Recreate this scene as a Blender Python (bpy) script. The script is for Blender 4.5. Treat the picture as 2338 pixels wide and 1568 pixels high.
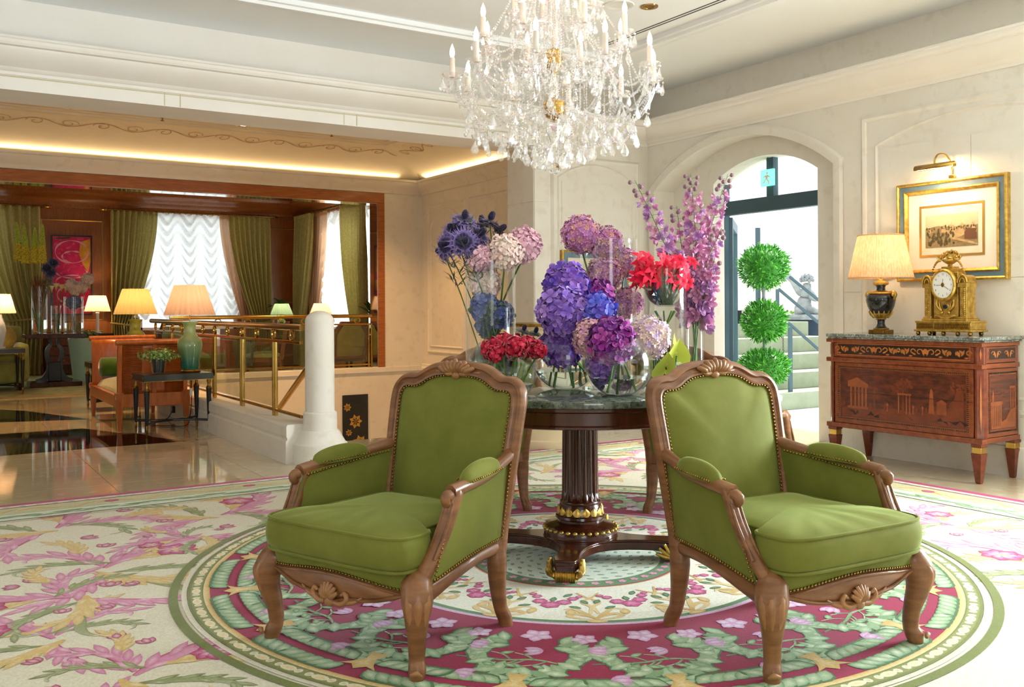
import bpy, bmesh, math, random
from mathutils import Vector, Matrix, noise
for o in list(bpy.data.objects): bpy.data.objects.remove(o)
SC=bpy.context.scene; COL=SC.collection
PI=math.pi; R_=math.radians
# ---------------------------------------------------------------- camera (room axes: X along far wall, Y along right wall)
CAMH=1.15; FPX=2135.557; PCX,PCY=1169.0,700.459; ROLL=R_(0.31655); YAW=R_(-32.58619)
cam=bpy.data.cameras.new('camera'); camo=bpy.data.objects.new('camera',cam); COL.objects.link(camo)
cam.sensor_fit='HORIZONTAL'; cam.sensor_width=36.0; cam.lens=36.0*FPX/2338.0
cam.shift_x=0.0; cam.shift_y=(PCY-784.0)/2338.0; cam.clip_start=.05; cam.clip_end=200
camo.matrix_world=Matrix.Translation((0,0,CAMH))@Matrix.Rotation(YAW,4,'Z')@Matrix.Rotation(PI/2,4,'X')@Matrix.Rotation(-ROLL,4,'Z')
SC.camera=camo
_F=Vector((-math.sin(YAW),math.cos(YAW),0)); _R=Vector((math.cos(YAW),math.sin(YAW),0))
def ray(px,py):
    x=px-PCX; y=PCY-py; c,s=math.cos(-ROLL),math.sin(-ROLL)
    x,y=c*x-s*y,s*x+c*y
    return _F+_R*(x/FPX)+Vector((0,0,y/FPX))
O_=Vector((0,0,CAMH))
def onz(px,py,z=0.): r=ray(px,py); return O_+r*((z-CAMH)/r.z)
def onX(px,py,X): r=ray(px,py); return O_+r*(X/r.x)
def onY(px,py,Y): r=ray(px,py); return O_+r*(Y/r.y)
# ---------------------------------------------------------------- world, lights, exposure
W=bpy.data.worlds.new('sky'); SC.world=W; W.use_nodes=True
bg=W.node_tree.nodes['Background']; bg.inputs[0].default_value=(0.93,0.97,1.0,1); bg.inputs[1].default_value=1.5
def lamp(name,kind,loc,power,color=(1,1,1),size=.1,sizey=None,rot=None,target=None,spot=None,blend=.5):
    l=bpy.data.lights.new(name,kind); o=bpy.data.objects.new(name,l); COL.objects.link(o); o.location=loc
    l.energy=power; l.color=color
    if kind=='AREA':
        l.size=size
        if sizey: l.shape='RECTANGLE'; l.size_y=sizey
    elif kind=='SUN': l.angle=size
    else: l.shadow_soft_size=size
    if spot: l.spot_size=R_(spot); l.spot_blend=blend
    if rot: o.rotation_euler=rot
    if target is not None:
        d=Vector(target)-Vector(loc); o.rotation_euler=d.to_track_quat('-Z','Y').to_euler()
    return o
# daylight through the tall windows of the right wall (beyond the frame) and an added daylight lamp outside unseen windows behind the camera
lamp('daylight_side_window_offscreen','AREA',(6.75,1.35,1.75),540,(.86,.94,1),1.7,2.3,target=(2.4,2.2,.5))
lamp('sun_garden_offscreen','SUN',(12,8,9),9.0,(1,.97,.92),R_(14),target=(12-.9,8-.27,9-.95))
lamp('added_back_daylight_offscreen','AREA',(-1.0,-3.3,2.2),160,(.94,.97,1),5.0,2.6,target=(2.2,3.2,1.2))
VS=SC.view_settings; VS.view_transform='Standard'; VS.look='None'; VS.gamma=1.0; VS.use_curve_mapping=False; VS.exposure=0.22
# ---------------------------------------------------------------- materials
MATS={}
def lin(h):
    if isinstance(h,str):
        h=h.lstrip('#'); c=[int(h[i:i+2],16)/255 for i in (0,2,4)]
        return tuple(x/12.92 if x<=.04045 else ((x+.055)/1.055)**2.4 for x in c)
    return tuple(h)
def _mix(nt,fac,a,b,mode='MIX'):
    n=nt.nodes.new('ShaderNodeMix'); n.data_type='RGBA'; n.blend_type=mode
    for i,v in ((0,fac),(6,a),(7,b)):
        if hasattr(v,'is_linked'): nt.links.new(v,n.inputs[i])
        elif i==0: n.inputs[0].default_value=v
        else: n.inputs[i].default_value=(*v,1)
    return n.outputs[2]
def mat(name,col,rough=.5,metal=0.,col2=None,scale=8.,detail=4.,stretch=(1,1,1),bump=0.,bscale=None,sheen=0.,spec=.5,coat=0.,attr=None,lohi=(.35,.65),trans=0.,ior=1.45,sss=0.,emis=None,estr=0.,coords='Object',kind='noise',col3=None,aniso=0.,sheentint=None):
    m=bpy.data.materials.new(name); m.use_nodes=True; nt=m.node_tree; N=nt.nodes; L=nt.links; b=N['Principled BSDF']
    col=lin(col); b.inputs['Base Color'].default_value=(*col,1); b.inputs['Roughness'].default_value=rough; b.inputs['Metallic'].default_value=metal
    b.inputs['Specular IOR Level'].default_value=spec; b.inputs['Coat Weight'].default_value=coat; b.inputs['Coat Roughness'].default_value=.06
    b.inputs['Sheen Weight'].default_value=sheen; b.inputs['Sheen Roughness'].default_value=.35
    if sheentint: b.inputs['Sheen Tint'].default_value=(*lin(sheentint),1)
    b.inputs['Transmission Weight'].default_value=trans; b.inputs['IOR'].default_value=ior
    if emis: b.inputs['Emission Color'].default_value=(*lin(emis),1); b.inputs['Emission Strength'].default_value=estr
    tc=N.new('ShaderNodeTexCoord'); mp=N.new('ShaderNodeMapping'); mp.inputs['Scale'].default_value=stretch; L.new(tc.outputs[coords],mp.inputs[0])
    base=None
    if attr:
        at=N.new('ShaderNodeAttribute'); at.attribute_name=attr; base=at.outputs[0]
    if col2 is not None:
        if kind=='wave':
            tx=N.new('ShaderNodeTexWave'); tx.inputs['Scale'].default_value=scale; tx.inputs['Distortion'].default_value=6; tx.inputs['Detail'].default_value=detail; tx.inputs['Detail Scale'].default_value=1.2; out=tx.outputs[1]
        elif kind=='voronoi':
            tx=N.new('ShaderNodeTexVoronoi'); tx.inputs['Scale'].default_value=scale; out=tx.outputs[0]
        else:
            tx=N.new('ShaderNodeTexNoise'); tx.inputs['Scale'].default_value=scale; tx.inputs['Detail'].default_value=detail; tx.inputs['Roughness'].default_value=.6; out=tx.outputs[0]
        L.new(mp.outputs[0],tx.inputs[0])
        rp=N.new('ShaderNodeMapRange'); rp.inputs[1].default_value=lohi[0]; rp.inputs[2].default_value=lohi[1]; L.new(out,rp.inputs[0])
        if attr: base=_mix(nt,rp.outputs[0],base,_mix(nt,1.0,base,lin(col2),'MULTIPLY'))
        else: base=_mix(nt,rp.outputs[0],col,lin(col2))
    if col3 is not None:
        t3=N.new('ShaderNodeTexNoise'); t3.inputs['Scale'].default_value=scale*3.1; t3.inputs['Detail'].default_value=6; L.new(mp.outputs[0],t3.inputs[0])
        r3=N.new('ShaderNodeMapRange'); r3.inputs[1].default_value=.56; r3.inputs[2].default_value=.68; L.new(t3.outputs[0],r3.inputs[0])
        base=_mix(nt,r3.outputs[0],base if base else col,lin(col3))
    if base: L.new(base,b.inputs['Base Color'])
    if bump:
        bt=N.new('ShaderNodeTexNoise'); bt.inputs['Scale'].default_value=bscale or scale*4; bt.inputs['Detail'].default_value=3
        L.new(mp.outputs[0],bt.inputs[0]); bn=N.new('ShaderNodeBump'); bn.inputs['Strength'].default_value=bump; bn.inputs['Distance'].default_value=.004
        L.new(bt.outputs[0],bn.inputs['Height']); L.new(bn.outputs[0],b.inputs['Normal'])
    MATS[name]=m; return m
def cloth(name,col,trl=.5,col2=None,scale=20,stretch=(1,1,1),attr=None):
    """cloth that lets light through: diffuse + translucent"""
    m=bpy.data.materials.new(name); m.use_nodes=True; nt=m.node_tree; N=nt.nodes; L=nt.links; N.remove(N['Principled BSDF'])
    d=N.new('ShaderNodeBsdfDiffuse'); t=N.new('ShaderNodeBsdfTranslucent'); mx=N.new('ShaderNodeMixShader'); mx.inputs[0].default_value=trl
    c=lin(col); src=None
    if attr: a=N.new('ShaderNodeAttribute'); a.attribute_name=attr; src=a.outputs[0]
    if col2 is not None:
        tc=N.new('ShaderNodeTexCoord'); mp=N.new('ShaderNodeMapping'); mp.inputs['Scale'].default_value=stretch; L.new(tc.outputs['Object'],mp.inputs[0])
        tx=N.new('ShaderNodeTexNoise'); tx.inputs['Scale'].default_value=scale; tx.inputs['Detail'].default_value=3; L.new(mp.outputs[0],tx.inputs[0])
        rp=N.new('ShaderNodeMapRange'); rp.inputs[1].default_value=.4; rp.inputs[2].default_value=.6; L.new(tx.outputs[0],rp.inputs[0])
        src=_mix(nt,rp.outputs[0],c,lin(col2))
    for s in (d,t):
        s.inputs[0].default_value=(*c,1)
        if src: L.new(src,s.inputs[0])
    L.new(d.outputs[0],mx.inputs[1]); L.new(t.outputs[0],mx.inputs[2]); L.new(mx.outputs[0],N['Material Output'].inputs[0]); MATS[name]=m; return m
def thinglass(name,tint=(.97,.99,.98),base=.03,edge=.55,power=4.,rough=0.,white=0.,wcol=(1,.97,.95)):
    """thin clear glass: transparent, reflecting more towards grazing angles on both faces"""
    m=bpy.data.materials.new(name); m.use_nodes=True; nt=m.node_tree; N=nt.nodes; L=nt.links; N.remove(N['Principled BSDF'])
    t=N.new('ShaderNodeBsdfTransparent'); t.inputs[0].default_value=(*tint,1)
    g=N.new('ShaderNodeBsdfGlossy'); g.inputs['Roughness'].default_value=rough; g.inputs[0].default_value=(1,1,1,1)
    lw=N.new('ShaderNodeLayerWeight'); lw.inputs[0].default_value=.5
    pw=N.new('ShaderNodeMath'); pw.operation='POWER'; pw.inputs[1].default_value=power; L.new(lw.outputs['Facing'],pw.inputs[0])
    mu=N.new('ShaderNodeMath'); mu.operation='MULTIPLY_ADD'; mu.inputs[1].default_value=edge; mu.inputs[2].default_value=base; mu.use_clamp=True; L.new(pw.outputs[0],mu.inputs[0])
    mx=N.new('ShaderNodeMixShader'); L.new(mu.outputs[0],mx.inputs[0]); L.new(t.outputs[0],mx.inputs[1]); L.new(g.outputs[0],mx.inputs[2]); out=mx.outputs[0]
    if white:
        d=N.new('ShaderNodeBsdfTranslucent'); d.inputs[0].default_value=(*wcol,1); m2=N.new('ShaderNodeMixShader'); m2.inputs[0].default_value=white
        L.new(out,m2.inputs[1]); L.new(d.outputs[0],m2.inputs[2]); out=m2.outputs[0]
    L.new(out,N['Material Output'].inputs[0]); MATS[name]=m; return m
def emit(name,col,s):
    m=bpy.data.materials.new(name); m.use_nodes=True; nt=m.node_tree; N=nt.nodes; N.remove(N['Principled BSDF']); e=N.new('ShaderNodeEmission')
    e.inputs[0].default_value=(*lin(col),1); e.inputs[1].default_value=s; nt.links.new(e.outputs[0],N['Material Output'].inputs[0]); MATS[name]=m; return m
mat('limestone','#e6e2d8',.62,col2='#e2dccf',scale=3,detail=8,col3='#ddd7c9',bump=.03,bscale=60)
mat('plaster','#efebe4',.7,col2='#ebe6dd',scale=2)
mat('ceiling_paint','#f3f5f6',.85,col2='#f0f3f4',scale=1)
mat('gallery_paint','#ebe2cd',.7,col2='#e6dcc5',scale=1.5)
mat('joint_tone','#c9bf9a',.6)
mat('cabinet_beige','#d8c6a2',.6,col2='#d0bd97',scale=4)
mat('gallery_stone','#e6e2d8',.62,col2='#e2dccf',scale=3,detail=8,col3='#ddd7c9',bump=.03,bscale=60)
mat('gold_paint','#c9a660',.45,col2='#b8924a',scale=12)
mat('marble_tile','#d2c1a2',.05,col2='#c7b492',scale=3,detail=8,col3='#dacbb0',spec=.7,coat=.4)
mat('marble_floor','#d2c1a2',.05,col2='#c7b492',scale=3,detail=8,col3='#dacbb0',spec=.7,coat=.4)
mat('grout','#8d7a5c',.7)
mat('marble_black','#0c0d0f',.04,col2='#16181a',scale=4,detail=8,spec=.4)
mat('marble_green','#3a4238',.07,col2='#6c7566',scale=38,detail=8,col3='#151a15',spec=.6,coat=.3)
mat('marble_grey','#8f948d',.12,col2='#4c514c',scale=30,detail=8,col3='#c5c8c2',spec=.5)
mat('wood_panel','#ab6732',.3,col2='#925123',scale=5,stretch=(9,9,.6),detail=6,spec=.4,coat=.25)
mat('wood_dark_panel','#ab6732',.3,col2='#925123',scale=5,stretch=(1,9,9),detail=6,coat=.2)
mat('gilt_line','#c79f55',.35,metal=.6)
mat('brass','#c8a358',.16,metal=1.,col2='#b38d44',scale=6)
mat('brass_old','#a98440',.3,metal=1.,col2='#7d5f2a',scale=25)
mat('gilt','#dcb964',.38,metal=.85,col2='#b08c3c',scale=30,bump=.15,bscale=90)
mat('steel_door','#3c5560',.45,col2='#36505b',scale=4)
mat('black_paint','#141719',.3,coat=.3)
mat('white_paint','#e9e7e2',.55)
mat('velvet','#717332',.75,col2='#666a29',scale=7,sheen=.7,bump=.05,bscale=300,spec=.15,sheentint='#b4c684')
mat('velvet_dark','#46631c',.8,col2='#3c5716',scale=9,sheen=.7,spec=.2)
mat('velvet_sage','#9d9a52',.75,col2='#8d8a44',scale=9,sheen=.7,spec=.2)
mat('fabric_gold','#b39a55',.8,col2='#a1883f',scale=20,sheen=.5)
mat('fabric_mint','#c9d3a8',.8,col2='#bcc898',scale=12,sheen=.4)
mat('beech','#8a5d38',.38,col2='#6d4527',scale=7,stretch=(1,1,5),detail=6,spec=.45,coat=.12,bump=.05,bscale=60)
mat('beech_light','#9f6f43',.42,col2='#835833',scale=9,detail=6,coat=.1)
mat('mahogany','#4a2213',.2,col2='#341509',scale=6,stretch=(3,3,.7),detail=6,coat=.35)
mat('mahogany_red','#7c351a',.26,col2='#5f2410',scale=6,stretch=(4,1,4),detail=6,coat=.3)
mat('marq_wood','#8c4620',.26,col2='#6d3015',scale=5,stretch=(4,.8,5),detail=7,coat=.3)
mat('marq_panel','#6f2f18',.24,col2='#3f190c',scale=4,stretch=(3,.7,8),detail=7,coat=.35)
mat('marq_light','#bd7334',.28,col2='#a25c26',scale=12,detail=6,coat=.3)
mat('marq_mid','#9c5226',.28,col2='#7f3c18',scale=12,detail=6,coat=.3)
mat('marq_dark','#2c1409',.28,coat=.3)
mat('cherry','#c0692e',.28,col2='#a4531f',scale=6,stretch=(5,5,.8),detail=6,coat=.3)
mat('porcelain_black','#10161a',.08,coat=.5)
mat('white_enamel','#f2f1ec',.2,coat=.4)
mat('leaf','#4f8a2a',.5,col2='#3c7320',scale=14,spec=.4)
mat('leaf_bright','#4fae2e',.55,attr='Col',col2='#b8c8a0',scale=18)
mat('petal','#ffffff',.6,attr='Col',sheen=.3,spec=.2)
mat('stem','#4f7a2c',.5,col2='#3f6522',scale=20)
mat('terracotta_white','#e4ded3',.6,col2='#d7cfc0',scale=9)
mat('concrete','#97a089',.85,col2='#8a947c',scale=6,bump=.1,bscale=80)
mat('paving','#dcdfe0',.85,col2='#d2d6d6',scale=3)
mat('stone_grey','#9aa1a4',.85,col2='#7f888c',scale=9,bump=.2,bscale=40)
mat('planter_blue','#31435a',.6,col2='#283a50',scale=6)
mat('mirror','#d8d8d8',.04,metal=1.)
mat('silver','#b9b6ae',.22,metal=1.)
mat('candle','#ece4d8',.5,col2='#e6dccd',scale=10)
mat('wool','#ffffff',.95,attr='Col',col2='#ebe7de',scale=110,detail=6,sheen=.25,spec=.1,bump=.35,bscale=420)
mat('lounge_wool','#b9b48a',.95,col2='#8f9a63',scale=7,detail=6,col3='#c9a97c',spec=.1)
mat('soil','#2a2320',.9)
mat('mint_glaze','#bfe0cc',.25,coat=.4)
mat('blue_glass','#1d63b8',.1,col2='#2fae4c',scale=6,stretch=(1,1,6),trans=.4)
mat('cord','#191512',.5)
cloth('shade_cream','#f3dcbc',.62,col2='#e8c89c',scale=10,stretch=(12,12,1))
cloth('shade_pleat','#e3bfa4',.55)
cloth('shade_gold','#d9c488',.55)
cloth('shade_green','#7fa08a',.5)
cloth('austrian','#fbfdfc',.72)
cloth('austrian_green','#e6f3e2',.72)
cloth('curtain','#d6cb8a',.25,col2='#cabf7c',scale=30)
cloth('curtain_pink','#e8c3a4',.45)
thinglass('glass'); thinglass('glass_vase',(.975,.99,.985),.025,.6,3.); thinglass('glass_rail',(.86,.87,.80),.05,.5)
thinglass('crystal',(.98,.98,.98),.34,.5,2.,.01,.055,(1,1,1)); thinglass('crystal_arm',(.98,.98,.98),.10,.6,2.5,.02,.06,(1,1,1))
mat('crystal_ball','#ffffff',0.,trans=1.,ior=1.5)
mat('water','#f4fbf6',0.,trans=1.,ior=1.2)
emit('bulb','#ffcfb0',14.); emit('downlight','#fff0d8',7.); emit('exit_sign','#6fe0ae',2.2)
# ---------------------------------------------------------------- mesh helpers
def cr(pts,n=6,closed=False):
    """Catmull-Rom resampling"""
    P=[Vector(p) for p in pts]; out=[]; m=len(P)
    for i in range(m if closed else m-1):
        a=P[(i-1)%m] if closed or i>0 else P[0]*2-P[1]; b=P[i]; c=P[(i+1)%m]; d=P[(i+2)%m] if closed or i+2<m else P[-1]*2-P[-2]
        for k in range(n):
            t=k/n; out.append(.5*((2*b)+(c-a)*t+(2*a-5*b+4*c-d)*t*t+(3*b-a-3*c+d)*t**3))
    if not closed: out.append(P[-1].copy())
    return out
class MB:
    def __init__(s): s.v=[]; s.f=[]; s.c=[]; s.M=None
    def add(s,vs,fs,col=None):
        o=len(s.v)
        for v in vs:
            v=Vector(v); s.v.append(s.M@v if s.M else v)
        s.f+= [tuple(i+o for i in f) for f in fs]
        if col is not None:
            s.c+= [tuple(c) for c in col] if isinstance(col[0],(tuple,list,Vector)) else [tuple(col)]*len(vs)
        return s
    def box(s,x0,x1,y0,y1,z0,z1):
        return s.add([(x,y,z) for x in (x0,x1) for y in (y0,y1) for z in (z0,z1)],[(0,1,3,2),(4,6,7,5),(0,4,5,1),(2,3,7,6),(0,2,6,4),(1,5,7,3)])
    def bar(s,a,b,w,h=None,up=(0,0,1)):
        a=Vector(a); b=Vector(b); d=(b-a).normalized(); u=Vector(up); 
        if abs(d.dot(u))>.98: u=Vector((1,0,0))
        r=d.cross(u).normalized(); u=r.cross(d); h=h or w
        vs=[p+r*(w/2*i)+u*(h/2*j) for p in (a,b) for i,j in ((-1,-1),(1,-1),(1,1),(-1,1))]
        return s.add(vs,[(0,1,2,3),(7,6,5,4),(0,4,5,1),(1,5,6,2),(2,6,7,3),(3,7,4,0)])
    def lathe(s,prof,n=24,c=(0,0,0),flute=0,fdepth=0.,frange=None,sq=1.0,sy=1.0):
        vs=[];fs=[];m=len(prof)
        for r,z in prof:
            for k in range(n):
                a=2*PI*k/n; rr=r
                if flute and (frange is None or frange[0]<=z<=frange[1]): rr=r*(1-fdepth*(.5+.5*math.cos(flute*a)))
                vs.append((c[0]+rr*math.cos(a),c[1]+rr*math.sin(a)*sy,c[2]+z))
        for i in range(m-1):
            for k in range(n):
                k2=(k+1)%n; fs.append((i*n+k,i*n+k2,(i+1)*n+k2,(i+1)*n+k))
        if prof[0][0]>1e-5: fs.append(tuple(range(n-1,-1,-1)))
        if prof[-1][0]>1e-5: fs.append(tuple((m-1)*n+k for k in range(n)))
        return s.add(vs,fs)
    def tube(s,pts,rad,n=8,closed=False,flat=1.0,up=None,sub=0,col=None):
        P=[Vector(p) for p in pts]
        if sub:
            rr=rad if isinstance(rad,(list,tuple)) else [rad]*len(P)
            Q=cr(P,sub,closed); m=len(rr)
            if closed: rad=[rr[int(i/sub)%m] for i in range(len(Q))]
            else: rad=[rr[min(int(i/sub),m-1)]*(1-(i%sub)/sub)+rr[min(int(i/sub)+1,m-1)]*((i%sub)/sub) for i in range(len(Q))]
            P=Q
        m=len(P); vs=[];fs=[]; cs=[]
        prev=None
        for i,p in enumerate(P):
            a=P[i-1] if i>0 or closed else P[i]; b=P[(i+1)%m] if i<m-1 or closed else P[i]
            d=(b-a)
            d=d.normalized() if d.length>1e-9 else Vector((0,0,1))
            if up is not None:
                nn=Vector(up)-d*d.dot(Vector(up)); nn=nn.normalized() if nn.length>1e-5 else d.orthogonal().normalized()
            elif prev is None: nn=d.orthogonal().normalized()
            else:
                nn=prev-d*d.dot(prev); nn=nn.normalized() if nn.length>1e-6 else d.orthogonal().normalized()
            prev=nn; bb=d.cross(nn); r=rad[i] if isinstance(rad,(list,tuple)) else rad
            for k in range(n):
                t=2*PI*(k+.5)/n; vs.append(p+nn*(math.cos(t)*r)+bb*(math.sin(t)*r*flat))
                if col: cs.append(col[i] if isinstance(col[0],(tuple,list)) else col)
        for i in range(m if closed else m-1):
            j=(i+1)%m
            for k in range(n): k2=(k+1)%n; fs.append((i*n+k,i*n+k2,j*n+k2,j*n+k))
        if not closed: fs.append(tuple(range(n-1,-1,-1))); fs.append(tuple((m-1)*n+k for k in range(n)))
        return s.add(vs,fs,cs if col else None)
    def sweep(s,path,prof,mp,closed=False,pclosed=False,cap=True):
        """path 2d, prof [(offset to the left of path, height)], mp(u,v,h)->3d, mitred"""
        P=[Vector((p[0],p[1])) for p in path]; m=len(P); q=len(prof); vs=[];fs=[]
        for i,p in enumerate(P):
            d1=(p-P[i-1]) if (i>0 or closed) else None; d2=(P[(i+1)%m]-p) if (i<m-1 or closed) else None
            if d1 is None: d1=d2
            if d2 is None: d2=d1
            d1=d1.normalized(); d2=d2.normalized(); n1=Vector((-d1.y,d1.x)); n2=Vector((-d2.y,d2.x)); n=n1+n2
            n=n/max(n.dot(n)/2,.35) if n.length>1e-6 else n1
            for a,h in prof: vs.append(mp(p.x+n.x*a,p.y+n.y*a,h))
        for i in range(m if closed else m-1):
            j=(i+1)%m
            for k in range(q if pclosed else q-1): k2=(k+1)%q; fs.append((i*q+k,j*q+k,j*q+k2,i*q+k2))
        if cap and not closed and pclosed: fs.append(tuple(range(q))); fs.append(tuple((m-1)*q+k for k in range(q-1,-1,-1)))
        return s.add(vs,fs)
    def grid(s,fn,nu,nv,cu=False,cv=False,col=None):
        vs=[];cs=[]
        for i in range(nu+(0 if cu else 1)):
            for j in range(nv+(0 if cv else 1)):
                vs.append(fn(i/nu,j/nv)); 
                if col: cs.append(col(i/nu,j/nv))
        w=nv+(0 if cv else 1); h=nu+(0 if cu else 1); fs=[]
        for i in range(nu):
            for j in range(nv): i2=(i+1)%h; j2=(j+1)%w; fs.append((i*w+j,i2*w+j,i2*w+j2,i*w+j2))
        return s.add(vs,fs,cs if col else None)
    def ball(s,c,r,n=10,m=7,col=None,fn=None):
        c=Vector(c); rx,ry,rz=(r,r,r) if not isinstance(r,(tuple,list)) else r; vs=[];fs=[]
        for i in range(m+1):
            t=PI*i/m
            for k in range(n):
                a=2*PI*k/n; d=Vector((math.sin(t)*math.cos(a),math.sin(t)*math.sin(a),math.cos(t))); q=fn(d) if fn else 1
                vs.append(c+Vector((d.x*rx,d.y*ry,d.z*rz))*q)
        for i in range(m):
            for k in range(n): k2=(k+1)%n; fs.append((i*n+k,(i+1)*n+k,(i+1)*n+k2,i*n+k2))
        return s.add(vs,fs,col)
    def poly(s,pts,col=None): return s.add(pts,[tuple(range(len(pts)))],col)
    def prism(s,pts,mp,h0,h1):
        n=len(pts); return s.add([mp(u,v,h0) for u,v in pts]+[mp(u,v,h1) for u,v in pts],[tuple(range(n-1,-1,-1)),tuple(range(n,2*n))]+[(k,(k+1)%n,n+(k+1)%n,n+k) for k in range(n)])
    def build(s,name,m,parent=None,smooth=40,bevel=0.,thick=0.,kind=None,label=None,sub=0,merge=False,fix=True):
        me=bpy.data.meshes.new(name); me.from_pydata([tuple(v) for v in s.v],[],s.f); me.update()
        if fix or merge:
            bm=bmesh.new(); bm.from_mesh(me)
            if merge: bmesh.ops.remove_doubles(bm,verts=bm.verts,dist=1e-5)
            if fix: bmesh.ops.recalc_face_normals(bm,faces=bm.faces)
            bm.to_mesh(me); bm.free()
        if s.c and not merge:
            ca=me.color_attributes.new('Col','FLOAT_COLOR','POINT'); ca.data.foreach_set('color',[x for c in s.c for x in (c[0],c[1],c[2],1.0)])
        if smooth and len(me.polygons):
            me.shade_smooth(); me.set_sharp_from_angle(angle=R_(smooth))
        o=bpy.data.objects.new(name,me); COL.objects.link(o); me.materials.append(MATS[m] if isinstance(m,str) else m)
        if thick: md=o.modifiers.new('t','SOLIDIFY'); md.thickness=thick; md.offset=0
        if sub: md=o.modifiers.new('s','SUBSURF'); md.levels=sub; md.render_levels=sub
        if bevel: md=o.modifiers.new('b','BEVEL'); md.width=bevel; md.segments=2; md.limit_method='ANGLE'; md.angle_limit=R_(35); md.harden_normals=False
        if parent: o.parent=parent
        if kind: o['kind']=kind
        if label: o['label']=label
        return o
def XYZ(u,v,h): return (u,v,h)
def tag(o,label,cat,group=None,kind=None):
    o['label']=label
    if cat: o['category']=cat
    if group: o['group']=group
    if kind: o['kind']=kind
    return o
def thing(name,label,cat,loc=(0,0,0),rz=0,group=None):
    o=bpy.data.objects.new(name,None); COL.objects.link(o); o.empty_display_size=.1; o.location=loc; o.rotation_euler=(0,0,rz); return tag(o,label,cat,group)
def struct(o): o['kind']='structure'; return o
def dup(root,loc=None,rz=None,label=None,group=None,parent=None):
    r=root.copy(); COL.objects.link(r)
    if parent is not None: r.parent=parent
    if loc is not None: r.location=loc
    if rz is not None: r.rotation_euler=(0,0,rz)
    if label: r['label']=label
    if group: r['group']=group
    for ch in list(root.children): dup(ch,parent=r)
    return r
def place(o,src,loc=None,rot=None,parent=None,scale=None):
    c=o.copy(); COL.objects.link(c)
    if parent is not None: c.parent=parent
    if loc is not None: c.location=loc
    if rot is not None: c.rotation_euler=rot
    if scale is not None: c.scale=scale
    return c
def rnd(a,b): return random.uniform(a,b)

mat('glaze_graded','#ffffff',.12,attr='Col',coat=.5)
# ================================================================ STRUCTURE
XW=6.18; YP=7.14; XP=4.81; YP2=7.59; XQ=6.20; YW=12.12; YL=18.40; XL=6.68; ZC=3.25; ZG=3.30
def arch_pts(y0,y1,zs,za,n=18):
    c=(y0+y1)/2; w=(y1-y0)/2; r=za-zs; R=(w*w+r*r)/(2*r); zc=za-R; a=math.asin(w/R)
    return [(c+R*math.sin(-a+2*a*i/n),zc+R*math.cos(-a+2*a*i/n)) for i in range(n+1)]
def wall_arch(mb,mp,y0,y1,z0,z1,ops,h0,h1):
    """wall in the (y,z) plane from h0 to h1 with arched openings (oy0,oy1,bottom,spring,apex)"""
    def bx(a,b,c,d):
        if b-a>1e-4 and d-c>1e-4: mb.prism([(a,c),(b,c),(b,d),(a,d)],mp,h0,h1)
    y=y0
    for oy0,oy1,zb,zs,za in sorted(ops):
        bx(y,oy0,z0,z1); bx(oy0,oy1,z0,zb)
        A=arch_pts(oy0,oy1,zs,za)
        for i in range(len(A)-1):
            (a,b),(c,d)=A[i],A[i+1]; mb.prism([(a,b),(c,d),(c,z1),(a,z1)],mp,h0,h1)
        y=oy1
    bx(y,y1,z0,z1)
mpX=lambda y,z,h:(h,y,z)      # wall lying in a plane X = h
mpY=lambda x,z,h:(x,h,z)      # wall lying in a plane Y = h
# ---- floor: slab and marble tiles
fl=MB(); fl.box(-2.6,6.7,-2.6,YP2,-.10,-.006); fl.box(-2.6,2.6,YP2,18.6,-.10,-.006); fl.box(2.6,6.9,YW+.06,18.6,-.10,-.006)
floor=struct(fl.build('floor','grout',smooth=0))
TS=.92
tm=MB(); tm.box(.002,TS-.002,.002,TS-.002,-.006,0.)
tile=None; RUGX0,RUGX1,RUGY0,RUGY1=-.36,5.395,.69,6.17
def add_tile(x0,y0,w=TS,d=TS,m='marble_tile'):
    global tile
    if w==TS and d==TS and m=='marble_tile' and tile is not None:
        t=tile.copy(); COL.objects.link(t)
    else:
        b=MB(); b.box(.002,w-.002,.002,d-.002,-.006,0.); t=b.build('floor_tile',m,smooth=0)
        if w==TS and d==TS and m=='marble_tile': tile=t
    t.location=(x0,y0,0); t.parent=floor; return t
y=-2.6
while y<18.6-.01:
    d=min(TS,18.6-y); x=-2.6
    while x<6.9-.01:
        w=min(TS,6.9-x); x1=x+w; y1=y+d
        under=x>=RUGX0 and x1<=RUGX1 and y>=RUGY0 and y1<=RUGY1
        if not under:
            if y1<=YP2+.02 or y>=YW-.02 or x1<=2.32:
                if not (x>6.15 and y<YW): add_tile(x,y,w,d,'marble_floor' if x>3.9 and y<YP2 else 'marble_tile')
            elif y<YP2: add_tile(x,y,w,YP2-y) if x>2.32 else add_tile(x,y,w,d)
            elif x<2.3: add_tile(x,y,2.3-x,d)
        x+=TS
    y+=TS
def inlay(name,pts,m,z=.0006):
    b=MB(); b.prism([(p[0],p[1]) for p in pts],lambda u,v,h:(u,v,h),-.003,z); o=b.build(name,m,floor,smooth=0); return o
P=lambda *q:[onz(*p) for p in q]
a,b_,c,d=P((427,1007),(190,978),(-420,1062),(226,1022))
inlay('marble_inlay',[a,b_,P((-150,1001))[0],c,P((0,1041))[0],d],'marble_black')
cc=onz(252,1003); inlay('inlay_disc',[(cc.x+.34*math.cos(t*PI/18),cc.y+.46*math.sin(t*PI/18)) for t in range(36)],'marble_tile' if 0 else 'marble_black',.0012)
inlay('marble_inlay',P((-60,932),(60,938),(205,957),(-60,966)),'marble_black')
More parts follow.
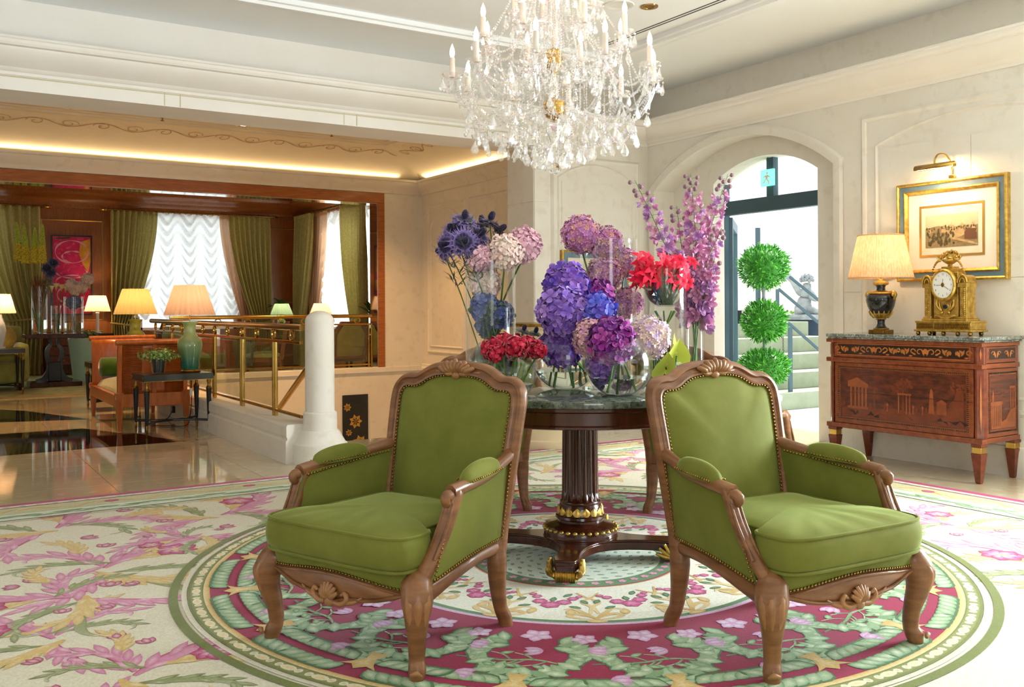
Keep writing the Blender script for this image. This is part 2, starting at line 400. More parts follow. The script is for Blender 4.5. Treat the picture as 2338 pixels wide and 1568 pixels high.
# ---- right wall with the arched doorway (outer reveal + narrower inner arch)
OUT=(4.886,7.03,0.,2.29,2.674); INN=(5.26,6.48,0.,2.31,2.498); OUT2=(.35,2.35,0.,2.29,2.60)
wb=MB(); wall_arch(wb,mpX,-2.5,YP,0,ZC+.1,[OUT,OUT2],XW,XW+.25); wall_arch(wb,mpX,-2.5,YP,0,ZC+.1,[INN,OUT2],XW+.25,XW+.47)
wall_right=struct(wb.build('wall_right','limestone',smooth=25))
tr=MB(); A=[(4.846,0.)]+[(y,z) for y,z in arch_pts(4.846,7.07,2.30,2.70,28)]+[(7.07,0.)]
tr.sweep(A,[(-.045,0),(-.045,.018),(-.012,.026),(.02,.026),(.04,.012),(.04,0)],lambda u,v,h:(XW-h,u,v)); struct(tr.build('trim_1','limestone',smooth=30))
def panel(mb,mp,y0,y1,z0,z1,s=1,w=.03,dpt=.014):
    mb.sweep([(y0,z0),(y1,z0),(y1,z1),(y0,z1)],[(-w/2,0),(-w/4,dpt*.5),(0,dpt),(w/4,dpt*.7),(w/2,0)],mp,closed=True)
def archpanel(mb,mp,y0,y1,z0,zs,za,w=.026,dpt=.012):
    mb.sweep([(y0,z0),(y1,z0)]+[p for p in reversed(arch_pts(y0,y1,zs,za,20))],[(-w/2,0),(0,dpt),(w/2,0)],mp,closed=True)
pm=MB(); mpr=lambda u,v,h:(XW-h,u,v); panel(pm,mpr,2.86,4.615,.42,2.575,w=.05,dpt=.022); archpanel(pm,mpr,2.97,4.505,.52,2.36,2.51); pm.build('wall_panel_moulding','limestone',wall_right)
# stone courses of the right wall, thin slabs with open joints
def slabs(parent,mp,rects,m='limestone',t=.005,g=.0022):
    for (y0,y1,z0,z1) in rects:
        b=MB(); b.prism([(y0+g,z0+g),(y1-g,z0+g),(y1-g,z1-g),(y0+g,z1-g)],mp,-.002,t); b.build('stone_slab',m,parent,smooth=0)
slabs(wall_right,mpr,[(3.745,4.47,.6,1.33),(3.745,4.47,1.33,2.33),(3.02,3.745,.6,1.33),(3.02,3.745,1.33,2.33),(4.635,4.80,.25,1.25),(4.635,4.80,1.25,2.26)])
bs=MB(); bs.sweep([(XW,4.80),(XW,-2.5)],[(0,0),(-.035,0),(-.035,.17),(-.022,.20),(-.012,.205),(-.012,.245),(0,.25)],XYZ,pclosed=True); struct(bs.build('baseboard_right','limestone',smooth=30))
# ---- end wall / pillar between the room and the stair gallery, and the beam that runs on from it
nb=MB(); nb.box(XP,XW+.47,YP,YP2,0,ZC+.1); wall_niche=struct(nb.build('wall_niche','limestone',smooth=0))
pm=MB(); mpn=lambda u,v,h:(u,YP-h,v); panel(pm,mpn,5.02,6.04,.42,2.55,w=.05,dpt=.022); archpanel(pm,mpn,5.085,5.975,.5,2.36,2.50); pm.build('wall_panel_moulding','limestone',wall_niche)
slabs(wall_niche,mpn,[(4.812,4.99,0,1.40),(4.812,4.99,1.40,2.12),(4.812,4.99,2.12,2.70),(5.12,5.94,.52,1.44),(5.12,5.94,1.44,2.33)])
slabs(wall_niche,lambda u,v,h:(XP-h,u,v),[(YP+.002,YP2-.002,0,1.40),(YP+.002,YP2-.002,1.40,2.12),(YP+.002,YP2-.002,2.12,2.62)],'gallery_stone' if 0 else 'limestone')
bm_=MB(); bm_.box(-2.6,XP,YP,YP2,2.635,ZC+.1); beam=struct(bm_.build('wall_beam','plaster',smooth=0))
ln=MB()
for xx in (1.55,2.95,4.2): ln.box(xx,xx+.006,YP-.0015,YP+.001,2.64,2.735); ln.box(xx+.11,xx+.118,YP-.0015,YP+.001,2.64,2.735)
ln.box(-2.5,XP,YP-.004,YP,2.722,2.73); ln.build('beam_joint','joint_tone',beam,smooth=0)
cn=MB(); PR=[(0,2.735),(-.012,2.735),(-.018,2.755),(-.035,2.762),(-.05,2.78),(-.10,2.80),(-.15,2.835),(-.185,2.87),(-.19,2.885),(-.215,2.89),(-.225,2.905),(-.225,2.925),(-.235,2.93),(-.235,2.945),(0,2.95)]
cn.sweep([(-2.6,YP),(XW,YP),(XW,-2.5)],PR,XYZ); struct(cn.build('trim_2','plaster',smooth=28))
# ---- ceiling of the main room with its raised moulding, diffuser slot, downlights
cb=MB(); cb.box(-2.6,XW+.47,-2.6,YP2,ZC,ZC+.1); ceiling=struct(cb.build('ceiling','ceiling_paint',smooth=0))
cm=MB(); cm.sweep([(-1.6,6.36),(5.05,6.36),(5.05,-1.6)],[(.0,ZC),(0,ZC-.02),(-.03,ZC-.028),(-.06,ZC-.026),(-.09,ZC-.045),(-.13,ZC-.06),(-.17,ZC-.06),(-.18,ZC-.04),(-.20,ZC-.035),(-.20,ZC)],XYZ); cm.build('ceiling_moulding','ceiling_paint',ceiling,smooth=30)
sl=MB()
for o in (0,.035): sl.box(4.70-o,4.713-o,1.6,5.9,ZC-.002,ZC+.002)
sl.build('air_slot','black_paint',ceiling,smooth=0)
def downlight(x,y,z,m='brass',r=.055,lab='x',lens='downlight'):
    t=thing('downlight',lab,'light',(x,y,z)); b=MB(); b.lathe([(r*.72,-.001),(r*.8,-.006),(r*1.25,-.006),(r*1.3,0.)],20); b.build('bezel',m,t)
    b=MB(); b.lathe([(r*.74,-.0015),(r*.5,-.001),(.0001,-.001)],16); b.build('lens',lens,t); return t
downlight(4.15,5.09,ZC,'white_paint',.085,'round white ceiling speaker disc above the crystal chandelier','white_paint')
downlight(4.35,5.0,ZC,'brass',.05,'brass rimmed downlight beside the white ceiling disc','brass_old')
# ---- stair gallery: ceiling, coves, walls
gb=MB(); gb.box(-2.6,XQ+.3,YP2,YW+.3,ZG,ZG+.1); gceil=struct(gb.build('ceiling_gallery','gallery_paint',smooth=0))
cv=MB(); prof=[(0,2.985)]+[(-.95*math.sin(t*PI/2/10)**1.3,2.99+.305*(1-math.cos(t*PI/2/10))**.8) for t in range(11)]
prof=[(-.02,2.99),(-.10,3.03),(-.25,3.11),(-.45,3.19),(-.65,3.245),(-.85,3.275),(-.95,3.28),(-.955,3.262),(-.985,3.255),(-1.0,3.262),(-1.01,3.285),(-1.04,3.29),(-1.05,3.302)]
cv.sweep([(-2.6,YW),(XQ,YW),(XQ,YP2)],prof,XYZ); struct(cv.build('trim_3','gallery_paint',smooth=35))
gc=MB(); gp=[(0,2.765),(-.02,2.77),(-.03,2.80),(-.05,2.82),(-.09,2.86),(-.12,2.90),(-.125,2.925),(-.145,2.93),(-.145,2.96),(-.11,2.965),(0,2.95)]
gc.sweep([(-2.6,YW),(XQ,YW),(XQ,YP2)],gp,XYZ); struct(gc.build('trim_4','gallery_stone',smooth=30))
# painted gold scroll frieze on the cove (thin raised ribbon)
def on_cove(s,t):   # s along far wall, t offset from wall
    import bisect
    xs=[-p[0] for p in prof]; i=max(1,min(len(xs)-1,bisect.bisect(xs,t))); a=(t-xs[i-1])/(xs[i]-xs[i-1]); return prof[i-1][1]*(1-a)+prof[i][1]*a
sc=MB()
def scroll_ribbon(f,L,n=220,w=.011):
    pts=[]
    for i in range(n+1):
        s=L*i/n; pts.append((s,.62+.075*math.sin(s*9.2)))
    for side in range(1):
        vs=[];fs=[]
        for i,(s,t) in enumerate(pts):
            for e in (-1,1): vs.append(f(s,t+e*w*(.6+.4*math.sin(s*18)**2)))
        fs=[(2*i,2*i+1,2*i+3,2*i+2) for i in range(n)]; sc.add(vs,fs)
    k=0; s=.17
    while s<L:
        sg=1 if k%2 else -1; vs=[];fs=[]; m=22
        for i in range(m+1):
            a=i/m*2.2*PI*1.1; r=.085*(1-i/m)**.8+.012; cs,ct=s,.62+sg*.0
            x=cs+r*math.cos(a*sg+ (0 if sg>0 else PI)); y=ct+r*math.sin(a*sg+(0 if sg>0 else PI))
            nx,ny=(x-cs)/r,(y-ct)/r
            for e in (-1,1): vs.append(f(x+nx*e*w*.6,y+ny*e*w*.6))
        fs=[(2*i,2*i+1,2*i+3,2*i+2) for i in range(m)]; sc.add(vs,fs); s+=PI/9.2; k+=1
fcy=lambda s,t:(-.4+s,YW-t,on_cove(0,t)-.004); fcx=lambda s,t:(XQ-t,YP2+.2+s,on_cove(0,t)-.004)
scroll_ribbon(fcy,5.95); scroll_ribbon(fcx,3.6,140)
o=sc.build('painted_scroll_frieze','gold_paint',gceil,smooth=0,fix=False); o['kind']='stuff'
for i,(x,y) in enumerate([(1.42,10.91),(3.275,10.94),(4.84,10.87)]): downlight(x,y,ZG,'brass',.075,'brass rimmed downlight in the golden ceiling above the stair gallery')['group']='gallery ceiling downlights'
for x,y in [(2.36,10.96),(4.34,10.89)]:
    t=thing('sprinkler','small brass fire sprinkler head in the golden gallery ceiling','sprinkler',(x,y,ZG),group='gallery sprinklers'); b=MB(); b.lathe([(.03,0),(.028,-.006),(.008,-.008),(.007,-.03),(.02,-.034),(.02,-.04),(.004,-.045)],12); b.build('head','brass_old',t)
b=MB(); b.box(4.95,5.15,10.45,10.47,ZG-.002,ZG+.001); b.box(4.95,5.15,10.50,10.52,ZG-.002,ZG+.001); b.build('air_slot','black_paint',gceil,smooth=0)
wq=MB(); wq.box(XQ,XQ+.25,YP2,YW+.2,-2.6,ZG+.1); wall_gallery=struct(wq.build('wall_gallery_side','gallery_stone',smooth=0))
mpq=lambda u,v,h:(XQ-h,u,v); pm=MB(); panel(pm,mpq,10.86,11.91,.52,2.58,w=.05,dpt=.022); archpanel(pm,mpq,10.93,11.84,.6,2.28,2.52,.03,.016); panel(pm,mpq,9.2,10.71,.52,2.58,w=.05,dpt=.022); panel(pm,mpq,7.75,9.05,.52,2.58,w=.05,dpt=.022); pm.build('wall_panel_moulding','gallery_stone',wall_gallery)
b=MB(); b.sweep([(XQ,YW),(XQ,YP2)],[(0,.20),(-.03,.21),(-.03,.28),(-.015,.30),(-.012,.33),(0,.34)],XYZ,pclosed=True); struct(b.build('trim_5','gallery_stone',smooth=30))
ww=MB(); ww.box(5.61,XQ+.1,YW,YW+.22,-2.6,ZG); ww.box(2.30,5.61,YW,YW+.22,-2.6,.31); ww.box(-2.6,5.61,YW,YW+.22,2.76,ZG); wall_far=struct(ww.build('wall_far','gallery_stone',smooth=0))
b=MB(); b.box(-2.6,5.61,YW-.012,YW+.25,2.62,2.765); b.build('header_board','wood_dark_panel',wall_far,bevel=.004)
b=MB(); b.box(5.505,5.61,YW-.012,YW+.25,.31,2.62); b.build('jamb_board','wood_dark_panel',wall_far,bevel=.004)
b=MB(); b.box(-2.6,5.50,YW+.0,YW+.25,2.612,2.62); b.build('mirror_strip','mirror',wall_far,smooth=0)
b=MB(); b.box(5.498,5.506,YW+.0,YW+.25,.31,2.62); b.build('mirror_strip','mirror',wall_far,smooth=0)
b=MB(); b.box(2.60,XQ,YW-.02,YW+.0,.24,.31); b.build('sill_moulding','gallery_stone',wall_far,bevel=.004)
# ---- stairwell: lower walls and steps going down
b=MB(); b.box(2.30,2.60,YP2-.8,YW,-2.6,-.10); struct(b.build('wall_stairwell','gallery_stone',smooth=0))
st=thing('staircase','stone staircase going down behind the brass railing','stairs',(0,0,0))
for k in range(14):
    b=MB(); b.box(2.62,4.4,7.60+.29*k,7.60+.29*(k+1)+.02,-.165*(k+1)-.12,-.165*(k+1)); b.build('step','gallery_stone',st,bevel=.004)
b=MB(); b.box(2.62,XQ,YP2+.01,YW,-2.62,-2.55); struct(b.build('floor_lower','marble_floor',smooth=0))
b=MB(); b.box(4.4,XQ,YP2,YP2+.05,-2.6,-.1); struct(b.build('wall_stairwell_back','gallery_stone',smooth=0))
# ---- lounge beyond: wood walls, windows
LZ=3.36
def win_wall(mb,mp,y0,y1,z0,z1,ops,h0,h1):
    y=y0
    for a,bq,zb,zt in sorted(ops):
        mb.prism([(y,z0),(a,z0),(a,z1),(y,z1)],mp,h0,h1); mb.prism([(a,z0),(bq,z0),(bq,zb),(a,zb)],mp,h0,h1); mb.prism([(a,zt),(bq,zt),(bq,z1),(a,z1)],mp,h0,h1); y=bq
    mb.prism([(y,z0),(y1,z0),(y1,z1),(y,z1)],mp,h0,h1)
lw=MB(); win_wall(lw,mpY,-2.6,XL+.2,0,LZ,[(-.5,1.35,.75,2.9),(3.55,5.35,.75,2.93)],YL,YL+.2); wall_l=struct(lw.build('wall_lounge_back','wood_panel',smooth=0))
lw=MB(); win_wall(lw,mpX,YW+.22,YL,0,LZ,[(15.0,17.15,.75,2.93)],XL,XL+.2); wall_r=struct(lw.build('wall_lounge_side','wood_panel',smooth=0))
lw=MB(); lw.box(-2.6,XL+.2,YW+.22,YL+.2,LZ,LZ+.1); struct(lw.build('ceiling_lounge','plaster',smooth=0))
lw=MB(); lw.sweep([(-2.6,YL),(XL,YL),(XL,YW+.22)],[(0,2.94),(-.03,2.945),(-.03,2.97),(-.05,2.985),(-.06,3.03),(-.10,3.05),(-.14,3.10),(-.20,3.14),(-.30,3.17),(-.38,3.22),(-.40,3.27),(-.44,3.28),(-.46,3.30),(-.75,3.31),(-.76,3.345),(-.85,3.35),(-.85,3.37)],XYZ); struct(lw.build('trim_6','wood_panel',smooth=30))
lw=MB(); lw.box(XQ,XL+.2,YW+.2,YW+.24,0,LZ); struct(lw.build('wall_lounge_front','wood_panel',smooth=0))
mpl=lambda u,v,h:(u,YL-h,v); pm=MB(); 
for (x0,x1,z0,z1) in [(1.90,2.90,.95,2.75),(1.90,2.90,.2,.75),(6.02,6.60,.95,2.75),(6.02,6.60,.2,.75)]: panel(pm,mpl,x0,x1,z0,z1,w=.03,dpt=.015)
pm.build('wall_panel_moulding','gilt_line',wall_l)
pm=MB(); mpl2=lambda u,v,h:(XL-h,u,v); panel(pm,mpl2,17.5,18.2,.95,2.75,w=.03,dpt=.015); panel(pm,mpl2,12.6,14.6,.95,2.75,w=.03,dpt=.015); pm.build('wall_panel_moulding','gilt_line',wall_r)
def window(name,mp,y0,y1,z0,z1,nx,h):
    b=MB(); f=.05
    for a,bq,c,d in [(y0,y0+f,z0,z1),(y1-f,y1,z0,z1),(y0,y1,z0,z0+f),(y0,y1,z1-f,z1)]+[(y0+(y1-y0)*k/nx-.02,y0+(y1-y0)*k/nx+.02,z0,z1) for k in range(1,nx)]: b.prism([(a,c),(bq,c),(bq,d),(a,d)],mp,h,h+.05)
    w=struct(b.build(name,'white_paint',smooth=0))
    for k in range(nx):
        g=MB(); a=y0+(y1-y0)*k/nx; c=y0+(y1-y0)*(k+1)/nx; g.prism([(a+.01,z0+.01),(c-.01,z0+.01),(c-.01,z1-.01),(a+.01,z1-.01)],mp,h+.02,h+.026); g.build('pane','glass',w,smooth=0)
    return w
window('window_1',mpY,-.5,1.35,.75,2.9,2,YL+.08); window('window_2',mpY,3.55,5.35,.75,2.93,2,YL+.08); window('window_3',mpX,15.0,17.15,.75,2.93,2,XL+.08)
# ---- rest of the shell behind the camera: unseen walls, tall window openings added to let daylight in
b=MB(); win_wall(b,mpY,-2.6,XW+.47,0,ZC,[(-1.4,.4,.3,2.6),(3.3,5.1,.3,2.6)],-2.6,-2.4); struct(b.build('wall_back','limestone',smooth=0))
b=MB(); win_wall(b,mpX,-2.6,YL+.2,0,LZ,[(3.0,5.2,.3,2.6)],-2.8,-2.6); struct(b.build('wall_left','limestone',smooth=0))
window('window_4',mpX,.35,2.35,.02,2.28,2,XW+.40)
# ---- gallery and lounge lights: coves and downlights
WARM=(1,.74,.42)
lamp('cove_light_far','AREA',(1.8,YW-.075,2.99),9,WARM,8.0,.05,rot=(PI,0,0)); lamp('cove_light_side','AREA',(XQ-.075,9.9,2.99),5.5,WARM,.05,4.0,rot=(PI,0,0))
for x,y in [(1.42,10.9),(3.27,10.9),(4.84,10.9)]: lamp('downlight_beam','SPOT',(x,y,ZG-.03),210,(1,.56,.22),.05,rot=(0,0,0),spot=110,blend=.8)
# ================================================================ RUG (pattern pieces are pile raised a hair above the field)
RC=Vector((2.52,3.43)); RZ=.012
rug=thing('area_rug','large cream wool rug with crimson wreath medallion and magenta edge under the armchairs','rug',(RC.x,RC.y,0))
hw,hd=(RUGX1-RUGX0)/2,(RUGY1-RUGY0)/2
CREAM=lin('#e4e0cc'); WHITE_=lin('#e9e7da'); RED=lin('#9a0f45'); MAG=lin('#b02468'); PINK=lin('#dc8fb4'); LILAC=lin('#d9b6d8'); OLIVE=lin('#76803f'); OLIVL=lin('#b9c296'); LEAF1=lin('#5d8a58'); LEAF2=lin('#bcd3ae'); GOLD_=lin('#d2ad62'); GOLDL=lin('#e8d29c'); DGREEN=lin('#4f6b45'); PALE=lin('#cfe0d4')
def lerp(a,b,t): return tuple(x*(1-t)+y*t for x,y in zip(a,b))
b=MB(); x0,x1,y0,y1=-hw,hw,-hd,hd
b.M=Matrix.Identity(4); b.box(x0,x1,y0,y1,-.005,RZ); b.c=[CREAM]*8; b.build('field','wool',rug,bevel=.003,fix=True)
class Rug(MB):
    z=RZ+.0030
    eps=0.
    def add(s,vs,fs,col=None):
        s.eps+=6e-7; e=s.eps
        return MB.add(s,[(v[0],v[1],v[2]+e) for v in vs],fs,col)
    def blob(s,pts,c0,c1=None,dz=0.):
        """filled outline: fan round its centre, colour c0 at centre, c1 on the rim"""
        n=len(pts); cx=sum(p[0] for p in pts)/n; cy=sum(p[1] for p in pts)/n; z=s.z+dz
        s.add([(cx,cy,z)]+[(p[0],p[1],z) for p in pts],[(0,1+i,1+(i+1)%n) for i in range(n)],[c0]+[c1 or c0]*n)
    def ring(s,r0,r1,c0,c1=None,n=160,dz=0.):
        z=s.z+dz; vs=[];cs=[]
        for i in range(n):
            a=2*PI*i/n; vs+=[(r0*math.cos(a),r0*math.sin(a),z),(r1*math.cos(a),r1*math.sin(a),z)]; cs+=[c0,c1 or c0]
        s.add(vs,[(2*i,2*i+1,(2*i+3)%(2*n),(2*i+2)%(2*n)) for i in range(n)],cs)
    def stroke(s,pts,w,c0,c1=None,c2=None,dz=0.,sub=5,side=False):
        """ribbon along pts; w list of half widths; colour runs c0->c1 along it, left rim c2"""
        P=cr([(p[0],p[1],0) for p in pts],sub) if sub else [Vector((p[0],p[1],0)) for p in pts]
        m=len(P); z=s.z+dz; vs=[];cs=[]
        for i,p in enumerate(P):
            d=(P[min(i+1,m-1)]-P[max(i-1,0)]).normalized(); n=Vector((-d.y,d.x,0)); t=i/(m-1)
            if isinstance(w,(list,tuple)):
                q=t*(len(w)-1); k=min(int(q),len(w)-2); ww=w[k]*(1-(q-k))+w[k+1]*(q-k)
            else: ww=w
            col=lerp(c0,c1 or c0,t); a=p+n*ww; bq=p-n*ww
            vs+=[(a.x,a.y,z),(p.x+n.x*ww*.5,p.y+n.y*ww*.5,z),(bq.x,bq.y,z)]; cs+=[c2 or col,col if c2 is None else lerp(c2,col,.85),col]
        s.add(vs,[f for i in range(m-1) for f in ((3*i,3*i+1,3*i+4,3*i+3),(3*i+1,3*i+2,3*i+5,3*i+4))],cs)
    def leaf(s,p,a,L,w,c0,c1,dz=0.):
        ca,sa=math.cos(a),math.sin(a); out=[]
        for t,v in ((0,0),(.18,.62),(.45,1),(.75,.72),(1,0),(.75,-.72),(.45,-1),(.18,-.62)):
            out.append((p[0]+ca*t*L-sa*v*w,p[1]+sa*t*L+ca*v*w))
        s.blob(out,c1,c0,dz)
    def flower(s,p,r,c0,c1,n=5,a0=0.,dz=0.,stretch=1.):
        for k in range(n): 
            a=a0+2*PI*k/n; s.leaf(p,a,r,r*.36*stretch,c0,c1,dz+.0001)
    def tulip(s,p,a,r,c0,c1,dz=0.):
        for e in (-.5,0,.5): s.leaf(p,a+e,r,r*.28,c0,c1,dz+.0001*(1 if e==0 else 0))
def rbuild(rb,name,label=None):
    o=rb.build(name,'wool',rug,smooth=0,fix=False,label=label); o['kind']='stuff'; return o
# medallion grounds
g=Rug()
g.ring(1.695,1.73,OLIVE,OLIVE); g.ring(1.662,1.682,lin('#cfc9b4'),CREAM); g.ring(1.648,1.660,OLIVE); g.ring(1.605,1.648,lin('#8d9257')); g.ring(1.597,1.606,OLIVE)
g.ring(1.50,1.5905,WHITE_,lin('#d5d2c0'),dz=.00003); g.ring(1.575,1.60,GOLD_,GOLDL,dz=.0002); g.ring(.0,1.578,RED,dz=.0001); g.ring(0,.915,LILAC,dz=.0003); g.ring(0,.893,DGREEN,LEAF1,dz=.0004); g.ring(0,.868,lin('#efeee0'),dz=.0005)
g.ring(0,.475,GOLD_,dz=.0006); g.ring(0,.468,RED,dz=.0007); g.ring(0,.458,DGREEN,LEAF1,dz=.0008); g.ring(0,.385,PALE,lin('#dde8da'),dz=.0009)
rbuild(g,'medallion_ground')
bd=Rug(); n=216
for k in range(n):
    a=2*PI*k/n; r=1.6265; big=k%3==0; ca,sa=math.cos(a),math.sin(a); L=.036 if big else .015; w=.0175 if big else .015
    pts=[(r*ca+w*math.cos(t)*ca-L*math.sin(t)*sa, r*sa+w*math.cos(t)*sa+L*math.sin(t)*ca) for t in [2*PI*i/10 for i in range(10)]]
    bd.blob(pts,GOLDL if big else lin('#c9cba4'),lin('#efe6c8'),.0003)
rbuild(bd,'bead_ring')
# inner disc: leaf dots, ring of small pink flowers
ds=Rug(); ds.z+=.0009
for rr in (.10,.15,.20,.25,.30,.35):
    m=int(rr*2*PI/.062)
    for k in range(m): a=2*PI*(k+.5*(int(rr*20)%2))/m; ds.leaf((rr*math.cos(a),rr*math.sin(a)),a+1.25,.036,.009,LEAF1,lin('#a9c8b2'),.0002)
for k in range(44): a=2*PI*k/44; ds.flower((.42*math.cos(a),.42*math.sin(a)),.021,lin('#cf7fa6'),lin('#e6b3c8'),5,a,.0003,1.2)
rbuild(ds,'centre_disc')
# white ring: gold ribbon bows and magenta rose sprigs
rs=Rug(); rs.z+=.0006
for k in range(14):
    a=2*PI*(k+.3)/14; rot=lambda r,t,a=a:(r*math.cos(a+t),r*math.sin(a+t))
    p=rot(.878,0); rs.blob([(p[0]+.03*math.cos(t*PI/6)*math.sin(a)*1.3+.016*math.sin(t*PI/6)*math.cos(a),p[1]-.03*math.cos(t*PI/6)*math.cos(a)*1.3+.016*math.sin(t*PI/6)*math.sin(a)) for t in range(12)],GOLDL,GOLD_,.0004)
    for e in (-1,1):
        rs.stroke([rot(.86,0),rot(.82,.03*e),rot(.80,.09*e),rot(.82,.12*e),rot(.845,.08*e),rot(.86,.01*e)],[.004,.012,.014,.010,.004],GOLD_,GOLDL,dz=.0002)
        rs.stroke([rot(.85,0),rot(.79,.05*e),rot(.74,.10*e),rot(.75,.15*e)],[.006,.012,.009,.004],GOLD_,GOLDL,dz=.0003)
        rs.stroke([rot(.80,.02*e),rot(.72,.0),rot(.66,-.05*e),rot(.60,.02*e),rot(.545,.08*e)],[.006,.010,.008,.007,.004],GOLDL,GOLD_,dz=.0002)
    q=a+PI/14
    rq=lambda r,t,q=q:(r*math.cos(q+t),r*math.sin(q+t))
    for r,t,s_ in ((.70,0,.042),(.665,.07,.032),(.665,-.07,.032),(.62,.12,.024),(.61,-.11,.022),(.585,-.15,.017),(.595,.16,.016)):
        c=rq(r,t); rs.flower(c,s_,MAG,lin('#d86fa4'),6,rnd(0,1),.0006,1.5); rs.flower(c,s_*.5,lin('#d86fa4'),PINK,5,rnd(0,1),.0008,1.5)
    for r,t,aa in ((.71,.10,1.2),(.715,-.10,-1.2),(.635,.17,.6),(.63,-.17,-.6),(.66,0,3.1),(.60,.06,2.6)): rs.leaf(rq(r,t),q+aa,.055,.014,lin('#41693f'),lin('#6f9a63'),.0005)
    for t in (-.02,.03): 
        c=rq(.815,t*4); rs.leaf(c,q+PI+t*10,.07,.02,GOLD_,GOLDL,.0004)
rbuild(rs,'rose_sprig_ring')
# crimson ring: laurel wreaths, gold ribbons, lilac blossoms
wr=Rug(); wr.z+=.0003; NW=18; random.seed(3)
def loc(a,u,v):     # u tangential, v radial (outward) round wreath centre
    r=1.262+v; return (r*math.cos(a)-u*math.sin(a), r*math.sin(a)+u*math.cos(a))
for k in range(NW):
    a=R_(226.5+20*k); WRR=.172
    for e in (-1,1):
        for i in range(8):
            t=-PI/2+ -e*0 + 0    # from the outer ribbon round to the inner opening
            ang=PI/2-e*( (i+.4)/8*PI*.86+.12)
            for q in (-1,1,0):
                rr=WRR+.020*q; u,v=rr*math.cos(ang),rr*math.sin(ang)*.92
                p=loc(a,u,v); dirl=ang-e*(PI/2)+ e*.75*q
                aw=a-PI/2+dirl
                c1=lerp(LEAF2,lin('#dfead2'),rnd(0,1)) if q else lerp(LEAF1,LEAF2,rnd(.3,.8))
                LL=.088+rnd(-.01,.012); wr.leaf((p[0]-.006*math.cos(aw),p[1]-.006*math.sin(aw)),aw,LL*1.1,.031,lin('#4c7148'),LEAF1,.0002+.00004*i); wr.leaf(p,aw,LL,.022,lerp(LEAF1,LEAF2,rnd(.2,.6)),c1,.0003+.00004*i+.00002*q)
    # sprig inside
    st=loc(a,-.16,.0); en=loc(a,.135,.015); wr.stroke([loc(a,-.23,.0),loc(a,-.08,.012),loc(a,.03,-.005),loc(a,.12,.02)],[.004,.006,.006,.003],LEAF1,lin('#9dbb8b'),dz=.0002)
    for u,e in ((-.09,1),(-.05,-1),(0,1),(.03,-1),(.07,1),(-.02,1)):
        wr.stroke([loc(a,u,.003),loc(a,u-.03,e*.035),loc(a,u-.075,e*.055)],[.004,.004,.002],LEAF1,LEAF2,dz=.0002)
        wr.leaf(loc(a,u-.045,e*.04),a-PI/2+PI-e*.5+PI*0,.055,.014,LEAF1,LEAF2,.0004)
    # blossoms
    for u,v,s_,tu in ((0,-.225,.06,0),(.045,-.09,.055,1),(-.215,-.12,.06,1),(-.205,.13,.06,1),(.165,-.215,.05,0)):
        p=loc(a,u,v)
        if tu: wr.tulip(p,a-PI/2+(2.9 if u<0 else .3),s_*1.25,lin('#c78fc0'),lin('#e6d2ea'),.0006)
        else: wr.flower(p,s_,lin('#cf9ccc'),lin('#ecdcef'),5,a,.0006,1.15)
    # gold ribbon between the wreath and the outer garland
    p0,p1=loc(a,0,.145),loc(a,.0,.235)
    pts=[loc(a,-.035,.12),loc(a,-.02,.17),loc(a,-.045,.215),loc(a,-.075,.245),loc(a,-.03,.232),loc(a,0,.262),loc(a,.03,.232),loc(a,.075,.245),loc(a,.045,.215),loc(a,.02,.17),loc(a,.035,.12)]
    wr.blob(pts,GOLDL,GOLD_,.0008)
    # outer garland of broad leaves
    for e in (-1,1):
        for i in range(5):
            aa=a+e*(R_(1.8+1.7*i)); rr=1.262+.225
            for q in (-1,1): 
                r2=rr+.022*q; p=(r2*math.cos(aa),r2*math.sin(aa)); wr.leaf(p,aa+e*PI/2+q*.70*(-e),.105,.036,lin('#4c7148'),LEAF1,.0004+.00003*i); wr.leaf(p,aa+e*PI/2+q*e*-.0+q*.70*(-e),.092,.026,lerp(LEAF1,LEAF2,rnd(.1,.4)),lerp(LEAF2,lin('#dce8cf'),rnd(0,1)),.0005+.00003*i)
rbuild(wr,'laurel_wreath_ring')
# ---- outer field: acanthus scrolls
fd=Rug(); fd.z=RZ+.0003; random.seed(11)
def scroll(p,a,L,turn,c0,c1,c2,w=.03,lobes=True,dz=0.):
    w=w*1.55; dz=dz*.4
    """tapered leaf stroke that curls up at its end, with pointed lobes along it"""
    pts=[];x,y=p; n=16; ang=a
    for i in range(n+1):
        pts.append((x,y)); t=i/n; ang+=turn*(.25+2.2*t*t)/n; st=L/n*(1.25-t*.75); x+=st*math.cos(ang); y+=st*math.sin(ang)
    fd.stroke(pts,[w*.25,w,w*1.1,w*.8,w*.5,w*.35,w*.2],c0,c1,c2,dz,2)
    if lobes:
        s_=1 if turn<0 else -1
        for i in (1,3,5,7,9,11):
            d=math.atan2(pts[i+1][1]-pts[i][1],pts[i+1][0]-pts[i][0])
            fd.leaf(pts[i],d+s_*.42,w*4.4,w*.62,lerp(c2,c0,.75),lerp(c1,c0,.3),dz+.0001)
            if i%4==1: fd.leaf(pts[i],d-s_*.38,w*3.2,w*.5,c0,c1,dz+.0001)
    return pts
PK0,PK1,PK2=lin('#d98bb4'),lin('#e6c9d6'),lin('#ad1f5c'); OL0,OL1=lin('#8d9760'),lin('#c3c9a6'); GO0,GO1=lin('#d9b96e'),lin('#e6d9b2')
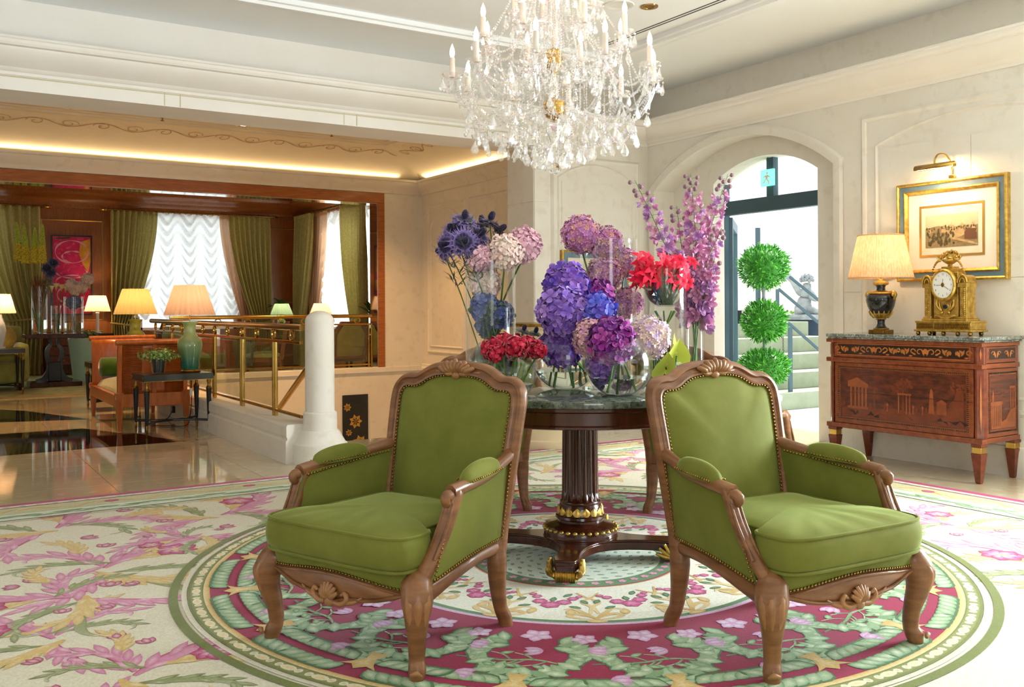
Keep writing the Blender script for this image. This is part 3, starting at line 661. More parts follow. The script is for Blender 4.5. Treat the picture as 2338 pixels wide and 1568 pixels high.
def bouquet(p,a,s,mir=1):
    c,sn=math.cos(a),math.sin(a)
    def T(u,v): return (p[0]+s*(c*u-sn*v*mir),p[1]+s*(sn*u+c*v*mir))
    def S(u,v,da,L,tn,cols,w,lob=True,dz=0.): scroll(T(u,v),a+da*mir,L*s,tn*mir,cols[0],cols[1],cols[2],w*s,lob,dz)
    S(0,0,.2,1.15,4.2,(PK0,PK1,PK2),.035); S(.05,-.02,-.5,.7,-3.6,(PK0,PK1,PK2),.03,True,.0002)
    S(-.1,.05,1.2,.8,3.4,(OL0,OL1,lin('#6d7a3e')),.022,True,.0003); S(.1,.02,-1.3,.65,-3.0,(OL0,OL1,lin('#6d7a3e')),.02,True,.0003)
    S(-.05,-.05,2.4,.7,-3.0,(GO0,GO1,GO0),.03,True,.0004); S(.15,.1,.9,.55,3.2,(GO0,GO1,GO0),.028,True,.0004); S(-.1,0,3.1,.75,2.6,(PK0,PK1,PK2),.028,True,.0005)
    S(.3,-.2,-.2,.5,-2.6,(GO0,GO1,GO0),.022,True,.0002); S(-.3,.25,2.0,.5,2.8,(OL0,OL1,OL0),.018,False,.0002)
    q=T(.32,.30); fd.flower(q,.13*s,PK2,PK0,7,a,.0006,1.2); fd.flower(q,.085*s,lin('#c65a92'),PK1,6,a+.3,.0008,1.2); fd.flower(q,.03*s,GO0,GO1,6,a,.001,1.4)
    for u,v in ((-.2,-.3),(.45,-.1),(-.35,.1)): q=T(u,v); fd.tulip(q,a+rnd(-1,1),.10*s,PK2,PK1,.0006)
# four corners and the long sides (measured from the medallion centre)
for (u,v,a,s,m) in [(-1.10,1.78,.30,.85,1),(-1.82,1.0,1.2,.85,-1),(-1.90,1.95,.8,.9,1),(.15,2.08,.0,.62,1),(1.05,1.88,2.9,.65,-1),(1.75,1.55,2.4,.75,1),(1.98,.55,-1.5,.62,1),(1.98,-.6,1.6,.62,-1),(1.66,-1.4,.9,.8,1),(-2.12,.15,1.57,.62,1),(-2.1,-.8,-1.5,.62,-1),(.95,-1.98,.1,.65,-1),(-.1,-2.1,3.1,.62,1),(-1.5,-1.7,.8,.85,1),(2.05,2.05,3.9,.6,-1),(-2.0,.62,2.3,.7,1),(-1.95,-.35,1.0,.62,-1),(-1.35,1.35,2.6,.5,1)]:
    bouquet((u,v),a,s,m)
rbuild(fd,'acanthus_scrolls')
# ---- borders
br=Rug()
def frame(d0,d1,c,dz=0.):
    z=br.z+dz; X0,Y0,X1,Y1=hw-d0,hd-d0,hw-d1,hd-d1
    vs=[(-X0,-Y0,z),(X0,-Y0,z),(X0,Y0,z),(-X0,Y0,z),(-X1,-Y1,z),(X1,-Y1,z),(X1,Y1,z),(-X1,Y1,z)]
    br.add(vs,[(0,1,5,4),(1,2,6,5),(2,3,7,6),(3,0,4,7)],c)
frame(.002,.060,MAG); frame(.060,.105,lin('#e6e2cf')); frame(.118,.126,lin('#b2486a')); frame(.126,.30,lin('#c9c79a')); frame(.30,.306,lin('#8fa774')); frame(.306,.46,lin('#dce3d2')); frame(.46,.468,lin('#8fa774')); frame(.50,.508,lin('#a9b98d'))
random.seed(5)
def along(d,step,fn):
    for side in range(4):
        L=(hw if side%2==0 else hd)-d; o=(hd if side%2==0 else hw)-d; n=int(2*L/step)
        for k in range(n):
            s=-L+(k+.5)*2*L/n
            p,a=[((s,-o),0),((o,s),PI/2),((-s,o),PI),((-o,-s),-PI/2)][side]; fn(p,a,k)
along(.083,.085,lambda p,a,k:br.leaf((p[0],p[1]),a+.2,.04,.006,lin('#6f8a55'),lin('#90a574'),.0004))
def goldv(p,a,k):
    e=1 if k%2 else -1; c,s=math.cos(a),math.sin(a); T=lambda u,v:(p[0]+c*u-s*v,p[1]+s*u+c*v)
    br.stroke([T(-.12,-.04*e),T(-.06,.0),T(0,.04*e),T(.06,.02*e),T(.09,-.02*e),T(.05,-.05*e),T(.02,-.02*e)],[.006,.013,.012,.010,.008,.004],GO0,GO1,lin('#b08a4a'),.0004,4)
    br.leaf(T(-.03,.03*e),a+e*1.0,.07,.014,lin('#cfa970'),GO1,.0005)
    if k%4==0:
        q=T(.0,0); br.blob([(q[0]+c*.042*math.cos(t)-s*.03*math.sin(t),q[1]+s*.042*math.cos(t)+c*.03*math.sin(t)) for t in [2*PI*i/12 for i in range(12)]],lin('#cf5d97'),lin('#a52a62'),.0008)
along(.213,.20,goldv)
def greenv(p,a,k):
    for q in range(2): br.leaf((p[0]+rnd(-.03,.03),p[1]+rnd(-.03,.03)),a+rnd(-.25,.25)+(PI if q else 0),rnd(.10,.17),rnd(.012,.022),lin('#6f9660'),lin('#a9c596'),.0005+.0002*q)
along(.385,.10,greenv)
rbuild(br,'border_bands')
# ================================================================ ARMCHAIRS
def make_chair():
    ch=thing('armchair','x','armchair')
    yb=lambda z:-.255-.20*(z-.32)-.10*max(0,z-.6)**2
    half=[(.262,.30),(.268,.42),(.276,.56),(.283,.70),(.286,.78),(.281,.820),(.262,.845),(.235,.853),(.205,.853),(.178,.862),(.150,.878),(.115,.892),(.06,.900),(0,.903)]
    pr=cr([(x,z,0) for x,z in half],4); outl=[(p.x,p.y) for p in pr]; full=outl+[(-x,z) for x,z in reversed(outl[:-1])]
    mpb=lambda u,v,h:(u,yb(v)+h,v)
    b=MB(); b.sweep(full,[(-.030,-.012),(-.031,.006),(-.024,.022),(-.012,.024),(-.006,.016),(.004,.018),(.010,.026),(.018,.024),(.022,.012),(.022,-.012),(.010,-.022),(-.018,-.022)],mpb,pclosed=True); b.build('back_frame','beech',ch,smooth=50)
    # crest shell
    b=MB()
    for k in range(-4,5):
        a=k*.30; p0=Vector((.012*k*.6,yb(.90)+.022,.890)); L=.046 if k%2==0 else .040
        p1=p0+Vector((math.sin(a)*L*1.15,.008,math.cos(a)*L)); b.tube([p0,(p0+p1)/2+Vector((0,.010,0)),p1,p1+Vector((math.sin(a)*.003,-.008,-.002))],[.006,.0105,.0095,.003],8,sub=3)
    for e in (-1,1): 
        b.tube([(e*.018,yb(.9)+.026,.886),(e*.045,yb(.9)+.028,.885),(e*.062,yb(.9)+.026,.900),(e*.052,yb(.9)+.026,.913),(e*.042,yb(.9)+.028,.904)],[.008,.009,.008,.007,.004],8,sub=4)
        b.tube([(e*.05,yb(.9)+.02,.884),(e*.085,yb(.9)+.018,.890),(e*.11,yb(.9)+.016,.892)],[.008,.007,.003],8,sub=3)
    b.ball((0,yb(.88)+.024,.880),(.020,.012,.014)); b.build('crest_shell','beech_light',ch,smooth=60)
    # inner and outer back upholstery
    inn=[]
    for i,(x,z) in enumerate(full):
        p=Vector(full[max(i-1,0)]); q=Vector(full[min(i+1,len(full)-1)]); d=(q-p).normalized(); nn=Vector((-d.y,d.x)); inn.append((x+nn.x*.014,z+nn.y*.014))
    c=(0,.60)
    def back(front):
        m=MB(); N=len(inn); rings=9; vs=[];fs=[]
        low=[(inn[-1][0]*(1-t/8)+inn[0][0]*(t/8),.295) for t in range(1,8)]; lp=inn+low; N=len(lp)
        for r in range(rings+1):
            t=r/rings; q=(1-t)
            for x,z in lp:
                X=c[0]+(x-c[0])*q; Z=c[1]+(z-c[1])*q; bl=.045*(1-q**3.2) if front else -.012*(1-q**3)
                vs.append((X,yb(Z)+(.010 if front else -.016)+bl,Z))
        for r in range(rings):
            for k in range(N): k2=(k+1)%N; fs.append((r*N+k,r*N+k2,(r+1)*N+k2,(r+1)*N+k))
        m.add(vs,fs); return m.build('inside_back' if front else 'outside_back','velvet',ch,smooth=60,merge=True)
    back(True); back(False)
    # legs
    for e in (-1,1):
        b=MB(); b.tube([(e*.298,.232,.322),(e*.316,.250,.290),(e*.336,.270,.245),(e*.334,.270,.19),(e*.322,.256,.12),(e*.318,.252,.06),(e*.326,.260,.03),(e*.330,.264,.0)],[.022,.050,.051,.039,.029,.0255,.029,.024],10,sub=4)
        leg=b.build('front_leg','beech',ch,smooth=60)
        b=MB(); rr=[.012,.016,.013,.006]
        for q in (-.7,0,.7):
            ux,uy=math.cos(R_(45)+q),math.sin(R_(45)+q)
            b.tube([(e*(.318+.040*ux),.252+.040*uy,.288),(e*(.336+.038*ux),.270+.038*uy,.245),(e*(.335+.034*ux),.270+.034*uy,.205),(e*(.333+.028*ux),.268+.028*uy,.17)],rr,8,sub=3)
        b.tube([(e*.335,.300,.03),(e*.352,.292,.035),(e*.362,.28,.025)],[.006,.010,.004],6,sub=3); b.build('knee_carving','beech_light',leg,smooth=60,kind='stuff')
        b=MB(); b.tube([(e*.262,-.250,.34),(e*.263,-.245,.29),(e*.266,-.240,.23),(e*.262,-.250,.15),(e*.260,-.268,.075),(e*.265,-.288,.03),(e*.268,-.292,.0)],[.030,.034,.036,.030,.025,.027,.026],10,sub=4); b.build('back_leg','beech',ch,smooth=60)
        # stile between leg and back frame
        b=MB(); b.tube([(e*.266,yb(.30)+.002,.28),(e*.268,yb(.36)+.002,.36),(e*.272,yb(.5)+.002,.5),(e*.278,yb(.6),.60)],[.032,.030,.027,.024],8,sub=3); b.build('back_stile','beech',ch,smooth=60)
        # side rail
        b=MB()
        def rail(u,v,e=e):
            y=.235-.475*u; x=.325-.055*u+.006*math.sin(PI*u); top=.282+.035*u+.018*math.sin(PI*u)*u; h=.050+.022*(1-u)**2-.008*math.sin(PI*u)
            a=2*PI*v; return (e*(x+.016*math.cos(a)),y,top-h/2+h/2*math.sin(a))
        b.grid(rail,14,10,cv=True); b.build('side_rail','beech',ch,smooth=60)
        # arm post, arm rail with scroll, pad
        b=MB(); b.tube([(e*.325,.262,.272),(e*.328,.235,.31),(e*.336,.180,.38),(e*.344,.140,.45),(e*.348,.115,.505),(e*.348,.098,.545),(e*.346,.075,.562)],[.026,.028,.026,.025,.026,.028,.020],8,flat=.85,sub=4)
        for q in (-1,1): b.tube([(e*.342+q*.017,.215,.36),(e*.348+q*.017,.160,.45),(e*.350+q*.017,.130,.52)],[.006,.006,.004],6,sub=3)
        b.tube([(e*.348,.125,.545),(e*.348,.145,.54),(e*.348,.140,.520),(e*.348,.122,.525)],[.020,.018,.014,.008],8,sub=3); b.build('arm_post','beech',ch,smooth=60)
        b=MB(); b.tube([(e*.347,.118,.553),(e*.346,.06,.560),(e*.338,-.03,.566),(e*.322,-.13,.578),(e*.298,-.23,.596),(e*.279,yb(.61)+.01,.61)],[.024,.023,.021,.021,.022,.024],8,sub=4); arm=b.build('arm_rail','beech',ch,smooth=60)
        b=MB()
        def pad(u,v,e=e):
            y=.055-.245*u; x=.344-.036*u; z0=.572+.012*u; w=.034*(math.sin(PI*min(max(u,.001),.999))**.28); hh=.052*(math.sin(PI*min(max(u,.001),.999))**.30)
            a=PI*(1.12*v-.06); return (e*(x)+w*math.cos(a),y,z0+hh*max(-.12,math.sin(a)))
        b.grid(pad,16,10); b.build('arm_pad','velvet',ch,smooth=70)
        # side panels
        for side,nm in ((1,'outside_arm'),(-1,'inside_arm')):
            b=MB()
            def pan(u,v,e=e,side=side):
                zt=.548+.045*u; zb=(.285+.035*u+.012*math.sin(PI*u)) if side>0 else .33; z=zb+(zt-zb)*v
                yf=.218-.105*((z-.30)/.25); yr=yb(z)+.02; y=yf+(yr-yf)*u
                x=.338-.012*u*0-.062*u**1.3; return (e*(x+side*(.010+.008*math.sin(PI*u)*math.sin(PI*v))),y,z)
            b.grid(pan,10,8); b.build(nm,'velvet',ch,smooth=70)
    # front apron
    b=MB(); nu=40
    def ay(x): return .272+.028*math.cos(x/.31*PI/2)
    def atop(x): t=abs(x)/.31; return .288+.012*math.cos(t*PI*1.0)-.004
    def abot(x): t=abs(x)/.31; return .208-.022*math.exp(-(t/.22)**2)+.040*t**2.2+.006*math.cos(t*2*PI)
    def apr(u,v):
        x=-.305+.61*u; zt,zb=atop(x),abot(x); a=2*PI*v; return (x,ay(x)-.012+.018*math.cos(a),(zt+zb)/2+(zt-zb)/2*math.sin(a))
    b.grid(apr,nu,14,cv=True); ap=b.build('front_apron','beech',ch,smooth=60)
    b=MB()
    b.tube([(x/100,ay(x/100)+.006,abot(x/100)+.010) for x in range(-29,30,2)],.006,6)
    b.tube([(x/100,ay(x/100)+.006,atop(x/100)-.012) for x in range(-29,30,2)],.005,6); b.build('apron_bead','beech',ap,smooth=60)
    b=MB()
    for k in range(-3,4):
        a=k*.36; p0=Vector((0,ay(0)+.006,.205)); p1=p0+Vector((math.sin(a)*.045,.006,math.cos(a)*.055)); b.tube([p0,(p0+p1)/2+Vector((0,.010,0)),p1],[.007,.011,.006],8,sub=3)
    for e in (-1,1):
        b.tube([(e*.02,ay(0)+.008,.197),(e*.05,ay(0)+.008,.195),(e*.075,ay(0)+.006,.212),(e*.068,ay(0)+.008,.232),(e*.052,ay(0)+.009,.225)],[.009,.010,.010,.008,.005],8,sub=4)
        b.tube([(e*.06,ay(0)+.004,.200),(e*.10,ay(0)+.002,.208),(e*.135,ay(0),.228)],[.009,.008,.003],8,sub=3)
    b.ball((0,ay(0)+.010,.197),(.022,.012,.016)); b.build('apron_shell','beech_light',ap,smooth=60)
    # back rail
    b=MB(); b.box(-.26,.26,-.275,-.245,.27,.33); b.build('back_rail','beech',ch,bevel=.006)
    # upholstered seat base
    b=MB()
    def sb(u,v):
        x=-.315+.63*u; yf=ay(x*.98)+.002-(.03 if abs(x)>.30 else 0)
        prof=[(0,.282),(.004,.30),(.002,.322),(-.02,.334),(-.12,.336)][min(4,int(v*4+.5))]; return (x,yf+prof[0],prof[1] if prof[1]>.285 else atop(x)-.004)
    b.grid(sb,24,4); 
    for e in (-1,1): b.grid(lambda u,v,e=e:(e*(.318-.05*u+(0,.003,0,-.03,-.12)[min(4,int(v*4+.5))]),.268-.50*u,(.285,.30,.322,.334,.336)[min(4,int(v*4+.5))]),10,4)
    b.box(-.27,.27,-.25,.2,.30,.335); b.build('seat_base','velvet',ch,smooth=60)
    # T cushion with piping
    hc=[(0,.338),(.14,.338),(.25,.330),(.305,.305),(.320,.26),(.320,.195),(.300,.165),(.268,.150),(.262,.05),(.255,-.12),(.245,-.20),(.20,-.228),(.08,-.232),(0,-.232)]
    co=[(p.x,p.y) for p in cr([(x,y,0) for x,y in hc],4)]; co=co+[(-x,y) for x,y in reversed(co[1:-1])]; N=len(co)
    b=MB(); vs=[];fs=[]; cx_,cy_=0,.05; lev=[(.0,.326,.30),(.45,.324,.0),(.80,.325,0),(.955,.330,0),(.995,.345,0),(1.008,.375,0),(1.004,.405,0),(.985,.428,0),(.95,.436,0),(.80,.448,0),(.55,.457,0),(.28,.461,0),(.0,.462,0)]
    random.seed(7)
    for q,z,_ in lev:
        for x,y in co:
            X=cx_+(x-cx_)*q; Y=cy_+(y-cy_)*q; dz=0
            if z>.44 and q>.01: dz=.0045*math.sin(X*60+Y*18)*max(0,(Y-.02))*4*q+.004*noise.noise(Vector((X*9,Y*9,z*3)))
            vs.append((X,Y,z+dz))
    for r in range(len(lev)-1):
        for k in range(N): k2=(k+1)%N; fs.append((r*N+k,r*N+k2,(r+1)*N+k2,(r+1)*N+k))
    b.add(vs,fs); cu=b.build('seat_cushion','velvet',ch,smooth=70,merge=True)
    b=MB()
    for z,q in ((.433,.978),(.331,.978)): b.tube([(cx_+(x-cx_)*q,cy_+(y-cy_)*q,z) for x,y in co],.0055,6,closed=True)
    b.build('piping','velvet',cu,smooth=60)
    # nail-head trim
    b=MB()
    def nails(path,step=.0135,r=.0046,off=(0,0,0)):
        P=[Vector(p)+Vector(off) for p in path]; acc=0
        for i in range(len(P)-1):
            L=(P[i+1]-P[i]).length; t=acc
            while t<L: b.ball(P[i].lerp(P[i+1],t/L),r,6,4); t+=step
            acc=t-L
    nails([(x+0*z,yb(z)+.022,z) for x,z in [(c[0]+(q[0]-c[0])*.965,c[1]+(q[1]-c[1])*.968) for q in inn]])
    nails([(x/200,ay(x/200)+.008,atop(x/200)+.001) for x in range(-60,61)])
    for e in (-1,1):
        nails([(e*(.360-.062*u**1.3),.10-.40*u*.86+.01,.545+.045*u-.004) for u in [k/20 for k in range(21)]])
        nails([(e*(.358),.213-.105*((z-.30)/.25),z) for z in [.30+.24*k/12 for k in range(13)]]); nails([(e*(.352-.062*u**1.3),.205-.45*u,.294+.035*u+.012*math.sin(PI*u)) for u in [k/20 for k in range(21)]])
        nails([(e*.300,yb(z)+.03,z) for z in [.34+.24*k/10 for k in range(11)]])
        nails([(e*(.320-.062*u**1.3),.10-.36*u,.545+.045*u-.004) for u in [k/20 for k in range(21)]])
        for dx in (-.033,.033): nails([(e*(.344-.036*u)+dx,.05-.235*u,.576+.012*u) for u in [.06+.88*k/16 for k in range(17)]],.013,.004)
    o=b.build('nail_trim','brass_old',ch,smooth=60); o['kind']='stuff'
    return ch
C_=Vector((2.56,3.435))
chair=make_chair(); chair.location=(1.404,2.966,RZ); chair.rotation_euler=(0,0,R_(112.5)); chair['label']='green velvet armchair with a shaded olive seat, its back towards the red peonies'; chair['group']='green velvet armchairs around the pedestal table'
dup(chair,(2.517,2.202,RZ),R_(177),'green velvet armchair with daylit pale seat, its back near the yellow anthuriums')
dup(chair,(C_.x+1.22*math.cos(R_(87)),C_.y+1.22*math.sin(R_(87)),RZ),R_(87-90),'green velvet armchair facing the staircase, mostly hidden behind the table')
dup(chair,(C_.x+1.22*math.cos(R_(15)),C_.y+1.22*math.sin(R_(15)),RZ),R_(15-90),'green velvet armchair facing the arched garden doorway, mostly hidden behind another armchair')
# ================================================================ PEDESTAL TABLE
tb=thing('pedestal_table','round mahogany pedestal table with green marble top and gilt scroll feet','table',(C_.x,C_.y,RZ)); TZ=.782-RZ
b=MB(); b.lathe([(.0001,TZ-.036),(.630,TZ-.036),(.648,TZ-.030),(.652,TZ-.016),(.648,TZ-.004),(.640,TZ),(.0001,TZ)],96); b.build('marble_top','marble_green',tb,smooth=35)
b=MB(); b.lathe([(.3,TZ-.036),(.628,TZ-.036),(.628,TZ-.046),(.618,TZ-.052),(.616,TZ-.100),(.622,TZ-.106),(.622,TZ-.114),(.612,TZ-.118),(.3,TZ-.112)],96); b.build('apron','mahogany',tb,smooth=35)
b=MB(); b.lathe([(.12,TZ-.08),(.105,TZ-.13),(.083,TZ-.145),(.080,.60),(.084,.30),(.086,.262),(.092,.258),(.094,.248),(.088,.242)],144,flute=18,fdepth=.13,frange=(.268,.645)); b.build('fluted_column','mahogany',tb,smooth=60)
b=MB(); b.lathe([(.088,.25),(.094,.243),(.098,.225),(.103,.205),(.104,.196),(.112,.192),(.114,.182),(.106,.176),(.106,.166),(.120,.160),(.148,.150),(.160,.140),(.166,.128),(.166,.104),(.17,.100),(.17,.094)],72); b.build('turned_base','mahogany',tb,smooth=35)
b=MB(); n=16
for k in range(n):
    a=2*PI*k/n; ca,sa=math.cos(a),math.sin(a)
    def lf(u,v,ca=ca,sa=sa):
        w=.020*math.sin(PI*min(.97,.18+.8*v))*(1 if v<.9 else .55); r=.1035-.010*v+.006*math.cos((u-.5)*PI)+.004*v; t=(u-.5)*2*w; return (r*ca-t*sa,r*sa+t*ca,.198+.036*v)
    b.grid(lf,4,6)
    for e in (0,.5):
        a2=2*PI*(k+e)/n; b.ball((.163*math.cos(a2),.163*math.sin(a2),.136),(.011,.011,.009),8,6)
b.build('gilt_leaf_band','gilt',tb,smooth=60,kind='stuff')
b=MB(); out=[]
for k in range(4):
    a=R_(45+90*k); d=Vector((math.cos(a),math.sin(a))); t=Vector((-d.y,d.x))
    pts=[d*.40-t*.055,d*.405-t*.055,d*.455-t*.042,d*.455+t*.042,d*.405+t*.055]
    out+= [(p.x,p.y) for p in pts]
    d2=Vector((math.cos(a+PI/2),math.sin(a+PI/2))); t2=Vector((-d2.y,d2.x)); s_=d*.40+t*.055; e_=d2*.40-t2*.055; m_=(s_+e_)/2; md=m_.normalized()*.165
    for i in range(0,12): u=i/12; q=s_*(1-u)**2+md*.0*2+ (md*2-(s_+e_)/2)*2*u*(1-u)+e_*u*u; out.append((q.x,q.y))
b.prism(out,XYZ,.088,.098); b.build('plinth','mahogany',tb,smooth=30,bevel=.004); b=MB(); b.prism([(x*.985,y*.985) for x,y in out],XYZ,.052,.089); b.build('plinth_body','mahogany',tb,smooth=30,bevel=.004)
for k in range(4):
    a=R_(45+90*k); ft=MB(); ft.M=Matrix.Rotation(a,4,'Z')
    prof=[]; 
    for i in range(18): prof.append((.030+.0022*(1 if i%2 else -1),-.042+.084*i/17))
    vs=[];fs=[];m=14
    for r,x in prof:
        for j in range(m): t=2*PI*j/m; vs.append((.425+r*math.cos(t),x,.030+r*math.sin(t)*.98))
    for i in range(17):
        for j in range(m): fs.append((i*m+j,i*m+(j+1)%m,(i+1)*m+(j+1)%m,(i+1)*m+j))
    fs+= [tuple(range(m)),tuple(17*m+j for j in range(m-1,-1,-1))]; ft.add(vs,fs)
    foot=ft.build('scroll_foot','gilt',tb,smooth=40)
    for e in (-1,1):
        sh=MB(); sh.M=Matrix.Rotation(a,4,'Z')
        for q in range(7):
            t=R_(20+q*20); p0=Vector((.425,e*.046,.018)); p1=p0+Vector((-.085*math.cos(t)*1.0,e*.022,.080*math.sin(t)+.0)); sh.tube([p0,(p0+p1)/2+Vector((0,e*.008,0)),p1],[.005,.011,.006],8,sub=3)
        sh.tube([(.425+.02*math.cos(t)*(1-t/9),e*.048,.026+.02*math.sin(t)*(1-t/9)) for t in [i*.6 for i in range(14)]],.006,6); sh.build('gilt_shell','gilt',foot,smooth=60)
    bk=MB(); bk.M=Matrix.Rotation(a,4,'Z'); bk.box(.395,.45,-.038,.038,.045,.075); bk.build('foot_block','mahogany',tb,bevel=.004)
# ================================================================ VASES AND FLOWERS ON THE TABLE
TT=TZ+RZ
def atd(px,py,d): return O_+ray(px,py)*d
def floret(b,p,n,s,c0,c1,k=4,cup=.25,spin=None):
    """small flower of k petals facing n at p"""
    c0=lerp(c0,c1,.45)
    n=n.normalized(); u=n.orthogonal().normalized(); v=n.cross(u); a0=rnd(0,6.28) if spin is None else spin
    for i in range(k):
        a=a0+2*PI*i/k+rnd(-.15,.15); d=u*math.cos(a)+v*math.sin(a); t=n.cross(d); w=s*(.46 if k==4 else .36); q=rnd(.85,1.1); c_=cup*rnd(.4,1.5); tw=rnd(-.18,.18)
        m=lerp(c0,c1,rnd(.45,.75)); e=lerp(c1,(1,1,1),rnd(0,.16)); L=lambda x,y,h:p+d*(s*q*x)+t*(w*y)+n*(s*(h*c_+tw*y*x))
        b.add([p,L(.34,.62,.15),L(.74,1,.75),L(1.0,.42,1.0),L(1.0,-.42,1.0),L(.74,-1,.75),L(.34,-.62,.15)],[(0,1,6),(1,2,5,6),(2,3,4,5)],[c0,lerp(c0,m,.5),m,e,e,m,lerp(c0,m,.5)])
def sphdir(i,n):
    z=1-2*(i+.5)/n; a=i*2.399963; r=math.sqrt(max(0,1-z*z)); return Vector((r*math.cos(a),r*math.sin(a),z))
def stem_to(parent,pts,r=.004,m='stem'):
    b=MB(); b.tube(pts,r,6,sub=5); return b.build('stem',m,parent,smooth=60)
def bloom(name,label,c,r,cols,base,nf=110,fs=.024,k=4,sy=1.0,leaves=0,group=None,inner=None,mid=None,cup=.25,sr=.0045,jit=.16):
    fs=fs*1.12
    if inner is None: inner=lerp(lin(cols[0][0]),lin(cols[0][1]),.55)
    t=thing(name,label,'flower',c,group=group); b=MB(); b.ball((0,0,0),(r*.80,r*.80,r*.78*sy),12,8,col=lin(inner) if isinstance(inner,str) else inner)
    for i in range(nf):
        d=sphdir(i,nf); d=Vector((d.x,d.y,d.z*sy)); p=d*r*rnd(1-jit,1.02); cc=random.choice(cols); c0,c1=lin(cc[0]),lin(cc[1])
        p=p*(1+.06*noise.noise(d*2.3+Vector(c)*7)); floret(b,p*.95,(d+Vector((rnd(-.35,.35),rnd(-.35,.35),rnd(-.25,.35)))),fs*rnd(.85,1.15),c0,c1,k,cup)
    o=b.build('bloom','petal',t,smooth=0,fix=False,kind='stuff')
    if base is not None:
        bp=Vector(base)-Vector(c); md=Vector(mid)-Vector(c) if mid else bp*.5+Vector((0,0,.02)); stem_to(t,[(0,0,-r*.6),tuple(md),tuple(bp)],sr)
    for q in range(leaves):
        l=MB(); a=rnd(0,6.28); L=r*1.2; dd=Vector((math.cos(a),math.sin(a),-.5)).normalized(); s_=Vector((-math.sin(a),math.cos(a),0)); p=Vector((0,0,-r*.7))
        l.grid(lambda u,v:p+dd*(L*u)+s_*((v-.5)*L*.55*math.sin(PI*min(.98,u*.93+.05)))+Vector((0,0,.03*math.sin(u*PI)+.012*abs(v-.5)*2)),6,4); l.build('leaf','leaf',t,smooth=60)
    return t
def cyl_vase(label,x,y,r,h,wl,name='cylinder_vase'):
    t=thing(name,label,'vase',(x,y,TT)); b=MB(); b.lathe([(.0001,.004),(r*.96,.004),(r,.010),(r,h),(r-.006,h),(r-.006,.022),(r*.9,.016),(.0001,.014)],40); b.build('glass_body','glass_vase',t,smooth=40)
    b=MB(); b.lathe([(.0001,.0165),(r-.0075,.0165),(r-.0075,wl),(.0001,wl)],32); b.build('water','water',t,smooth=40); return t
def bowl_vase(label,x,y,R,wl,openr=.55,z=0.):
    t=thing('bowl_vase',label,'vase',(x,y,TT+z)); pr=[]; n=18; a1=math.asin(openr); f=.93*R
    th0=.42
    pr=[(.0001,R-R*math.cos(th0)*1.0-(R-R*math.cos(th0)))]+[(R*math.sin(th0+(PI-a1-th0)*i/n),R*math.cos(th0)-R*math.cos(th0+(PI-a1-th0)*i/n)) for i in range(n+1)]
    inn=[(max(.0001,(R-.005)*math.sin(th0+(PI-a1-th0)*i/n)),R*math.cos(th0)-(R-.005)*math.cos(th0+(PI-a1-th0)*i/n)) for i in range(n,-1,-1)]+[(.0001,.006)]
    b=MB(); b.lathe(pr+inn,40); b.build('glass_body','glass_vase',t,smooth=60)
    H=R*math.cos(th0); wz=wl; w=MB(); pw=[(.0001,.008)]; 
    for i in range(13):
        z_=.008+(wz-.008)*i/12; q=z_-H; pw.append((math.sqrt(max(1e-6,(R-.0065)**2-q*q)),z_))
    pw.append((.0001,wz)); w.lathe(pw,36); w.build('water','water',t,smooth=60); t['R']=0; del t['R']; return t
random.seed(21)
T_=lambda px,d:(lambda p:(p.x,p.y))(atd(px,700,d))
v1=T_(1120,4.52); cyl_vase('tall wide glass cylinder holding thistles and sunken blue hydrangeas',*v1,.122,.592,.09)
v2=T_(1127,4.26); bowl_vase('empty looking glass globe bowl of water behind the red peonies',*v2,.118,.07)
vp=T_(1172,3.86); bowl_vase('small glass globe bowl holding the dark red peonies',*vp,.094,.05)
vu=T_(1290,4.17); bowl_vase('glass globe bowl holding the tall purple hydrangeas',*vu,.150,.085,.6)
vf=T_(1412,3.87); bowl_vase('glass globe bowl with crossed stems holding the magenta hydrangea',*vf,.140,.075,.62)
v3=T_(1390,4.68); cyl_vase('tallest wide glass cylinder filled with pink viburnum branches',*v3,.142,.70,.10)
v4=T_(1518,4.36); cyl_vase('glass cylinder with a glass bowl in its mouth under red lilies',*v4,.099,.54,.12)
v5=T_(1587,4.56); cyl_vase('slim glass cylinder holding the tall delphiniums',*v5,.043,.42,.10)
b4=bowl_vase('rounded glass bowl set into a cylinder mouth beneath the red lilies',v4[0],v4[1],.0965,.075,.8,.365)
va=T_(1535,4.0); bowl_vase('low glass bowl of yellow green anthuriums',*va,.075,.05)
# ---- purple hydrangeas
PUR=[('#3a1f6e','#7b4fc0'),('#4a2a7c','#8f62c9'),('#402070','#6a4ac0'),('#5a2c7a','#a477cf')]; BLU=[('#2c2f8c','#5f6be0'),('#34389c','#7078e6'),('#3c2f90','#6f5fd2')]; MAGP=[('#4c0f52','#9c2d97'),('#5a1260','#b0479f'),('#3f1050','#7a2a90')]; DPUR=[('#402070','#7a4ab0'),('#4a2a7c','#8a58b8')]
base=(vu[0],vu[1],TT+.02)
def bse(v,dx,dy,z=.02): return (v[0]+dx,v[1]+dy,TT+z)
bloom('hydrangea','deep violet hydrangea at the top of the purple bunch',atd(1293,652,4.18),.108,PUR,bse(vu,.05,.02),120,.026,leaves=1,mid=bse(vu,.02,.01,.30))
bloom('hydrangea','lilac edged purple hydrangea in front of the violet one',atd(1283,708,4.06),.112,[('#4a2a7c','#a27bd6'),('#55307f','#b48adc'),('#4a2a86','#8f6ad0')],bse(vu,-.06,.03),120,.028,leaves=1,mid=bse(vu,-.03,-.01,.25))
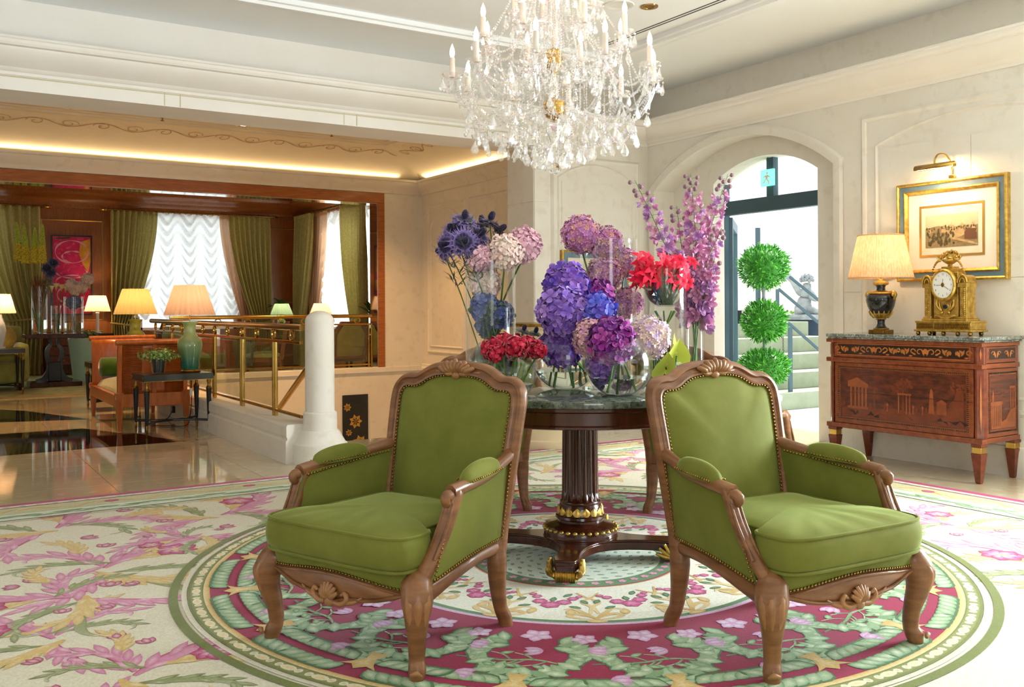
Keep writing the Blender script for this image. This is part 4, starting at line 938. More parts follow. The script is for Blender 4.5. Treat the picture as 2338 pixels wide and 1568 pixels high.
bloom('hydrangea','bright blue violet hydrangea beside the magenta one',atd(1362,714,4.06),.086,BLU,bse(vu,.08,-.03),90,.025,mid=bse(vu,.05,0,.25))
bloom('hydrangea','plum purple hydrangea half hidden behind the blue violet one',atd(1362,682,4.24),.085,MAGP,bse(vu,.0,.07),90,.025,mid=bse(vu,.04,.04,.28))
bloom('hydrangea','purple hydrangea sunk into the globe bowl mouth',atd(1282,790,4.15),.100,DPUR,bse(vu,-.02,-.08),110,.024,leaves=1)
bloom('hydrangea','violet hydrangea tucked under the blue violet one',atd(1330,765,4.25),.075,DPUR,bse(vu,.09,.06),80,.024)
# ---- front bowl
PKL=[('#b06a7c','#efc0c2'),('#b5737a','#f3d3c6'),('#a7608a','#e0a2cf')]; LIL=[('#b78aa4','#ead0e0'),('#a884b4','#d9c0e4'),('#b98a8a','#f3dccb'),('#c89a8a','#f6e6d2')]
bloom('hydrangea','mottled pink hydrangea left of the magenta one in the front bowl'.replace('left of','pressed against').replace(' the magenta one',' a magenta one'),atd(1348,772,3.98),.078,PKL,bse(vf,.06,-.03),150,.014,4,1.15,mid=bse(vf,0,0,.16))
bloom('hydrangea','rich magenta purple hydrangea at the front of the table',atd(1396,778,3.84),.098,MAGP,bse(vf,-.06,.0),130,.025,mid=bse(vf,0,0,.16))
bloom('hydrangea','purple hydrangea hanging into the front globe bowl',atd(1374,838,3.90),.055,DPUR,bse(vf,.04,.06),60,.024,mid=bse(vf,0,0,.16))
bloom('hydrangea','pale pink and lilac hydrangea above the anthuriums',atd(1480,770,3.98),.098,LIL,bse(vf,-.09,-.04),260,.013,5,mid=bse(vf,.0,.0,.17))
# ---- viburnum cluster in the tallest cylinder
VIB=[('#a04a86','#dc93c0'),('#9a4a7c','#e3a2c4'),('#8d4585','#c98ac6'),('#b0606a','#edb9a8')]
for px,py,d,r,lab in ((1327,536,4.62,.108,'round pink viburnum head arching out towards the picture frame'),(1385,556,4.70,.092,'pink viburnum head at the rim of the tallest cylinder'),(1380,628,4.66,.100,'pink viburnum head showing inside the tallest cylinder near its rim'),(1425,600,4.74,.080,'small pink viburnum head against the cylinder wall near the red lilies'),(1432,690,4.70,.085,'mauve viburnum head halfway down inside the tallest cylinder'),(1400,760,4.70,.080,'mauve viburnum head deep inside the tallest cylinder')):
    bloom('viburnum',lab,atd(px,py,d),r,VIB,bse(v3,rnd(-.06,.06),rnd(-.06,.06)),300,.012,5,jit=.22)
# ---- thistles and pale hydrangeas in the left cylinder
CRM=[('#d9b3a4','#fbe6dc'),('#e0bfa8','#fdf0e0'),('#dcae9e','#fbdfd8')]; PPK=[('#d794a8','#f8d2dc'),('#cf8aa6','#f5c8d8')]
bloom('hydrangea','blush cream hydrangea at the centre above the tall wide cylinder',atd(1152,577,4.45),.086,CRM,bse(v1,.03,.0),100,.024)
bloom('hydrangea','soft pink hydrangea leaning out of the wide cylinder towards the pillar',atd(1196,560,4.52),.084,PPK,bse(v1,-.06,.03),100,.024)
bloom('hydrangea','small pink hydrangea nestled under the purple thistles',atd(1098,590,4.44),.058,PPK,bse(v1,.05,.05),70,.021)
bloom('hydrangea','cream hydrangea sunk inside the wide cylinder below its rim',atd(1108,645,4.52),.078,CRM,bse(v1,.02,-.03),90,.022)
BLD=[('#2f3a6a','#6a78b8'),('#384068','#7078b0'),('#3a4a48','#6f8468'),('#2c3560','#56639f')]
for px,py,d,r,lab in ((1105,700,4.48,.070,'blue hydrangea pressed against the cylinder glass'),(1140,718,4.50,.068,'slate blue hydrangea inside the wide cylinder above the peonies'),(1115,742,4.56,.060,'green tinged blue hydrangea low in the wide cylinder')):
    bloom('hydrangea',lab,atd(px,py,d),r,BLD,bse(v1,rnd(-.05,.05),rnd(-.05,.05)),80,.022)
def thistle(label,c,base,s,n,col=('#3a3358','#7d6ca6')):
    t=thing('sea_holly',label,'flower',c,group='purple sea holly thistles'); n=Vector(n).normalized(); u=n.orthogonal().normalized(); v=n.cross(u)
    b=MB(); b.M=Matrix.Translation((0,0,0)); 
    b.ball(n*s*.25,s*.24,8,7,col=lin('#2a2540'),fn=lambda d:1+.9*max(0,d.dot(n))**3*.9); b.build('cone','petal',t,smooth=0,fix=False)
    b=MB()
    for ring,(el,L,k) in enumerate(((.10,.95,14),(-.12,1.15,16),(-.35,.95,14))):
        for i in range(k):
            a=2*PI*(i+.5*ring)/k+rnd(-.1,.1); d=(u*math.cos(a)+v*math.sin(a))*math.cos(el)+n*math.sin(el); tt=n.cross(d).normalized(); LL=s*L*rnd(.8,1.15); c0,c1=lin(col[0]),lin(col[1])
            p1=d*LL; b.add([tt*s*.05,p1*.5+tt*s*.075,p1*.62+tt*s*.18,p1*.68+tt*s*.05,p1,p1*.68-tt*s*.05,p1*.62-tt*s*.18,p1*.5-tt*s*.075,-tt*s*.05],[(0,1,7,8),(1,2,3),(1,3,5,7),(3,4,5),(5,6,7)],[c0,c0,c1,c1,c1,c1,c1,c0,c0])
    b.build('bracts','petal',t,smooth=0,fix=False,kind='stuff'); bp=Vector(base)-Vector(c); stem_to(t,[(0,0,0),tuple(bp*.45+Vector((0,0,.03))),tuple(bp)],.003)
    l=MB()
    for q in range(30):
        f=rnd(.0,.34); p=bp*f; a=rnd(0,6.28); d=Vector((math.cos(a),math.sin(a),rnd(.1,.9))).normalized(); tt=Vector((-math.sin(a),math.cos(a),0)); LL=s*rnd(.8,1.5)
        l.add([p,p+d*LL*.5+tt*s*.07,p+d*LL,p+d*LL*.5-tt*s*.07],[(0,1,2),(0,2,3)],lin(random.choice(['#5f7046','#6a6a5c','#7a6a86','#4f6040'])))
    l.build('leaves','petal',t,smooth=0,fix=False,kind='stuff')
for px,py,d,s_,nn in ((1060,500,4.50,.055,(-.1,-.5,.8)),(1118,503,4.62,.055,(.3,-.3,.9)),(1035,525,4.55,.055,(-.7,-.4,.5)),(1058,553,4.40,.060,(-.2,-.9,.2)),(1018,560,4.50,.055,(-1,-.3,.1)),(1095,535,4.52,.055,(.2,-.7,.5)),(1140,525,4.62,.05,(.7,-.3,.5)),(1080,570,4.46,.05,(-.2,-.8,.1)),(1010,572,4.6,.045,(-1,0,-.1)),(1100,510,4.7,.05,(0,.1,1))):
    thistle('spiky purple sea holly in the wide cylinder beside pink hydrangeas',atd(px,py,d),bse(v1,rnd(-.05,.05),rnd(-.05,.05),.1),s_*1.35,nn)
for px,py,d in ((1195,755,4.25),(1222,760,4.3),(1180,775,4.2)): thistle('small muted sea holly poking up behind the peonies',atd(px,py,d),bse(vp,.03,.05),.045,(.2,-.3,1),('#4a4a50','#8a7f8a'))
# ---- peonies
def peony(label,c,r,base):
    t=thing('peony',label,'flower',c,group='dark red peonies'); b=MB(); b.ball((0,0,0),r*.55,8,6,col=lin('#9a1030'))
    for lay,(k,rr,sz) in enumerate(((26,.55,.42),(40,.78,.50),(46,.98,.50))):
        for i in range(k):
            d=sphdir(i,k); d.z=d.z*.85+.1; d.normalize(); u=d.orthogonal().normalized(); v=d.cross(u); a=rnd(0,6.28); u,v=u*math.cos(a)+v*math.sin(a),v*math.cos(a)-u*math.sin(a); p=d*r*rr*rnd(.88,1.02); s_=r*sz*rnd(.8,1.15); c0=lin('#a01030'); c1=lin(random.choice(['#c41838','#b01230','#d42c48','#a50d2c']))
            up=v*.75+d*.5
            b.add([p-up*s_*.5,p-u*s_*.5+d*s_*.12,p-u*s_*.4+up*s_*.6-d*s_*.05,p+up*s_*.78-d*s_*.18,p+u*s_*.4+up*s_*.6-d*s_*.05,p+u*s_*.5+d*s_*.12,p+d*s_*.2],[(0,1,6),(1,2,6),(2,3,6),(3,4,6),(4,5,6),(5,0,6)],[c0,c1,c1,lerp(c1,(1,.5,.6),.2),c1,c1,lerp(c0,c1,.6)])
    b.build('petals','petal',t,smooth=50,fix=False,kind='stuff'); bp=Vector(base)-Vector(c); stem_to(t,[(0,0,-r*.5),tuple(bp*.5),tuple(bp)],.004)
    l=MB(); a=rnd(0,6.28); d=Vector((math.cos(a),math.sin(a),-.5)); s_=Vector((-math.sin(a),math.cos(a),0)); l.grid(lambda u,v:Vector((0,0,-r*.6))+d*(r*1.3*u)+s_*((v-.5)*r*.5*math.sin(PI*min(.98,u*.93+.05))),5,3); l.build('leaf','leaf',t)
for px,py,d,r,lab in ((1125,797,3.84,.049,'red peony over the globe bowl rim nearest the gilt clock side'.replace('nearest the gilt clock side','towards the brass railing')),(1176,793,3.76,.052,'largest red peony at the middle of the peony bowl'),(1205,790,3.90,.045,'red peony between the middle one and the purple hydrangeas'),(1227,800,3.86,.040,'small red peony closest to the purple hydrangea bowl'),(1150,783,3.95,.044,'red peony peeking out behind the middle peony'),(1130,808,3.78,.034,'small red peony drooping over the bowl rim')):
    peony(lab,atd(px,py,d),r,bse(vp,rnd(-.04,.04),rnd(-.04,.04)))
# ---- red lilies
def lily(label,c,n,s_):
    t=thing('red_lily',label,'flower',c,group='red lilies'); n=Vector(n).normalized(); u=n.orthogonal().normalized(); v=n.cross(u); b=MB(); a0=rnd(0,1)
    for i in range(6):
        a=a0+2*PI*i/6; d=u*math.cos(a)+v*math.sin(a); tt=n.cross(d); ph=rnd(0,6)
        c0=lin('#cc1436'); c1=lin(random.choice(['#e8163f','#ee2a4a','#dc1038']))
        b.grid(lambda x,y:d*(s_*(x*.9))+n*(s_*(.55*x-.75*x**2.2)+s_*.06*math.sin(x*12+ph)*abs(y-.5)*2)+tt*((y-.5)*s_*.42*math.sin(PI*min(.97,x*.9+.08))),5,2,col=lambda x,y:lerp(c0,c1,min(1,x*1.6)))
    b.build('petals','petal',t,smooth=60,fix=False); bp=Vector((v4[0]+rnd(-.03,.03),v4[1]+rnd(-.03,.03),TT+.38))-Vector(c); stem_to(t,[tuple(-n*s_*.0),tuple(bp*.5),tuple(bp)],.0025)
for k in range(34):
    px=1453+k*3.7+rnd(-7,7); py=622+rnd(-26,28)-8*math.sin(k); lily('vivid red lily in the bunch above the bowl topped cylinder',atd(px,py,4.30+rnd(-.07,.10)),(rnd(-.5,.5),-.8,rnd(-.2,.7)),rnd(.046,.064))
# ---- delphinium spikes
def delph(label,pts,nf,seed,pale=0):
    random.seed(seed); P=cr(pts,8); t=thing('delphinium',label,'flower',tuple(P[0])); o=P[0]; b=MB(); b.tube([p-o for p in P],[.0032*(1-.6*i/len(P)) for i in range(len(P))],6); b.build('stem','stem',t)
    f=MB()
    for i in range(nf):
        q=.28+.72*(i/nf); k=q*(len(P)-1); j=int(min(k,len(P)-2)); p=P[j].lerp(P[j+1],k-j)-o; a=i*2.4+rnd(-.3,.3); sz=.036*(1.15-.72*(i/nf)); L=.046*(1.15-.5*i/nf)
        d=Vector((math.cos(a),math.sin(a),.15)).normalized(); cc=p+d*L; f.tube([p,cc],.0009,4,col=lin('#7a8a50'))
        c0,c1=[(lin('#9a4f88'),lin('#d993bd')),(lin('#a45a8a'),lin('#e5a8c6')),(lin('#84508f'),lin('#c08ac4'))][int(rnd(0,2.99))]
        if i>nf*.86: f.ball(cc,sz*.7,6,5,col=lin('#8a6a74'))
        else: floret(f,cc-d*sz*.35,d+Vector((rnd(-.4,.4),rnd(-.4,.4),-.25)),sz,c0,c1,5,.75); floret(f,cc-d*sz*.2,d+Vector((rnd(-.4,.4),rnd(-.4,.4),-.2)),sz*.7,c0,c1,5,.9)
    f.build('florets','petal',t,smooth=0,fix=False,kind='stuff')
B5=Vector((v5[0],v5[1],TT+.02)); tipv=lambda px,py,d:atd(px,py,d)
delph('delphinium spike leaning furthest towards the niche wall',[B5,atd(1575,700,4.52),atd(1510,540,4.50),atd(1450,412,4.48)],44,31)
delph('upright pink delphinium spike rising to the door arch',[B5,atd(1590,700,4.56),atd(1588,540,4.58),atd(1577,398,4.60)],62,32)
delph('delphinium spike leaning over the steel door frame',[B5+Vector((.01,0,0)),atd(1592,700,4.58),atd(1618,540,4.62),atd(1662,398,4.66)],58,33)
delph('short full delphinium spike low beside the slim cylinder',[B5+Vector((-.01,.01,0)),atd(1590,720,4.50),atd(1605,620,4.46),atd(1648,520,4.42)],44,34)
delph('delphinium spike standing behind the red lilies',[B5+Vector((0,-.01,0)),atd(1580,690,4.60),atd(1560,590,4.66),atd(1545,470,4.70)],44,35)
delph('drooping mauve delphinium spike beside the cylinder glass',[B5+Vector((.0,.012,0)),atd(1596,730,4.50),atd(1612,660,4.44),atd(1632,590,4.40)],34,36)
# ---- anthuriums
for px,py,d,s_,tw,lab in ((1545,812,4.02,.075,.3,'large lime anthurium facing the armchair back'),(1520,838,3.92,.065,-.6,'lime anthurium low beside the lilac hydrangea'),(1535,790,4.10,.060,1.2,'yellow green anthurium standing above its neighbours')):
    c=atd(px,py,d); t=thing('anthurium',lab,'flower',tuple(c)); b=MB(); ux=Vector((math.cos(tw+YAW),math.sin(tw+YAW),.15)); uz=Vector((.1,-.15,1)).normalized(); nn=ux.cross(uz)
    pts=[]
    for i in range(22):
        a=2*PI*i/22; x=.95*math.sin(a)**3; y=(.82*math.cos(a)-.33*math.cos(2*a)-.12*math.cos(3*a)); pts.append(ux*(x*s_*.9)+uz*(-y*s_)+nn*(.25*s_*(x*x)))
    b.add([Vector((0,0,0))+nn*(-.15*s_)]+pts,[(0,1+i,1+(i+1)%22) for i in range(22)],[lin('#a9b53c')]+[lin('#c3cf52')]*22); b.build('spathe','petal',t,smooth=60,fix=False)
    b=MB(); b.tube([nn*(-.1*s_)+uz*.01,-nn*.02+uz*.02-nn*.02,-nn*.045+uz*.045],[.005,.0055,.003],8,col=lin('#d9c98a')); b.build('spadix','petal',t,fix=False)
    bp=Vector((va[0],va[1],TT+.02))-c; stem_to(t,[(0,0,0),tuple(bp*.5+Vector((0,0,-.01))),tuple(bp)],.0035)
random.seed(77)
for k in range(6):
    a=rnd(0,6.28); c=Vector((v4[0]+.04*math.cos(a),v4[1]+.04*math.sin(a),TT+.02)); b=MB(); b.tube([c,c+Vector((.0,.0,.17)),Vector((v4[0]-.05*math.cos(a),v4[1]-.05*math.sin(a),TT+.345))],.0042,6,sub=5); tag(b.build('cut_stem','stem'),'bare green stem standing in the bowl topped cylinder','stem','bare green stems in the cylinder')
# ================================================================ CHANDELIER
cpx=atd(1268,700,4.6); CX,CY=cpx.x,cpx.y; zy=lambda py:CAMH+(700-py)/FPX*4.6
chd=thing('chandelier','large crystal chandelier with pink candle lights hanging over the flower table','chandelier',(CX,CY,0))
b=MB(); b.tube([(0,0,2.06),(0,0,ZC)],.007,8); b.lathe([(.0001,ZC-.05),(.03,ZC-.05),(.07,ZC-.015),(.075,ZC)],20); b.build('stem','brass',chd)
b=MB(); b.lathe([(.010,2.27),(.014,2.30),(.035,2.32),(.042,2.345),(.044,2.37),(.040,2.40),(.042,2.405),(.034,2.41),(.01,2.41)],24); b.build('upper_bowl','brass',chd,smooth=40)
b=MB(); b.lathe([(.010,2.065),(.018,2.07),(.045,2.085),(.055,2.11),(.057,2.14),(.050,2.155),(.012,2.16)],24); b.build('lower_bowl','brass',chd,smooth=40)
b=MB(); b.lathe([(.012,2.16),(.030,2.18),(.020,2.20),(.026,2.24),(.014,2.27)],12); b.lathe([(.012,2.41),(.028,2.45),(.020,2.49),(.034,2.54),(.02,2.6),(.05,2.68),(.02,2.74),(.012,2.78)],12); b.build('glass_baluster','crystal',chd,smooth=30,kind='stuff')
# pendant (faceted drop), bead string builders
def pendant_mesh(h,w):
    b=MB(); pr=[(.0001,0),(w*.35,-h*.22),(w*.85,-h*.52),(w,-h*.70),(w*.62,-h*.92),(.0001,-h)]; b.lathe(pr,6,sy=.6); b.ball((0,0,.007),.006,5,4); o=b.build('pendant','crystal',chd,smooth=0); return o
PM=[pendant_mesh(.045,.013),pendant_mesh(.060,.018),pendant_mesh(.075,.021)]; used=[0,0,0]; npend=0
def pend(p,k=None):
    global npend
    k=random.choice((0,0,1,1,2)) if k is None else k
    o=PM[k] if not used[k] else PM[k].copy()
    if used[k]: COL.objects.link(o)
    used[k]=1; o.location=p; o.rotation_euler=(rnd(-.1,.1),rnd(-.1,.1),rnd(0,6.28)); npend+=1
def octa(b,p,r): 
    x,y,z=p; b.add([(x+r,y,z),(x-r,y,z),(x,y+r,z),(x,y-r,z),(x,y,z+r*1.15),(x,y,z-r*1.15)],[(0,2,4),(2,1,4),(1,3,4),(3,0,4),(2,0,5),(1,2,5),(3,1,5),(0,3,5)])
def beads(P,r=.0068,step=.0135,name='bead_string'):
    b=MB(); acc=0; P=[Vector(p) for p in P]
    for i in range(len(P)-1):
        L=(P[i+1]-P[i]).length; t=acc
        while t<L: octa(b,P[i].lerp(P[i+1],t/L),r*rnd(.85,1.1)); t+=step
        acc=t-L
    return b.build(name,'crystal',chd,smooth=0,fix=False,kind='stuff')
def swag(a,c,sag,n=10): 
    a=Vector(a);c=Vector(c); return [a.lerp(c,i/n)-Vector((0,0,sag*4*(i/n)*(1-i/n))) for i in range(n+1)]
pol=lambda r,a,z:(r*math.cos(a),r*math.sin(a),z)
random.seed(41)
tiers=[(10,.50,2.262,2.13,.20),(8,.365,2.438,2.375,.09),(6,.20,2.60,2.55,.05)]
for ti,(n,R,zc,zb,dip) in enumerate(tiers):
    for k in range(n):
        a=2*PI*(k+.5*(ti%2))/n+.17; 
        P=[pol(.045,a,zb),pol(R*.35,a,zb-dip*.25),pol(R*.62,a,zb-dip*.42),pol(R*.86,a,zb-dip*.18),pol(R*.985,a,(zb+zc)/2),pol(R,a,zc)]
        b=MB(); b.tube(P,[.010,.0095,.009,.009,.008,.007],6,sub=4); arm=b.build('glass_arm','crystal_arm',chd,smooth=30)
        b=MB(); b.lathe([(.012,-.004),(.030,.0),(.048,.012),(.052,.018),(.048,.017),(.028,.006),(.010,.004)],14,(pol(R,a,zc))); b.build('drip_dish','crystal_arm',arm,smooth=0)
        b=MB(); b.lathe([(.0135,.004),(.0145,.01),(.0135,.02),(.0130,.098),(.010,.101),(.0001,.101)],12,pol(R,a,zc)); b.build('candle_sleeve','candle',arm,smooth=40)
        b=MB(); b.lathe([(.007,.101),(.011,.112),(.0125,.125),(.010,.142),(.004,.158),(.0001,.168)],10,pol(R,a,zc)); b.build('bulb','bulb',arm,smooth=60)
        x,y,z=pol(R,a,zc); lamp('chandelier_bulb_light','POINT',(CX+x,CY+y,z+.176),.32,(1,.60,.44),.006)
        for q in range(5):
            aa=2*PI*q/5+a; pend((x+.048*math.cos(aa),y+.048*math.sin(aa),z-.006),0 if q%2 else 1)
        a2=a+2*PI/n
        if R>.3: beads(swag(pol(R*.97,a,zc-.02),pol(R*.97,a2,zc-.02),.085 if ti==0 else .07)); beads(swag(pol(R*.97,a,zc-.02),pol(R*.97,a2,zc-.02),.14 if ti==0 else .11,12))
        if ti==0:
            beads(swag(pol(.40,a,zb-.075),pol(.40,a2,zb-.075),.075)); beads(swag(pol(R*.98,a,zc-.03),pol(.33,a+PI/n,1.985),.045)); pend(pol(R*.9,a+PI/n,2.07+rnd(-.02,.02)),1); pend(pol(.40,a,zb-.09),2); pend(pol(.40,a+PI/n,1.985),2)
            beads(swag(pol(.06,a,2.345),pol(R*.93,a,zc-.02),.10,10)); beads(swag(pol(.37,a,2.41),pol(R*.95,a+PI/n,zc-.09),.05,8))
            beads([pol(.33,a+PI/n,1.985),pol(.24,a+PI/n,1.955),pol(.13,a+PI/n,1.925),pol(.05,a+PI/n,1.90)])
        if ti==1:
            beads(swag(pol(.05,a,3.02),pol(R*.95,a,zc-.01),.04,12)); beads(swag(pol(.05,a+.3,3.02),pol(R*.62,a+PI/n,zc-.10),.03,12)); pend(pol(R*.62,a,zb-.05),1); pend(pol(R*.8,a+PI/n,zc-.15),1)
            beads(swag(pol(R*.62,a,zb-.04),pol(R*.62,a2,zb-.04),.05))
        if ti==2: beads(swag(pol(.04,a,3.04),pol(R,a,zc),.03,10)); beads([pol(.05,a,2.58),pol(.10,a,2.48),pol(.12,a,2.36),pol(.09,a,2.28)])
# waterfall of drops below
for rr,zz,n,k in ((.34,1.985,16,2),(.27,1.965,14,1),(.20,1.945,12,2),(.13,1.915,9,2),(.07,1.895,6,2),(.45,2.08,12,1),(.16,2.02,10,0),(.24,2.06,12,0),(.10,2.10,8,0),(.14,2.30,10,0),(.22,2.26,12,1),(.30,2.20,12,0),(.12,2.22,8,1)):
    for q in range(n):
        if npend<296: a=2*PI*q/n+rr*9; pend(pol(rr*rnd(.95,1.05),a,zz+rnd(-.012,.012)),k)
for rr,z0,z1,n in ((.34,2.07,1.99,16),(.20,2.06,1.95,12),(.09,2.07,1.90,8),(.16,2.32,2.06,12),(.28,2.24,2.07,14),(.08,2.30,2.17,8),(.22,2.46,2.30,10),(.05,3.0,2.42,8),(.11,3.0,2.44,6)):
    for q in range(n): a=2*PI*q/n+rr*5; beads([pol(rr*(.5 if z0>2.9 else 1),a,z0),pol(rr,a,z1)])
b=MB(); b.lathe([(.005,zy(375)),(.018,zy(362)),(.030,1.93),(.018,1.96),(.035,2.0),(.05,2.03),(.03,2.06)],10); b.build('glass_finial','crystal',chd,smooth=0)
b=MB(); b.ball((0,0,zy(385)),.029,10,7); b.build('bottom_ball','crystal_ball',chd,smooth=0)
# ================================================================ COMMODE, LAMP, CLOCK, PICTURE  (local x along the wall, local -y to the room)
cm=thing('commode','marble topped marquetry commode with brass collared tapering feet against the stone wall','commode',(5.945,3.995,0),-PI/2); CH=.905
mf=lambda u,v,h:(u,-.225-h,v)           # front plane
ms=lambda u,v,h:(.585+h,u,v)            # side plane facing the camera side
b=MB(); b.box(-.56,.56,-.21,.215,.255,CH); b.build('body','marq_wood',cm,bevel=.004)
b=MB(); b.prism([(-.60,-.225),(-.575,-.245),(.575,-.245),(.605,-.215),(.605,.225),(-.605,.225),(-.605,-.215)],XYZ,CH,CH+.012); b.prism([(-.612,-.23),(-.585,-.255),(.585,-.255),(.615,-.225),(.615,.225),(-.615,.225),(-.615,-.225)],XYZ,CH+.012,CH+.036); b.build('marble_top','marble_grey',cm,bevel=.005)
for nm,z0,z1 in (('bottom_rail',.255,.290),('middle_moulding',.735,.768),('top_moulding',CH-.028,CH)):
    b=MB(); b.box(-.565,.565,-.236,-.2,z0,z1); b.box(.55,.592,-.205,.215,z0,z1); b.box(-.592,-.55,-.205,.215,z0,z1)
    for e in (-1,1): b.box(e*.575-.028,e*.575+.028,-.240,-.185,z0,z1)
    b.build(nm,'marq_wood',cm,bevel=.005)
dr=MB(); dr.box(-.54,.54,-.228,-.205,.772,CH-.030); dr=dr.build('top_drawer','marq_wood',cm,bevel=.002)
def inl(name,polys,mp,m,parent,h0=0.,h1=.0016):
    b=MB()
    for i,p in enumerate(polys): b.prism(p,mp,h0-.002,h1+6e-6*i)
    return b.build(name,m,parent,smooth=0,kind='stuff')
rect=lambda a,b_,c,d:[(a,c),(b_,c),(b_,d),(a,d)]
inl('drawer_field',[rect(-.50,.50,.795,.865)],mf,'marq_dark',dr,.003,.0040)
inl('drawer_stringing',[rect(-.515,.515,.786,.790),rect(-.515,.515,.870,.874),rect(-.515,-.511,.786,.874),rect(.511,.515,.786,.874)],mf,'marq_light',dr,.003,.0042)
def curl(cx,cy,r,e,n=14,w=.0035):
    P=[]; Q=[]
    for i in range(n+1):
        t=i/n; a=e*(t*5.2)+(0 if e>0 else PI); rr=r*(1-.72*t); P.append((cx+(rr+w)*math.cos(a),cy+(rr+w)*math.sin(a))); Q.append((cx+(rr-w)*math.cos(a),cy+(rr-w)*math.sin(a)))
    return [[P[i],P[i+1],Q[i+1],Q[i]] for i in range(n)]
def leafp(x,y,a,L,w): return [(x+math.cos(a)*t*L-math.sin(a)*v*w,y+math.sin(a)*t*L+math.cos(a)*v*w) for t,v in ((0,0),(.3,.8),(.6,.9),(1,0),(.6,-.9),(.3,-.8))]
pl=[]
for g in (-.40,0,.40):
    for e in (-1,1):
        x=g+e*.055; pl+=curl(x+e*.05,.832,.022,e); pl+=[leafp(x-e*.01,.806,PI/2+e*.4,.045,.012),leafp(x,.812,PI/2-e*.5,.05,.010),leafp(x+e*.012,.830,PI/2+e*.9,.035,.009),leafp(x-e*.035,.815,PI/2,.03,.008),leafp(x+e*.02,.802,0 if e>0 else PI,.03,.006)]
for g in (-.20,.20):
    for e in (-1,1): pl+=curl(g+e*.045,.828,.026,-e); pl+=[leafp(g+e*.01,.804,PI/2-e*.3,.05,.007),leafp(g+e*.07,.812,e*.3 if e>0 else PI-.3,.03,.007)]
    pl.append([(g+.018*math.cos(t),.835+.018*math.sin(t)) for t in [2*PI*i/10 for i in range(10)]])
inl('griffin_scrolls',pl,mf,'marq_light',dr,.004,.0052)
b=MB(); b.M=Matrix.Translation((0,-.231,.838))@Matrix.Rotation(PI/2,4,'X'); b.lathe([(.0001,0),(.014,0),(.015,.003),(.010,.005),(.0001,.005)],16); k=b.build('escutcheon','brass',dr); b=MB(); b.box(-.002,.002,-.2365,-.2355,.829,.843); b.build('keyhole','black_paint',k,smooth=0)
# main marquetry panel
pn=MB(); pn.box(-.535,.535,-.228,-.205,.292,.733); pn=pn.build('front_panel','marq_wood',cm,bevel=.002)
inl('picture_ground',[rect(-.485,.485,.340,.690)],mf,'marq_panel',pn,.003,.0035)
def beadline(x0,x1,z0,z1,mp,parent,h):
    b=MB(); n=int((x1-x0)/.013); m=int((z1-z0)/.013)
    for i in range(n+1):
        for z in (z0,z1): x=x0+(x1-x0)*i/n; b.prism([(x-.0042,z-.005),(x+.0042,z-.005),(x+.0042,z+.005),(x-.0042,z+.005)],mp,h-.002,h+.002)
    for i in range(1,m):
        for x in (x0,x1): z=z0+(z1-z0)*i/m; b.prism([(x-.005,z-.0042),(x+.005,z-.0042),(x+.005,z+.0042),(x-.005,z+.0042)],mp,h-.002,h+.002)
    b.build('bead_border','marq_dark',parent,smooth=0,kind='stuff')
inl('border_band',[rect(-.505,.505,.322,.334),rect(-.505,.505,.696,.708),rect(-.505,-.493,.322,.708),rect(.493,.505,.322,.708)],mf,'marq_light',pn,.003,.0038); beadline(-.499,.499,.328,.702,mf,pn,.0045)
random.seed(9)
mid=[];lig=[];dk=[]
# ruins: gate with columns, temple, tree, obelisk, rocky ground
mid+=[[(-.47,.345),(.47,.345),(.47,.42),(.36,.47),(.22,.43),(.10,.415),(-.05,.43),(-.18,.415),(-.30,.43),(-.42,.42),(-.47,.40)]]
for x in (-.40,-.365,-.335,-.305,-.275): lig.append(rect(x,x+.016,.42,.56))
lig+=[[(-.42,.56),(-.25,.56),(-.25,.585),(-.34,.63),(-.42,.60)],rect(-.42,-.25,.405,.422)]; mid+=[[(-.25,.575),(-.17,.565),(-.17,.548),(-.25,.555)],rect(-.205,-.19,.42,.55)]
def crown(cx,cy,r,n=26):
    out=[]
    for i in range(n):
        a=rnd(0,6.28); q=r*math.sqrt(rnd(0,1)); out.append(leafp(cx+q*math.cos(a)*1.5,cy+q*math.sin(a)*.7,rnd(0,6.28),rnd(.02,.045),rnd(.006,.012)))
    return out
mid+=crown(.03,.60,.045)+crown(-.02,.575,.03,14)+crown(.44,.60,.05,22); mid+=[[(.018,.42),(.040,.42),(.034,.58),(.026,.58)]]
for x in (-.01,.05,.075): lig.append(rect(x,x+.010,.40,.53))
lig+=[rect(-.015,.092,.53,.542),[(.22,.42),(.262,.42),(.252,.575),(.24,.59),(.232,.575)],[(.28,.42),(.35,.42),(.35,.50),(.315,.52),(.28,.50)]]; mid+=[[(.36,.42),(.47,.42),(.47,.60),(.42,.58),(.40,.52),(.37,.50)]]
for x in (-.45,-.22,-.12,.13,.20,.30): mid.append(leafp(x,.41,PI/2+rnd(-.3,.3),rnd(.04,.08),.012))
for x in (-.10,.10,.17): lig.append([(x,.405),(x+.012,.405),(x+.010,.44),(x+.016,.455),(x+.006,.468),(x-.003,.455),(x+.002,.44)])
for i in range(16): x=rnd(-.46,.44); dk.append([(x,.35+rnd(0,.05)),(x+rnd(.03,.08),.352+rnd(0,.04)),(x+.04,.356+rnd(0,.045))])
for i in range(9): z=rnd(.60,.68); x=rnd(-.45,.25); mid.append([(x,z),(x+rnd(.10,.2),z+.004),(x+.1,z+.008)])
mat('marq_low','#7c3a1c',.26,col2='#652b12',scale=12,detail=6,coat=.3); inl('inlay_landscape',mid,mf,'marq_low',pn,.0035,.0044); inl('inlay_ruins',lig,mf,'marq_mid',pn,.0035,.0050); inl('inlay_lines',dk,mf,'marq_dark',pn,.0035,.0054)
inl('drawer_split',[rect(-.53,.53,.520,.5225)],mf,'marq_dark',pn,.0035,.0058)
